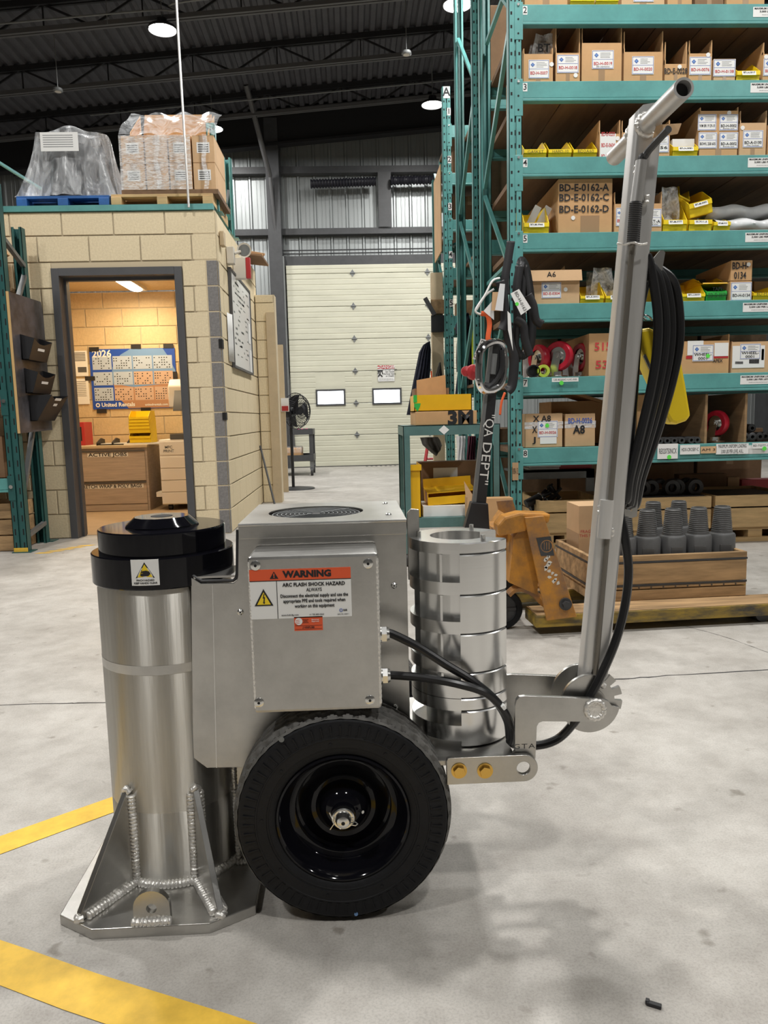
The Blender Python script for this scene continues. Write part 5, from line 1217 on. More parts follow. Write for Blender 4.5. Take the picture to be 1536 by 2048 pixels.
cloth('work_gloves', 'dark cloth gloves hanging below the grey-green cart top', 'gloves', [(840, 875), (845, 890), (862, 905), (872, 912), (884, 890), (882, 885), (880, 880), (876, 874)], 5.3, 'greycl', .05, 2)
cloth('wrapped_bag', 'silver crumpled plastic seen through the cart frame', 'bag', [(912, 872), (914, 890), (914, 905), (914, 922), (930, 922), (930, 905), (931, 890), (932, 872)], 6.0, 'wb', .04, 3)
cloth('maroon_curtain', 'dark maroon cloth hanging behind the right side of the cart frame', 'cloth', [(936, 872), (935, 890), (933, 915), (932, 945), (950, 945), (951, 915), (951, 890), (952, 872)], 6.1, 'maroon', .04, 4)
t = thing('hand_truck', 'red hand truck leaning by the timber post beyond the cart', 'hand truck', at(840, 935, 9.0)); t.location.z = 0
MB().tube([(0, .0, .01), (.12, .25, .55)], .02, 6).tube([(.2, .0, .01), (.30, .25, .55)], .02, 6).tube([(.08, .2, .4), (.28, .2, .4)], .015, 6).build('frame', 'redpl', t); MB().box(-.02, .24, -.12, .02, .004, .012).build('toe_plate', 'redpl', t)
t = thing('cap_box', 'brown carton with tools on the lowest beam of the far rack', 'carton', (1.27, 7.86, 0)); t.location.z = 1.931; MB().box(-.13, .2, 0, .35, 0, .16).build('body', 'wood', t, smooth=0)
for x_, px_ in ((0, 926),):
    t = thing('green_pot', 'dark green round tub on the fourth beam of the far rack', 'tub', at(930, 510, 7.9)); t.location.z = 2.406; MB().lathe([(0, 0), (.10, 0), (.11, .22), (.13, .23), (.13, .25), (0, .25)], n=20).build('tub', 'tealdk', t)
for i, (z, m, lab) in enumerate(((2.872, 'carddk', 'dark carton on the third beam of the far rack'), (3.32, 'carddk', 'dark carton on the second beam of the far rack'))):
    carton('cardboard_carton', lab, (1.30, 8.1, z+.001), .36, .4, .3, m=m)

# ---- straps, belts and tags hung on the tall rack upright
def strap(label, pts, Y, m='black', w=.03, th=.004, name='rubber_strap', cat='strap', group=None):
    P = smooth_path([at(x, y, Y+dy) for x, y, dy in pts], 8); o_ = P[0]
    t = thing(name, label, cat, o_, group=group); b = MB(); n = len(P); vs = []
    for i, p in enumerate(P):
        d = (P[min(i+1, n-1)]-P[max(i-1, 0)]).normalized(); s = Vector((d.z, 0, -d.x)); s = s.normalized() if s.length > .01 else Vector((1, 0, 0))
        # strap stands edgewise a little so that both faces read
        e = (s*.92+Vector((0, .4, 0)))*w/2
        vs += [p-o_-e, p-o_+e]
    b.add(vs, [(2*i, 2*i+1, 2*i+3, 2*i+2) for i in range(n-1)]); b.build('strap', m, t, smooth=60, thick=th)
    return t
YS = 4.62
strap('wide black rubber strap forming the tall outer loop on the rack upright', [(1040, 530, 0), (1033, 580, 0), (1035, 640, 0), (1030, 690, .02), (1045, 712, .04), (1062, 690, .05), (1066, 640, .05), (1062, 590, .05), (1054, 540, .05), (1045, 520, .03), (1040, 530, 0)], YS, w=.05, group='black straps on the rack upright')
strap('black rubber strap forming the inner loop on the rack upright', [(1048, 530, 0), (1044, 600, 0), (1048, 660, .02), (1056, 685, .03), (1060, 650, .05), (1056, 590, .05), (1050, 535, .03)], YS+.05, w=.04, group='black straps on the rack upright')
strap('black strap with a flared end pointing right over beam 6', [(1056, 590, 0), (1066, 610, 0), (1072, 640, 0), (1085, 649, 0)], YS-.02, w=.05, group='black straps on the rack upright')
strap('black strap curling left below the white tags', [(1030, 640, 0), (1046, 650, 0), (1050, 680, 0), (1060, 712, 0)], YS-.02, w=.05, group='black straps on the rack upright')
strap('thin dark strap hanging straight down from above the tags', [(1022, 482, 0), (1016, 520, 0), (1010, 560, 0), (1012, 590, 0)], YS+.02, w=.05, group='black straps on the rack upright')
strap('black belt with steel studs hanging behind the paper tags', [(1000, 562, 0), (1008, 600, 0), (1010, 640, 0), (1004, 660, 0)], YS-.03, w=.055, group='black straps on the rack upright')
strap('black strap trailing down beside the lower rack slots', [(1012, 640, 0), (1020, 690, 0), (1028, 720, 0), (1024, 770, 0), (1014, 782, 0)], YS, w=.06, group='black straps on the rack upright')
strap('white plastic tie looping left of the black straps', [(1000, 556, 0), (985, 562, 0), (970, 590, 0), (951, 621, 0), (966, 630, 0)], YS, 'white', .012, name='cable_tie', cat='tie'); strap('second white tie crossing toward the tags', [(988, 578, 0), (970, 592, 0), (953, 620, 0)], YS+.02, 'white', .012, name='cable_tie', cat='tie')
strap('orange cord hanging over the chrome handle loop', [(962, 627, 0), (975, 630, 0), (979, 650, 0), (976, 680, 0), (984, 682, 0)], YS-.02, 'cord', .03, name='orange_cord', cat='cord'); strap('thin orange cord dangling below the straps', [(1010, 785, 0), (1003, 805, 0), (1000, 830, 0)], YS, 'cord', .014, name='orange_cord', cat='cord')
def ptag(label, pts, Y, m='white', txt=None, dotp=None):
    P = [at(x, y, Y) for x, y in pts]; o_ = P[0]; t = thing('paper_tag', label, 'tag', o_)
    b = MB(); b.prism([((p-o_).x, (p-o_).z) for p in P], 'y', 0, .0012); b.build('tag', m, t, smooth=0)
    if dotp: c = at(dotp[0], dotp[1], Y)-o_; MB().cyl((c.x, -.001, c.z), (c.x, 0, c.z), .011, n=14).build('dot', 'greendot', t)
    if txt:
        e = (P[1]-P[0]); a_ = math.atan2(e.z, e.x); c = sum((p for p in P), Vector())/len(P)-o_
        words(txt, t, (c.x, -.0015, c.z), .027, 'ink', rot=Matrix.Rotation(-txt_rot.get(txt, 0), 4, 'Y') @ ROTF, name='handwriting')
    return t
txt_rot = {'BD-H-0163': R(-62), 'CC-163': R(62)}
ptag('white paper tag with a green dot on the black straps', [(1021, 587), (1038, 578), (1062, 616), (1042, 630)], YS-.06, txt='BD-H-0163', dotp=(1034, 608)); ptag('cream paper tag hanging behind the black straps', [(985, 584), (1002, 584), (1003, 622), (983, 621)], YS-.05, 'card2'); ptag('grey-white paper tag over the cream one', [(1000, 567), (1010, 568), (1006, 622), (990, 620)], YS-.065, 'wb')
ptag('white triangular paper corner left of the cream tag', [(967, 622), (988, 598), (988, 640)], YS-.03); ptag('long narrow white tag hanging below the belt', [(1015, 622), (1021, 628), (1026, 702), (1016, 660)], YS-.06); ptag('white tag with writing hanging on the chrome handle loop', [(962, 677), (973, 680), (958, 720), (945, 718)], 3.3, txt='CC-163')

# goods stored on the rack row behind, seen only as dark cartons through the shelves
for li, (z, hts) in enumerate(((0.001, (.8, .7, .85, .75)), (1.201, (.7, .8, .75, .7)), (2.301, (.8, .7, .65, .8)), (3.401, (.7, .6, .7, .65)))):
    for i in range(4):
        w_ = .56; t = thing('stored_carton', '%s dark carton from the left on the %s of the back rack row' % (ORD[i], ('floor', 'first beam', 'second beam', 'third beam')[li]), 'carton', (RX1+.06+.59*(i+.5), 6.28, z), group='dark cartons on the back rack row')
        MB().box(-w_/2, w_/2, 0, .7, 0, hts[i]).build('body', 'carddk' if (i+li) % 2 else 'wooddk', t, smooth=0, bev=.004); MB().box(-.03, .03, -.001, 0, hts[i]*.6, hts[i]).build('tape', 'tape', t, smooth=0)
# ================================================================ orange pallet truck and its load
jk = thing('pallet_truck', 'worn orange hand pallet truck with a black handle lettered QA DEPT', 'pallet truck', (.75, 3.2, 0), world=True)
Jr = Matrix.Translation((.74, 3.0, 0)) @ Matrix.Rotation(R(3.5), 4, 'Z')
def fork(y0, y1):
    f = MB().box(0, 1.18, y0, y1, .036, .088, Jr).build('fork', 'forkp', jk, smooth=0, bev=.004)
    MB().box(.005, 1.175, y0+.004, y1-.004, .088, .0905, Jr).build('fork_top', 'crate', f, smooth=0)
    MB().cyl(Jr @ Vector((1.02, y0+.03, .036)), Jr @ Vector((1.02, y1-.03, .036)), .035, n=16).build('load_roller', 'iron', f)
    return f
fork(0, .16); fork(.42, .58)
# lift yoke: two sloping side plates, head and cross panel
def yk(y0, y1):
    b = MB(); P = [at(1048, 1034, 3.0), at(1086, 1031, 3.0), at(1152, 1232, 3.0), at(1092, 1240, 3.0)]
    b.prism([(p.x, p.z) for p in P], 'y', y0, y1); return b
o = yk(2.985, 3.0).build('yoke_plate', 'rust', jk, smooth=0, bev=.003); yk(3.58, 3.595).build('yoke_plate', 'rust', jk, smooth=0)
c = at(1131, 1208, 2.98); MB().cyl((c.x, 2.955, c.z), (c.x, 3.0, c.z), .016, n=6).cyl((c.x, 2.975, c.z), (c.x, 2.985, c.z), .026, n=18).build('pivot_bolt', 'iron', o, smooth=30)
c = at(1085, 1088, 2.98); MB().prism([(c.x-.025, c.z+.025), (c.x+.035, c.z+.03), (c.x+.05, c.z-.05), (c.x-.005, c.z-.05)], 'y', 2.9835, 2.985).build('worn_badge', 'iron', o, smooth=0)
bb = MB(); bb.lathe([(.022, 0), (.026, 0)], (c.x+.018, 2.9828, c.z-.010), 'y', 20)
for k in range(3): bb.box(c.x+.006+.010*k, c.x+.0095+.010*k, 2.9826, 2.983, c.z-.024, c.z+.006)
bb.build('round_emblem', 'rust', o, smooth=0, kind='stuff')
b = MB()
for k in range(14):
    p = at(1090+k*1.6+random.uniform(-9, 9), 1112+k*4.2, 2.985); b.prism([(p.x+random.uniform(.004, .012)*math.cos(a*PI/3), p.z+random.uniform(.004, .012)*math.sin(a*PI/3)) for a in range(6)], 'y', 2.9838, 2.985)
b.build('torn_sticker', 'offwhite', o, smooth=0, kind='stuff')
P = [at(1046, 1050, 3.03), at(1078, 1085, 3.03), at(1075, 1190, 3.03), at(1018, 1165, 3.03), at(1028, 1075, 3.03)]
MB().prism([(p.x, p.z) for p in P], 'y', 3.03, 3.55).build('cross_panel', 'orangep', jk, smooth=0)
P = [at(986, 1044, 3.1), at(1000, 1028, 3.1), at(1030, 1020, 3.1), at(1090, 1022, 3.1), at(1086, 1040, 3.1), at(1052, 1046, 3.1), at(1040, 1056, 3.1), at(988, 1066, 3.1)]
MB().prism([(p.x, p.z) for p in P], 'y', 3.0, 3.10).build('yoke_head', 'orangep', jk, smooth=0, bev=.01)
p = at(998, 1072, 3.2); MB().box(p.x-.02, p.x+.03, 3.15, 3.45, p.z-.02, p.z+.03).build('lift_pad', 'rust', jk, smooth=0)
MB().cyl((.66, 3.3, .10), (.66, 3.3, .42), .055, .04, n=18).build('pump_body', 'black', jk)
p = at(1018, 1120, 3.15); MB().lathe([(0, .03), (.045, .03), (.05, 0), (.045, -.03), (0, -.03)], (p.x, 3.2, p.z), 'y', 20).build('pump_knuckle', 'black', jk); MB().cyl((p.x, 3.165, p.z), (p.x, 3.169, p.z), .022, n=16).build('grease_cap', 'chrome', jk)
for y_ in (3.14, 3.40):
    wh = MB().lathe([(.062, -.024), (.082, -.024), (.088, -.015), (.088, .015), (.082, .024), (.062, .024), (.062, -.024)], (.625, y_, .088), 'y', 32).build('steer_wheel', 'rubber', jk)
    MB().lathe([(0, -.02), (.02, -.022), (.022, -.012), (.06, -.010), (.064, -.02), (.064, .02), (.0, .02)], (.625, y_, .088), 'y', 28).build('wheel_hub', 'iron', wh)
    bb = MB()
    for k in range(5): bb.box(.02, .06, y_-.016, y_-.01, .088-.006, .088+.006, Matrix.Translation((.625, 0, 0)) @ Matrix.Translation((0, 0, .088)) @ Matrix.Rotation(k*2*PI/5, 4, 'Y') @ Matrix.Translation((0, 0, -.088)))
    bb.build('spokes', 'iron', wh, smooth=0)
for y_ in (3.06, 3.5):
    P = smooth_path([at(1012, 1184, 3.1), at(1030, 1172, 3.1), at(1060, 1180, 3.1), at(1090, 1206, 3.1), at(1140, 1218, 3.1)], 5)
    MB().tube([(p.x, y_, p.z) for p in P], .017, 6).build('push_rod', 'rust', jk)
# handle
HY = 3.22
h0, h1 = at(953, 1050, HY), at(990, 690, HY)
d_ = (h1-h0); dn = d_.normalized(); rt = Vector((dn.z, 0, -dn.x))
def hb(a, w0, w1, t0, t1):
    pass
b = MB(); A, B_ = h0+d_*.10, h1
for q, w_ in ((A, .030), (B_, .024)):
    for s, yy in ((-1, -.014), (1, -.014), (1, .014), (-1, .014)): b.v.append(tuple(q+rt*s*w_+Vector((0, yy, 0))))
b.f = [(0, 1, 5, 4), (1, 2, 6, 5), (2, 3, 7, 6), (3, 0, 4, 7), (3, 2, 1, 0), (4, 5, 6, 7)]; b.m = [0]*6
hd_ = b.build('handle_bar', 'black', jk, smooth=0, bev=.002)
b = MB()
for q, w_ in ((A-rt*.022, .008), (B_-rt*.018, .007)):
    for s, yy in ((-1, -.016), (1, -.016), (1, .0), (-1, .0)): b.v.append(tuple(q+rt*s*w_+Vector((0, yy, 0))))
b.f = [(0, 1, 5, 4), (1, 2, 6, 5), (2, 3, 7, 6), (3, 0, 4, 7), (3, 2, 1, 0), (4, 5, 6, 7)]; b.m = [0]*6
b.build('worn_edge', 'galv', hd_, smooth=0)
b = MB(); q0, q1 = h0-d_*.02, h0+d_*.13
for q, w_ in ((q0, .055), (q1, .036)):
    for s, yy in ((-1, -.03), (1, -.03), (1, .03), (-1, .03)): b.v.append(tuple(q+rt*s*w_+Vector((0, yy, 0))))
b.f = [(0, 1, 5, 4), (1, 2, 6, 5), (2, 3, 7, 6), (3, 0, 4, 7), (3, 2, 1, 0), (4, 5, 6, 7)]; b.m = [0]*6
b.build('handle_socket', 'black', jk, smooth=0, bev=.004)
RX = Matrix((-dn, rt, Vector((0, -1, 0)))).transposed().to_4x4()
for tx, py, wd in (('"QA', 848, .095), ('DEPT"', 924, .18)):
    t_ = (py-690)/(1050-690); c = h1.lerp(h0, t_)+Vector((0, -.0165, 0))+rt*.006
    words(tx, hd_, c, .055, 'white', rot=RX, w=wd, name='hand_lettering')
P = [(958, 725), (961, 703), (972, 690), (990, 684), (1004, 690), (1010, 712), (1009, 742), (1001, 768), (986, 780), (968, 781), (959, 768), (957, 745)]
ring = [at(x, y, HY-.03+.0016*(x-984)) for x, y in P]
sm = smooth_path(ring+[ring[0]], 4)[:-1]
MB().tube(sm, .0155, 10, closed=True).build('grip_loop', 'chrome', jk)
P2 = [(1003, 700), (1002, 740), (985, 768), (968, 770)]
MB().tube(smooth_path([at(x, y, HY-.01) for x, y in P2], 5), .013, 8).build('control_lever', 'black', jk)
MB().cyl(h1-d_*.16+Vector((0, -.02, 0)), h1-d_*.05+Vector((0, -.02, 0)), .012, n=8).build('lever_rod', 'galv', jk)
p = at(948, 744, HY); MB().lathe([(0, .028), (.03, .02), (.034, 0), (.03, -.02), (0, -.028)], (p.x, HY+.02, p.z), 'y', 14).lathe([(0, .02), (.022, .012), (.022, -.012), (0, -.02)], (p.x-.03, HY+.02, p.z+.005), 'y', 12).build('red_knob', 'redpl', jk)

# crate with threaded pins on the forks
KZ = .0915
k0, k1 = at(1178, 1205, 3.20), at(1493, 1197, 3.20)
kw = k1.x-k0.x; ck = thing('wooden_crate', 'rough wooden crate with steel bands holding threaded pins on the pallet truck', 'crate', ((k0.x+k1.x)/2, 3.19, KZ), R(2.5)); w = kw/2; D = .50; HH = .20
for z0, z1 in ((.0, .045), (.05, .062), (.072, .165), (.17, HH)):
    for y0, y1 in ((0, .02), (D-.02, D)):
        o = MB().box(-w, w, y0, y1, z0, z1).build('side_board', 'crate', ck, smooth=0, bev=.003)
    if z0 >= .05:
        for s in (-1, 1): MB().box(min(s*w, s*(w-.02)), max(s*w, s*(w-.02)), .02, D-.02, z0, z1).build('end_board', 'crate', ck, smooth=0, bev=.003)
for z in (.063, .166): MB().box(-w-.001, w+.001, -.0015, .001, z, z+.009).build('steel_band', 'iron', ck, smooth=0); MB().box(-w-.0015, -w+.001, 0, D, z, z+.009).build('steel_band', 'iron', ck, smooth=0)
MB().box(-w+.02, w-.02, .02, D-.02, .045, .06).build('bottom_board', 'crate', ck, smooth=0)
for x_ in (-w+.01, w-.09): MB().box(x_, x_+.08, .02, D-.02, 0.0, .045).build('runner', 'crate', ck, smooth=0)
bb = MB()
for k in range(12): x_ = -w+.05+k*(2*w-.1)/11; bb.cyl((x_, -.0012, .056), (x_, .001, .056), .004, n=6)
bb.build('nail_heads', 'iron', ck, smooth=0, kind='stuff')
def pin_proto():
    t = thing('threaded_pin', '', 'drill fitting', (0, 0, 0), group='threaded pins in the crate')
    hB = .205
    b = MB(); b.lathe([(0, 0), (.057, 0), (.059, .004), (.059, hB-.008), (.055, hB), (.046, hB+.004)], n=32); b.build('body', 'graphite', t)
    prof = [(.046, hB+.004), (.0455, hB+.012)]; n = 13
    for k in range(n):
        z = hB+.012+k*.0085; r_ = .0445-.0105*k/n; prof += [(r_, z), (r_+.0012, z+.003), (r_-.003, z+.006), (r_-.003, z+.0075)]
    prof += [(.031, z+.010), (.022, z+.010), (.020, z-.02), (0, z-.02)]
    MB().lathe(prof, n=32).build('thread', 'graphite', t)
    MB().box(-.024, .024, -.0602, -.045, hB-.075, hB-.045).build('wrench_flat', 'graphite', t, smooth=0)
    return t
pp = pin_proto(); pz = KZ+.061
spec = [(1246, 1037, 3.29, 'threaded pin in the crate partly hidden by the machine handle and cable'), (1294, 1036, 3.29, 'threaded pin in the crate just right of the hanging cable'), (1345, 1034, 3.30, 'middle threaded pin of the front row in the crate'), (1396, 1031, 3.31, 'threaded pin second from the right end of the front row in the crate'), (1443, 1028, 3.33, 'threaded pin at the right end of the crate'), (1305, 1010, 3.56, 'rear threaded pin behind the one beside the cable'), (1356, 1008, 3.57, 'rear threaded pin behind the middle of the crate front row')]
for i, (px, py, Y, lab) in enumerate(spec):
    o = pp if i == 0 else copy_tree(pp); p = at(px, 1075, Y); o.location = (p.x, Y, pz); o['label'] = lab; o.rotation_euler = (0, 0, random.uniform(-.3, .3))
p = at(1172, 1050, 3.5)
t = thing('cardboard_carton', 'carton with red print standing in the wooden crate beside the machine handle', 'carton', (p.x+.035, 3.45, pz)); MB().box(-.085, .085, 0, .2, 0, at(1172, 1012, 3.45).z-pz).build('body', 'card2', t, smooth=0)
words('FRAGILE\nTHIS SIDE', t, (-.04, -.001, .2), .02, 'redink'); MB().box(-.086, -.085, 0, .2, .02, .2).build('tape', 'tape', t, smooth=0)
words('W', t, (-.05, -.001, .08), .05, 'ink', bold=.03)
# ================================================================ the machine
mc = thing('wheeled_machine', 'aluminium wheeled machine with black-capped cylinder, warning-labelled box and tall tow handle', 'machine', (-.10, 1.5, 0), world=True)
CX, CYL = -.387, 1.515
# ---- base plate, tube, cap
plate = MB().prism([(-.494, 1.265), (-.283, 1.265), (-.206, 1.311), (-.206, 1.72), (-.283, 1.766), (-.494, 1.766), (-.567, 1.72), (-.567, 1.311)], 'z', 0, .02).build('base_plate', 'alu', mc, smooth=0, bev=.0015)
TR = .131
zg = at(300, 1340, 1.39).z; zw = at(330, 1625, 1.39).z
MB().lathe([(TR, .02), (TR, zw-.004), (TR-.0015, zw-.001), (TR-.0015, zw+.001), (TR, zw+.004), (TR, .60), (TR-.004, .614), (0, .614)], (CX, CYL, 0), n=96).build('tube', 'alu_tube', mc)
MB().lathe([(TR+.0004, zg-.009), (TR+.0004, zg+.009)], (CX, CYL, 0), n=96).build('tube_band', 'alu', mc)
capo = MB().lathe([(TR-.002, .612), (.137, .612), (.1385, .614), (.1385, .669), (.1365, .671), (.1235, .671), (.1235, .713), (.1215, .7155), (.0, .7155)], (CX, CYL, 0), n=96).build('cap', 'gloss', mc)
b = MB(); b.lathe([(.073, .7155), (.073, .7175), (.054, .734), (.022, .734), (.020, .718), (0, .718)], (CX, CYL, 0), n=12); b.build('cap_nut', 'gloss', capo, smooth=20)
MB().lathe([(.0215, .7345), (.0, .7346)], (CX, CYL, 0), n=24).build('cap_hole', 'dark', capo)
# pinch hazard sticker wrapped on the cap
RS = .1388
def bend(o, rr):
    X = INV[mc.name].inverted(); I = INV[mc.name]
    for v in o.data.vertices:
        p = X @ v.co; a = (p.x-CX)/rr; e = (CYL-rr)-p.y     # e: how proud of the face
        v.co = I @ Vector((CX+(rr+e)*math.sin(a), CYL-(rr+e)*math.cos(a), p.z))
def arcbox(x0, x1, z0, z1, e0, e1, name, m, par, n=8):
    b = MB()
    for k in range(n): b.box(x0+(x1-x0)*k/n, x0+(x1-x0)*(k+1)/n, CYL-RS-e1, CYL-RS-e0, z0, z1)
    o = b.build(name, m, par, smooth=0); bend(o, RS); return o
xa, xb = at(262, 1145, 1.377).x, at(318, 1145, 1.377).x; za, zb_ = at(290, 1171, 1.377).z, at(290, 1119, 1.377).z
xa = CX+RS*math.asin((xa-CX)/RS); xb = CX+RS*math.asin((xb-CX)/RS)
lb = arcbox(xa, xb, za, zb_, 0, .0005, 'pinch_label', 'white', capo); xm = (xa+xb)/2; hz_ = zb_-za; wz = xb-xa
def flatpoly(pts, e0, e1, m, par, name):
    o = MB().prism([(xm+x*wz, za+z*hz_) for x, z in pts], 'y', CYL-RS-e1, CYL-RS-e0).build(name, m, par, smooth=0); bend(o, RS); return o
flatpoly([(-.34, .29), (.34, .29), (0, .90)], .0005, .0008, 'ink', lb, 'triangle_border'); flatpoly([(-.27, .325), (.27, .325), (0, .82)], .0008, .0011, 'signyel', lb, 'triangle')
flatpoly([(-.13, .36), (.12, .37), (.20, .45), (.16, .54), (.05, .58), (-.08, .56), (-.15, .50), (-.03, .49), (-.16, .44)], .0011, .0013, 'ink', lb, 'hand_symbol'); flatpoly([(-.17, .37), (-.15, .37), (-.09, .62), (-.11, .62)], .0011, .0013, 'ink', lb, 'hand_symbol')
for tx, z, wd in (('PINCH HAZARD', .20, .64), ('KEEP HANDS CLEAR', .09, .84)):
    o = words(tx, lb, (xm, CYL-RS-.0009, za+z*hz_), hz_*.10, 'ink', w=wz*wd, bold=.03); bend(o, RS)
# ---- gussets, welds, lifting lug
def bead(pts, r, name='weld_bead', n=8, step=.0024):
    P = smooth_path(pts, 6); L = [0]
    for i in range(1, len(P)): L.append(L[-1]+(P[i]-P[i-1]).length)
    k = max(4, int(L[-1]/step)); out = []; rs = []
    for i in range(k+1):
        s = L[-1]*i/k; j = max(q for q in range(len(L)) if L[q] <= s+1e-9); j = min(j, len(P)-2)
        f = (s-L[j])/max(1e-9, L[j+1]-L[j]); out.append(P[j].lerp(P[j+1], f)); rs.append(r*(1.0+.30*abs(math.sin(PI*i/3))-.18+random.uniform(-.04, .04)))
    return MB().tube(out, rs, n).build(name, 'weld', mc, smooth=50)
def gusset(dx, dy, reach=.262, tall=.215):
    L = math.hypot(dx, dy); dx, dy = dx/L, dy/L; t = .006
    Mx = Matrix(((dx, -dy, 0, CX), (dy, dx, 0, CYL), (0, 0, 1, 0), (0, 0, 0, 1)))
    MB().prism([(.128, .0205), (reach, .0205), (reach, .034), (.138, tall), (.128, tall)], 'y', -t, t, Mx).build('gusset', 'alu', mc, smooth=0, bev=.001)
    for s in (-1, 1):
        W_ = lambda r, z, off=0: Mx @ Vector((r, s*(t+.003+off), z))
        bead([W_(TR+.001, .03), W_(TR+.001, .12), W_(TR+.001, tall-.01)], .0082); bead([W_(.135, .024), W_(.2, .024), W_(reach-.01, .024)], .0082)
    bead([Mx @ Vector((reach-.004, -t, .024)), Mx @ Vector((reach+.004, 0, .024)), Mx @ Vector((reach-.004, t, .024))], .007)
    bead([Mx @ Vector((TR+.003, -t, tall-.006)), Mx @ Vector((TR+.006, 0, tall+.002)), Mx @ Vector((TR+.003, t, tall-.006))], .0065)
gusset(-.524, -.853); gusset(.463, -.887); gusset(-.524, .853); gusset(.463, .887)
bead([(CX+(TR+.003)*math.sin(a), CYL-(TR+.003)*math.cos(a), .024) for a in [R(-28)+R(52)*i/10 for i in range(11)]], .0090)
bead([(CX+(TR+.003)*math.sin(a), CYL-(TR+.003)*math.cos(a), .024) for a in [R(32)+R(60)*i/10 for i in range(11)]], .0090)
bead([(CX+(TR+.003)*math.sin(a), CYL-(TR+.003)*math.cos(a), .024) for a in [R(-100)+R(62)*i/10 for i in range(11)]], .0090)
lx = -.388; out = [(lx-.033, .0205), (lx+.033, .0205)]+[(lx+.033*math.cos(a), .048+.033*math.sin(a)) for a in [PI*i/14 for i in range(15)]]
MB().holed(out, (lx, .047), .0095, 'y', 1.276, 1.288).build('lifting_lug', 'alu', mc, smooth=30)
bead([(lx-.036, 1.274, .023), (lx, 1.272, .023), (lx+.036, 1.274, .023)], .0075)
# ---- frame plate between cylinder and wheel
fpz = MB().box(-.258, -.205, 1.452, 1.470, .0205, .255).build('frame_plate', 'alu', mc, smooth=0); bead([(-.258, 1.449, .03), (-.258, 1.449, .14), (-.258, 1.449, .25)], .005); bead([(-.25, 1.449, .245), (-.21, 1.449, .245)], .005); bead([(-.262, 1.447, .024), (-.235, 1.446, .024), (-.208, 1.447, .024)], .007)
MB().box(-.205, .13, 1.43, 1.70, .17, .25).build('underframe', 'alu', mc, smooth=0)
# ---- housing
HYF = 1.400
PP = [at(x, y, HYF) for x, y in ((812, 1046), (477, 1053), (476, 1150), (474, 1160), (467, 1166), (402, 1167), (382, 1155), (386, 1515), (414, 1536), (822, 1530))]
fp_ = MB().prism([(p.x, p.z) for p in PP], 'y', HYF, HYF+.004).build('front_plate', 'alu', mc, smooth=0, bev=.001)
zB = PP[8].z
b = MB(); b.box(-.205, .094, HYF+.004, 1.712, zB, .722); b.build('housing_body', 'alu', mc, smooth=0)
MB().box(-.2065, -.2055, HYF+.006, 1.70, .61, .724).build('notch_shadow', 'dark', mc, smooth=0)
zs_ = .630; A_, B2, C2 = gnd(405, 1164, zs_), gnd(472, 1160, zs_), gnd(478, 1124, zs_)
aA, aC = math.atan2(A_.x-CX, CYL-A_.y), R(86)
B2.y = max(B2.y, HYF+.006)
poly = [(CX+.140*math.sin(.62), CYL-.140*math.cos(.62)), (A_.x, max(A_.y, HYF+.006)), (-.209, HYF+.006), (-.209, 1.50)]+[(CX+.140*math.sin(aC+(0.62-aC)*i/10), CYL-.140*math.cos(aC+(0.62-aC)*i/10)) for i in range(11)][:-1]
MB().prism(poly, 'z', zs_-.004, zs_).build('notch_shelf', 'alu', mc, smooth=0)
for x_ in (-.285,): 
    bl = MB(); p, q = at(425, 1170, HYF-.0004), at(433, 1536, HYF-.0004); bl.tube([(p.x, HYF, p.z), (q.x, HYF, q.z)], .0006, 4); bl.build('bend_line', 'alu_bright', fp_)
b = MB(); b.tube([Vector((p.x, HYF+.0045, p.z)) for p in (at(x, y, HYF) for x, y in ((384, 1152), (403, 1163), (466, 1162), (472, 1157), (474, 1148), (475, 1060)))], .0035, 6); b.build('notch_gap_shade', 'black', fp_)  # black strip painting in the shade of the gap above the plate edge
# lid with a round fan opening
lid = MB().holed([(-.217, HYF-.004), (.098, HYF-.004), (.098, 1.72), (-.217, 1.72)], (-.079, 1.555), .098, 'z', .7255, .7285, n=64).build('lid', 'alu', mc, smooth=30)
b = MB(); b.box(-.217, .098, HYF-.004, HYF-.001, .700, .7255).box(.095, .098, HYF-.001, 1.72, .700, .7255).box(-.217, -.214, HYF-.001, 1.72, .700, .7255); b.build('lid_lip', 'alu', lid, smooth=0, bev=.001)
MB().tube([(-.217, HYF-.003, .7262), (.098, HYF-.003, .7262)], .003, 8).build('lid_bend', 'alu', lid)
MB().lathe([(.097, .7225), (0, .7223)], (-.079, 1.555, 0), n=48).build('fan_well', 'dark', lid)
b = MB()
for k in range(9):
    r_ = .018+k*.009; b.tube([(-.079+r_*math.cos(2*PI*i/48), 1.555+r_*math.sin(2*PI*i/48), .7245) for i in range(48)], .0012, 4, closed=True)
for k in range(4): a = PI/4+k*PI/2; b.tube([(-.079+.012*math.cos(a), 1.555+.012*math.sin(a), .7252), (-.079+.097*math.cos(a), 1.555+.097*math.sin(a), .7252)], .0014, 4)
b.build('fan_guard', 'galv', lid, kind='stuff'); MB().lathe([(0, .7250), (.016, .7248)], (-.079, 1.555, 0), n=20).build('fan_hub', 'black', lid)
def screw(c, n_='y', par=None, r=.0062, m='steel'):
    v = {'y': Vector((0, -1, 0)), 'z': Vector((0, 0, 1)), 'x': Vector((1, 0, 0))}[n_]; c = Vector(c)
    b = MB(); b.cyl(c, c+v*.0015, r, r*.95, 18).cyl(c+v*.0015, c+v*.0035, r*.95, r*.5, 18); o = b.build('screw', m, par or mc)
    MB().cyl(c+v*.0036, c+v*.0034, r*.3, n=6).build('socket', 'dark', o, smooth=0)
for px, py in ((770, 1007), (777, 1029)): p = gnd(px, py, .7287); screw(p, 'z', lid)
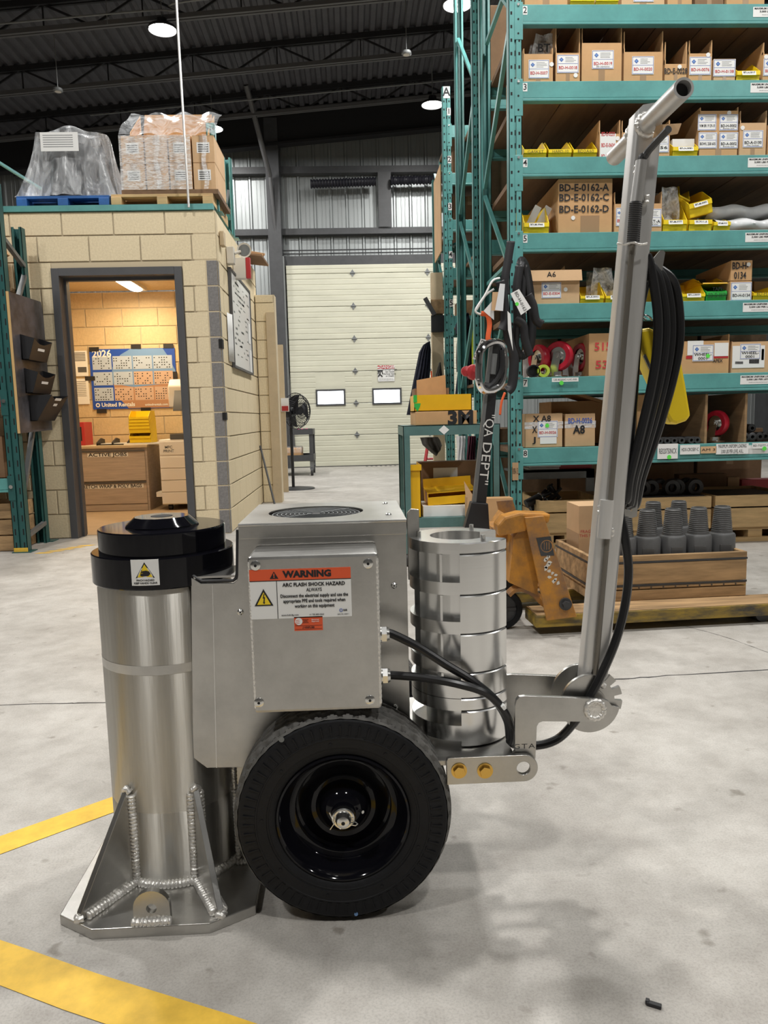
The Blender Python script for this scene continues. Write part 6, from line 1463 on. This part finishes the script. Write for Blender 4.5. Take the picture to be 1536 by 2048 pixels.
for px, py in ((481, 1224), (788, 1171), (790, 1414)): p = at(px, py, HYF); screw((p.x, HYF, p.z), 'y', fp_)
p0_, p1_ = at(814, 1020, 1.45), at(839, 1068, 1.45)
MB().prism([(p0_.x, .60), (p1_.x, .60), (p1_.x, p0_.z), (p0_.x+.008, p0_.z+.002), (p0_.x, p0_.z-.006)], 'y', 1.45, 1.458).build('side_tab', 'alu', mc, smooth=0, bev=.001)
# ---- electrical enclosure
EY = 1.280
e0, e1 = at(494, 1110, EY), at(763, 1418, EY); EX0, EX1, EZ0, EZ1 = e0.x, e1.x+.001, e1.z, .6875
en = MB().box(EX0, EX1, EY, HYF-.0005, EZ0, EZ1).build('enclosure', 'alu', mc, smooth=0, bev=.006)
for x_ in (EX0+.0022, EX1-.0022):
    P = [(x_, EY+.0022, EZ0+.01+(EZ1-EZ0-.02)*i/4) for i in range(5)]; r0_ = M['weld']; o = bead(P, .0026, 'seam_weld', 6, .003); o.parent = en
for px, py in ((511, 1131), (736, 1127), (518, 1405), (740, 1400)): p = at(px, py, EY); screw((p.x, EY, p.z), 'y', en, .0090)
def box_on(par, x0, x1, z0, z1, e0_, e1_, m, name): return MB().box(x0, x1, EY-e1_, EY-e0_, z0, z1).build(name, m, par, smooth=0)
a, c = at(498, 1140, EY), at(704, 1232, EY); x0, x1, z1, z0 = a.x, c.x, a.z, c.z; w, h = x1-x0, z1-z0
wl = box_on(en, x0, x1, z0, z1, 0, .0004, 'white', 'warning_label'); box_on(wl, x0, x1, z0+h*.775, z1, .0004, .0007, 'orange', 'label_header'); box_on(wl, x0, x1, z0+h*.76, z0+h*.775, .0004, .0008, 'ink', 'label_rule'); box_on(wl, x0+w*.262, x0+w*.268, z0, z0+h*.76, .0004, .0008, 'ink', 'label_rule')
yy = EY-.0012
MB().prism([(x0+w*.20, z0+h*.81), (x0+w*.285, z0+h*.81), (x0+w*.2425, z0+h*.955)], 'y', yy, yy+.0003).build('alert_triangle', 'ink', wl, smooth=0)
words('!', wl, (x0+w*.2425, yy-.0002, z0+h*.868), h*.12, 'orange', bold=.04)
words('WARNING', wl, (x0+w*.57, yy, z0+h*.885), h*.18, 'ink', bold=.05, w=w*.48)
MB().prism([(x0+w*.04, z0+h*.27), (x0+w*.225, z0+h*.27), (x0+w*.1325, z0+h*.61)], 'y', yy+.0001, yy+.0004).build('triangle_border', 'ink', wl, smooth=0)
MB().prism([(x0+w*.065, z0+h*.295), (x0+w*.20, z0+h*.295), (x0+w*.1325, z0+h*.545)], 'y', yy-.0002, yy+.0001).build('hazard_triangle', 'signyel', wl, smooth=0)
q = lambda u, v: (x0+w*u, z0+h*v)
MB().prism([q(.134, .52), q(.122, .42), q(.133, .425), q(.128, .345), q(.121, .345), q(.136, .305), q(.146, .345), q(.139, .345), q(.146, .45), q(.135, .445), q(.142, .51)], 'y', yy-.0005, yy-.0002).build('bolt_symbol', 'ink', wl, smooth=0)
mid = x0+w*.632
words('ARC FLASH SHOCK HAZARD', wl, (mid, yy, z0+h*.675), h*.1, 'ink', bold=.035, w=w*.62)
words('ALWAYS', wl, (mid, yy, z0+h*.565), h*.1, 'ink', bold=.02, w=w*.155)
for k, (tx, wd) in enumerate((('Disconnect the electrical supply and use the', .67), ('appropriate PPE and tools required when', .615), ('working on this equipment', .395))): words(tx, wl, (mid, yy, z0+h*(.45-.105*k)), h*.095, 'ink', bold=.03, w=w*wd)
words('www.bdmfg.com', wl, (x0+w*.385, yy, z0+h*.065), h*.045, 'ink', bold=.02, w=w*.17); words('+1 705-805-2363', wl, (x0+w*.65, yy, z0+h*.06), h*.045, 'ink', bold=.02, w=w*.145); words('RAR', wl, (x0+w*.935, yy, z0+h*.13), h*.05, 'ink', bold=.05, w=w*.04); words('BAR 001-0000-1', wl, (x0+w*.915, yy, z0+h*.05), h*.03, 'ink', bold=.02, w=w*.11)
MB().lathe([(h*.022, 0), (h*.034, 0)], (x0+w*.893, yy, z0+h*.13), 'y', 16).build('logo_ring', 'blueink', wl, smooth=0)
a, c = at(588, 1234, EY), at(646, 1260, EY); x0, x1, z1, z0 = a.x, c.x, a.z, c.z; w, h = x1-x0, z1-z0
il = box_on(en, x0, x1, z0, z1, 0, .0004, 'orange', 'inspection_label'); box_on(il, x0+w*.03, x1-w*.03, z0+h*.36, z0+h*.375, .0004, .0007, 'ink', 'label_rule'); box_on(il, x0+w*.03, x1-w*.03, z0+h*.10, z0+h*.115, .0004, .0007, 'ink', 'label_rule')
words('J V00PU88', il, (x0+w*.5, yy, z0+h*.235), h*.17, 'ink', bold=.03, w=w*.42)
words('Electrical\nSafety\nAuthority', il, (x0+w*.40, yy, z0+h*.70), h*.11, 'ink', bold=.02, w=w*.22, lines=.95); words('Electrical\nApproval', il, (x0+w*.74, yy, z0+h*.72), h*.12, 'white', bold=.02, w=w*.26)
MB().prism([(x0+w*.16+h*.26*math.cos(a_), z0+h*.68+h*.26*math.sin(a_)) for a_ in [2*PI*i/20 for i in range(20)]], 'y', yy, yy+.0003).build('round_logo', 'white', il, smooth=0)
bb = MB()
for k in range(3): bb.prism([(x0+w*.06, z0+h*(.50+.11*k)), (x0+w*.19, z0+h*(.56+.11*k)), (x0+w*.19, z0+h*(.575+.11*k)), (x0+w*.06, z0+h*(.53+.11*k))], 'y', yy-.0003, yy)
bb.build('logo_stripes', 'orange', il, smooth=0)
# cable glands and cables
def gland(py):
    p = at(770, py, 1.325); c = Vector((EX1, 1.325, p.z))
    o = MB().cyl(c-Vector((.002, 0, 0)), c+Vector((.004, 0, 0)), .0155, n=18).cyl(c+Vector((.004, 0, 0)), c+Vector((.013, 0, 0)), .0150, n=6).cyl(c+Vector((.013, 0, 0)), c+Vector((.018, 0, 0)), .0135, .011, 18).build('cable_gland', 'steel', en, smooth=25); return c
g1, g2 = gland(1268), gland(1351)
def run(c, pts): return smooth_path([c+Vector((.010, 0, 0)), c+Vector((.022, 0, 0))]+[at(x, y, Y) for x, y, Y in pts], 6)
MB().tube(run(g1, ((835, 1293, 1.318), (890, 1328, 1.312), (945, 1362, 1.308), (990, 1400, 1.312), (1014, 1440, 1.325), (1019, 1475, 1.335))), .0078, 10).build('power_cable', 'cable', mc)
MB().tube(run(g2, ((850, 1356, 1.31), (920, 1369, 1.295), (975, 1388, 1.295), (1010, 1425, 1.31), (1024, 1462, 1.325), (1021, 1484, 1.335))), .0078, 10).build('power_cable', 'cable', mc)
MB().box(-.004, .004, -.009, .009, -.003, .003, Matrix.Translation(at(1006, 1412, 1.297)) @ Matrix.Rotation(.9, 4, 'Y')).build('cable_clip', 'white', mc, smooth=0)
# ---- wheels
WX, WZ, WR = -.036, .2005, .2005
def tyre():
    b = MB(); y0, y1 = 1.2855, 1.3925
    prof = [(.118, 1.296), (.124, 1.288), (.134, 1.2845), (.1345, 1.2835), (.138, 1.2835), (.1385, 1.2820), (.155, 1.2800), (.1555, 1.2792), (.158, 1.2792), (.1585, 1.280), (.172, 1.2812), (.186, 1.2835)]
    b.lathe(prof, (WX, 0, WZ), 'y', 96)
    nu, nv = 216, 44
    def tr(u, v):
        a = 2*PI*u; y = y0+(y1-y0)*v; zz = abs(((u*44) % 1)*2-1)-.5
        g = 0
        for gy in (.12, .31, .5, .69, .88):
            if abs(v+zz*.075-gy) < .040: g = 1
        crown = 1-.10*(2*v-1)**2*.5
        r = WR*(1-.050*abs(2*v-1)**4) - (.0075 if g else 0) + (zz*.0012 if v in (0, 1) else 0)
        return (WX+r*math.cos(a), y, WZ+r*math.sin(a))
    b.mat(1); b.grid(tr, nu, nv); b.mat(0)
    b.lathe([(.186, 1.2835), (.1892, 1.2855)], (WX, 0, WZ), 'y', 96); b.lathe([(.1892, 1.3925), (.186, 1.3945), (.16, 1.398), (.13, 1.394), (.118, 1.384)], (WX, 0, WZ), 'y', 96)
    return b
ty = tyre().build('wheel', ['rubber', 'tread'], mc, smooth=40)
bb = MB()
for k in range(64):
    Mx = Matrix.Translation((WX, 0, WZ)) @ Matrix.Rotation(2*PI*k/64, 4, 'Y')
    bb.box(.161, .180, 1.2794, 1.2840, -.0012, .0012, Mx); bb.box(.1595, .1612, 1.2792, 1.283, -.0012, .006, Mx)
bb.build('sidewall_lugs', 'rubber', ty, smooth=0, kind='stuff')
bb = MB()
for k in range(9):
    a = 2*PI*k/9+.3; bb.cyl((WX+.146*math.cos(a), 1.2798, WZ+.146*math.sin(a)), (WX+.146*math.cos(a), 1.284, WZ+.146*math.sin(a)), .003, n=8)
bb.build('sidewall_studs', 'rubber', ty)
rim = MB().lathe([(.119, 1.298), (.1215, 1.292), (.1205, 1.287), (.117, 1.286), (.113, 1.290), (.109, 1.300), (.1045, 1.306), (.1035, 1.325), (.099, 1.330), (.090, 1.332), (.0885, 1.345), (.084, 1.348), (.072, 1.345), (.066, 1.337), (.060, 1.334), (.052, 1.336), (.046, 1.330), (.040, 1.318), (.030, 1.309), (.0235, 1.306), (.0225, 1.296), (.0, 1.296)], (WX, 0, WZ), 'y', 80).build('rim', 'gloss', ty, smooth=40)
hn = MB().lathe([(.0205, 1.296), (.0205, 1.288), (.0185, 1.2865), (.0155, 1.2865), (.0135, 1.280), (.011, 1.274), (.006, 1.272), (0, 1.272)], (WX, 0, WZ), 'y', 32).build('axle_nut', 'steel', rim); MB().cyl((WX, 1.2719, WZ), (WX, 1.2715, WZ), .0035, n=12).build('nut_bore', 'dark', hn)
MB().tube([(WX-.024, 1.280, WZ+.018), (WX-.016, 1.278, WZ-.002), (WX-.024, 1.279, WZ-.014)], .0012, 5).build('cotter_pin', 'steel', rim); MB().tube([(WX+.012, 1.279, WZ-.003), (WX+.022, 1.278, WZ-.001), (WX+.026, 1.278, WZ-.005), (WX+.022, 1.278, WZ-.008), (WX+.012, 1.279, WZ-.006)], .0012, 5).build('cotter_loop', 'steel', rim)
MB().cyl((WX+.030, 1.304, WZ+.006), (WX+.036, 1.296, WZ+.007), .003, n=8).build('grease_fitting', 'steel', rim)
MB().cyl((WX-.104, 1.2805, WZ+.159), (WX-.104, 1.2790, WZ+.159), .005, n=12).build('balance_mark', 'galv', ty)
MB().cyl((WX+.018, 1.2845, WZ-.183), (WX+.018, 1.2815, WZ-.183), .0035, n=12).build('blue_paint_dot', 'posts', ty)
w2 = copy_tree(ty, mc); w2.location.y += .445; ty.location.y -= .008
MB().cyl((WX, 1.31, WZ), (WX, 1.82, WZ), .0125, n=16).build('axle', 'steel', mc)
# ---- drawbar, tray and brackets
MB().box(.13, .284, 1.302, 1.60, .283, .293).build('ring_tray', 'alu', mc, smooth=0, bev=.001); MB().box(.09, .135, 1.42, 1.62, .20, .293).build('tray_arm', 'alu', mc, smooth=0)
DY = 1.288
a, c = at(893, 1513, DY), at(1076, 1566, DY); z0, z1 = at(980, 1566, DY).z, at(980, 1513, DY).z; r_ = (z1-z0)/2; xe = c.x-r_; zc = (z0+z1)/2
out = [(xe+r_*math.cos(t_), zc+r_*math.sin(t_)) for t_ in [-PI/2+PI*i/16 for i in range(17)]]+[(a.x+.006, z1), (a.x+.0015, z1-.002), (a.x, z1-.006), (a.x, z0)]
db = MB().holed(out, (xe-.001, zc), .0125, 'y', DY, DY+.010).build('drawbar_plate', 'alu', mc, smooth=30, bev=.0008)
for px in (918, 970):
    p = at(px, 1541, DY); MB().cyl((p.x, DY, p.z), (p.x, DY-.0022, p.z), .0145, n=24).cyl((p.x, DY-.0022, p.z), (p.x, DY-.0095, p.z), .0115, .0105, 6).build('bolt', 'gold', db, smooth=25)
def Lpts(Y): return [(p.x, p.z) for p in (at(x, y, Y) for x, y in ((1024, 1512), (1030, 1502), (1030, 1412), (1033, 1400), (1039, 1394), (1050, 1392), (1205, 1398), (1218, 1403), (1225, 1413), (1224, 1428), (1215, 1441), (1207, 1444), (1085, 1443), (1078, 1446), (1074, 1453), (1071, 1519), (1030, 1525)))]
BY = 1.302; L_ = Lpts(BY)
br = MB().prism(L_, 'y', BY, BY+.009).build('handle_bracket', 'alu', mc, smooth=0, bev=.0008)
MB().prism(L_, 'y', 1.418, 1.427).build('handle_bracket', 'alu', mc, smooth=0, bev=.0008)
p = at(1047, 1493, BY); words('GTA', br, (p.x+.001, BY-.0003, p.z), .013, 'iron', w=.040, spacing=1.2, name='stamped_letters')
pv = at(1190, 1419, BY); bead([(pv.x+.0165*math.cos(t_), BY-.001, pv.z+.0165*math.sin(t_)) for t_ in [2*PI*i/14 for i in range(15)]], .0052); MB().cyl((pv.x, BY-.002, pv.z), (pv.x, 1.43, pv.z), .012, n=20).build('pivot_pin', 'weld', mc)
dc = at(1178, 1404, 1.337); RD = .056
def disc(Y, notched):
    pts = []
    for i in range(120):
        t_ = 2*PI*i/120; dg = math.degrees(t_); r = RD
        if notched is None: pts.append((r, t_))
        else:
            if dg < 74 or dg > 352: r = .030
            pts.append((r, t_))
    MB().prism([(dc.x+r*math.cos(t_), dc.z+r*math.sin(t_)) for r, t_ in pts], 'y', Y, Y+.008).build('pivot_disc', 'alu', mc, smooth=0, bev=.0006)
disc(1.328, False); disc(1.389, None)
pts = []
for i in range(0, 106):
    dg = -18+i; r = .061
    if any(abs(dg-n_) < 6 for n_ in (4, 31, 58)): r = .046
    pts.append((dc.x+.003+r*math.cos(R(dg)), dc.z+.002+r*math.sin(R(dg))))
pts += [(dc.x-.004, dc.z+.03), (dc.x-.004, dc.z-.01)]
MB().prism(pts, 'y', 1.3385, 1.3465).build('notched_sector', 'alu', mc, smooth=0)
# ---- handle post
PY = 1.362
pb, pt = at(1181, 1392, PY), at(1295, 198, PY); ax_ = pt-pb; Lp = ax_.length; an = ax_.normalized(); sx_ = Vector((an.z, 0, -an.x))
PM = Matrix((sx_, Vector((0, 1, 0)), an)).transposed().to_4x4(); PM.translation = pb
hw, hd2, rc = .0245, .0225, .010
sec = []
for cx_, cy_, a0 in ((hw-rc, hd2-rc, 0), (-hw+rc, hd2-rc, 90), (-hw+rc, -hd2+rc, 180), (hw-rc, -hd2+rc, 270)):
    for k in range(6): t_ = R(a0+18*k); sec.append((cx_+rc*math.cos(t_), cy_+rc*math.sin(t_)))
b = MB(); n = len(sec); b.add([(x, y, 0) for x, y in sec]+[(x, y, Lp-.012-max(0, -(x+.008))*1.1) for x, y in sec], [tuple(range(n-1, -1, -1)), tuple(range(n, 2*n))]+[(i, (i+1) % n, (i+1) % n+n, i+n) for i in range(n)], PM)
hp = b.build('handle_post', 'alu_cast', mc, smooth=35)
tz = 1.407
def hollow(p0, L, ro, ri, name, m, par):
    o = MB().lathe([(ri, .0), (ro, 0), (ro, L), (ri, L), (ri, 0)], p0, 'y', 32).build(name, m, par, smooth=30); MB().lathe([(ri-.0002, .012), (0, .012)], p0, 'y', 24).build('bore', 'dark', o); return o
tb = hollow((.5215, 1.195, tz), .305, .0158, .0118, 'grip_tube', 'alu_cast', mc)
for s in (-1, 1): bead([(.5215+.0175*math.cos(t_), PY+s*(hd2+.001), tz+.0175*math.sin(t_)) for t_ in [2*PI*i/12 for i in range(13)]], .0045)
FYp = PY-hd2-.007
# release rod, spring, sleeve and lever on the face of the post
s0, s1 = at(1283, 322, FYp-.003), at(1272, 405, FYp-.003); MB().cyl(s1, s0, .0098, n=18).build('rod_sleeve', 'alu_cast', mc)
for px, py in ((1274, 338), (1294, 398)): bead([at(px, py-8, FYp), at(px-1, py+8, FYp)], .005)
s2 = at(1266, 486, FYp-.002); P = []
for i in range(19*10+1):
    f = i/190; c = s1.lerp(s2, f); t_ = 2*PI*i/10; P.append(c+sx_*.0098*math.cos(t_)+Vector((0, .0098*math.sin(t_), 0)))
MB().tube(P, .0017, 5).build('spring', 'iron', mc)
rb = at(1189, 1372, FYp+.001); MB().cyl(rb, s2.lerp(s1, .9), .0048, n=12).build('release_rod', 'rodst', mc)
MB().tube(smooth_path([s0-an*.01, s0+an*.006, at(1290, 312, FYp-.005), at(1300, 298, FYp-.015), at(1337, 258, FYp-.07)], 5), .0062, 10).build('release_lever', 'iron', mc)
p = at(1330, 262, FYp-.03); MB().prism([(-.02, -.01), (.022, -.004), (.028, .012), (-.014, .010)], 'y', 0, .003, Matrix.Translation(p)).build('cardboard_tab', 'card2', mc, smooth=0)
W0 = at(1234, 487, PY-hd2-.016); W1 = at(1294, 487, PY-hd2-.016)
bead([W0, at(1250, 489, PY-hd2-.018), at(1266, 485, PY-hd2-.026), at(1280, 489, PY-hd2-.018), W1], .002, 'wire_tie', 6, .004)
sa, sb = at(1214, 1000, FYp-.001), at(1208, 1076, FYp-.001); MB().cyl(sb, sa, .0125, n=18).build('rod_sleeve', 'alu_cast', mc); 
for px, py in ((1200, 1020), (1224, 1064)): bead([at(px, py-9, FYp+.004), at(px-1, py+9, FYp+.004)], .005)
bead([at(1180, 1380, FYp), at(1196, 1366, FYp-.002), at(1208, 1372, FYp)], .006)
a, c = at(1311, 505, 1.395), at(1322, 560, 1.395)
MB().prism([(a.x-.002, a.z-.004), (a.x+.002, a.z), (a.x+.008, a.z), (a.x+.011, a.z-.004), (a.x+.004, c.z), (a.x-.04, c.z-.01), (a.x-.04, c.z)], 'y', 1.378, 1.383).build('cable_hook', 'alu', mc, smooth=0)
a = at(1245, 1005, 1.395); MB().prism([(p.x, p.z) for p in (at(x, y, 1.395) for x, y in ((1236, 1012), (1262, 1022), (1267, 1000), (1275, 1000), (1273, 1032), (1262, 1036), (1236, 1026)))], 'y', 1.392, 1.397).build('cable_hook', 'alu', mc, smooth=0)
# ---- hand control with its coiled black cable, hung on the hooks
pc = thing('hand_control', 'yellow hand control with coiled black cable hung on the aluminium tow handle', 'remote control', at(1330, 760, 1.43), world=True)
P = [at(x, y, 1.425) for x, y in ((1274, 664), (1281, 658), (1300, 655), (1352, 680), (1357, 692), (1359, 712), (1364, 724), (1372, 765), (1383, 832), (1374, 842), (1354, 849), (1342, 845), (1331, 827), (1318, 780), (1303, 748), (1282, 700))]
MB().prism([(p.x, p.z) for p in P], 'y', 1.425, 1.475).build('shell', 'yel', pc, smooth=0, bev=.006)
MB().prism([(p.x, p.z) for p in (at(x, y, 1.42) for x, y in ((1288, 712), (1292, 708), (1306, 738), (1302, 742)))], 'y', 1.422, 1.4255).build('button_slot', 'galv', pc, smooth=0)
loops = [(-8, -1, 1.350, 0), (8, 4, 1.368, 5), (21, 5, 1.386, 10), (40, 6, 1.402, 16)]
for dx, dt, Y, db_ in loops:
    k = dx*.9
    P = [(1296+dx*.45, 512+dt*4, Y), (1310+k, 545+dt*3, Y), (1322+k, 620, Y), (1322+k, 690, Y), (1310+k*.9, 770, Y), (1286+k*.75, 870, Y), (1264+k*.55, 955, Y), (1254+db_*1.0, 1000+dt*2, Y+.003), (1248+db_*.6, 985, Y+.012), (1256+db_*.2, 900, Y+.022), (1266+db_*.1, 780, Y+.022), (1276, 650, Y+.02), (1282+dx*.2, 560+dt*2, Y+.01)]
    pts = [at(*q) for q in P]; MB().tube(smooth_path(pts+[pts[0]], 5)[:-1], .0086, 10, closed=True).build('cable_coil', 'cable', pc)
MB().tube(smooth_path([at(x, y, Y) for x, y, Y in ((1262, 985, 1.37), (1240, 1020, 1.36), (1249, 1070, 1.35), (1257, 1140, 1.345), (1250, 1210, 1.34), (1232, 1280, 1.33), (1205, 1345, 1.322), (1183, 1388, 1.3205), (1160, 1428, 1.3205), (1128, 1468, 1.345), (1098, 1486, 1.345), (1060, 1492, 1.345), (1030, 1489, 1.342), (1019, 1480, 1.336))], 6), .0082, 10).build('cable_tail', 'cable', pc)
MB().tube(smooth_path([at(1292, 640, 1.40), at(1283, 630, 1.39), at(1296, 632, 1.385), at(1304, 640, 1.395)], 4), .0018, 5).build('wire_tie', 'steel', pc)
# ---- stack of machined rings on the tray
RCX, RCY, RO, RI = .203, 1.447, .0985, .056
ys = [1086, 1108, 1190, 1268, 1346, 1396, 1421, 1502]
zt_ = [at(965, y, RCY-RO+.003).z for y in ys]; zt_[0] = .688; zt_[-1] = .2945
names = ['topmost thin ring of the aluminium ring stack on the tray', 'second aluminium ring from the top of the stack', 'third aluminium ring from the top of the stack', 'fourth aluminium ring from the top, crossed by the upper cable', 'fifth aluminium ring, a thin one, crossed by both cables', 'sixth aluminium ring, the thinnest, under the cable crossing', 'lowest and tallest aluminium ring standing on the tray']
for i in range(7):
    z1, z0 = zt_[i]-.0006, zt_[i+1]+.0006; h = z1-z0
    t = thing('aluminium_ring', names[i], 'ring', (RCX, RCY, z0), group='stacked aluminium rings')
    ch = min(.0022, h*.15); b = MB()
    def arm(b, a0, a1, n=20):
        v = []
        pr_ = [(RI, 0), (RO-ch, 0), (RO, ch), (RO, h-ch), (RO-ch, h), (RI, h)]
        for k in range(n+1):
            a = R(a0+(a1-a0)*k/n)
            for r, z in pr_: v.append((r*math.cos(a), r*math.sin(a), z))
        q = len(pr_); f = [(k*q+j, k*q+(j+1) % q, (k+1)*q+(j+1) % q, (k+1)*q+j) for k in range(n) for j in range(q)]+[tuple(range(q))[::-1], tuple(n*q+j for j in range(q))]
        b.add(v, f)
    b2 = MB(); arm(b, -97, -32); arm(b2, 32, 97); b2.build('arm', 'alu_bright', t, smooth=28)
    b.build('arm', 'alu_bright', t, smooth=28)
    bh = min(.024, h); z_b = 0 if i else 0
    lo = (0, bh) if i < 6 else (h-.058, h-.028)
    MB().sector(RI, RO-.001, R(97), R(263), lo[0], lo[1], n=36).build('band', 'alu_bright', t, smooth=28)
    if i < 6 and h > .03:
        MB().sector(RI, RO-.030, R(97), R(263), bh, h, n=36).build('inner_wall', 'alu_bright', t, smooth=28)
        for a_ in (-118, -150, 150, 118): MB().sector(RO-.030, RO-.002, R(a_-1.4), R(a_+1.4), bh, h, n=2).build('pocket_rib', 'alu_bright', t, smooth=0)
    if i == 6:
        MB().sector(RI, RO-.030, R(97), R(263), h-.028, h, n=36).build('inner_wall', 'alu_bright', t, smooth=28)
    if i == 0:
        for a_ in (-62, 62, 180): MB().cyl((.078*math.cos(R(a_)), .078*math.sin(R(a_)), h), (.078*math.cos(R(a_)), .078*math.sin(R(a_)), h+.010), .0045, n=14).build('dowel_pin', 'steel', t)
# ---- debris on the floor
p = gnd(1308, 2013); t = thing('rubber_scrap', 'small black rubber scrap on the floor at the lower right', 'debris', (p.x, p.y, 0)); MB().box(-.011, .011, -.004, .004, 0.0002, .006, Matrix.Rotation(-.5, 4, 'Z')).box(-.013, -.007, -.002, .006, .0002, .007, Matrix.Rotation(-.5, 4, 'Z')).build('scrap', 'black', t, smooth=0, bev=.001)
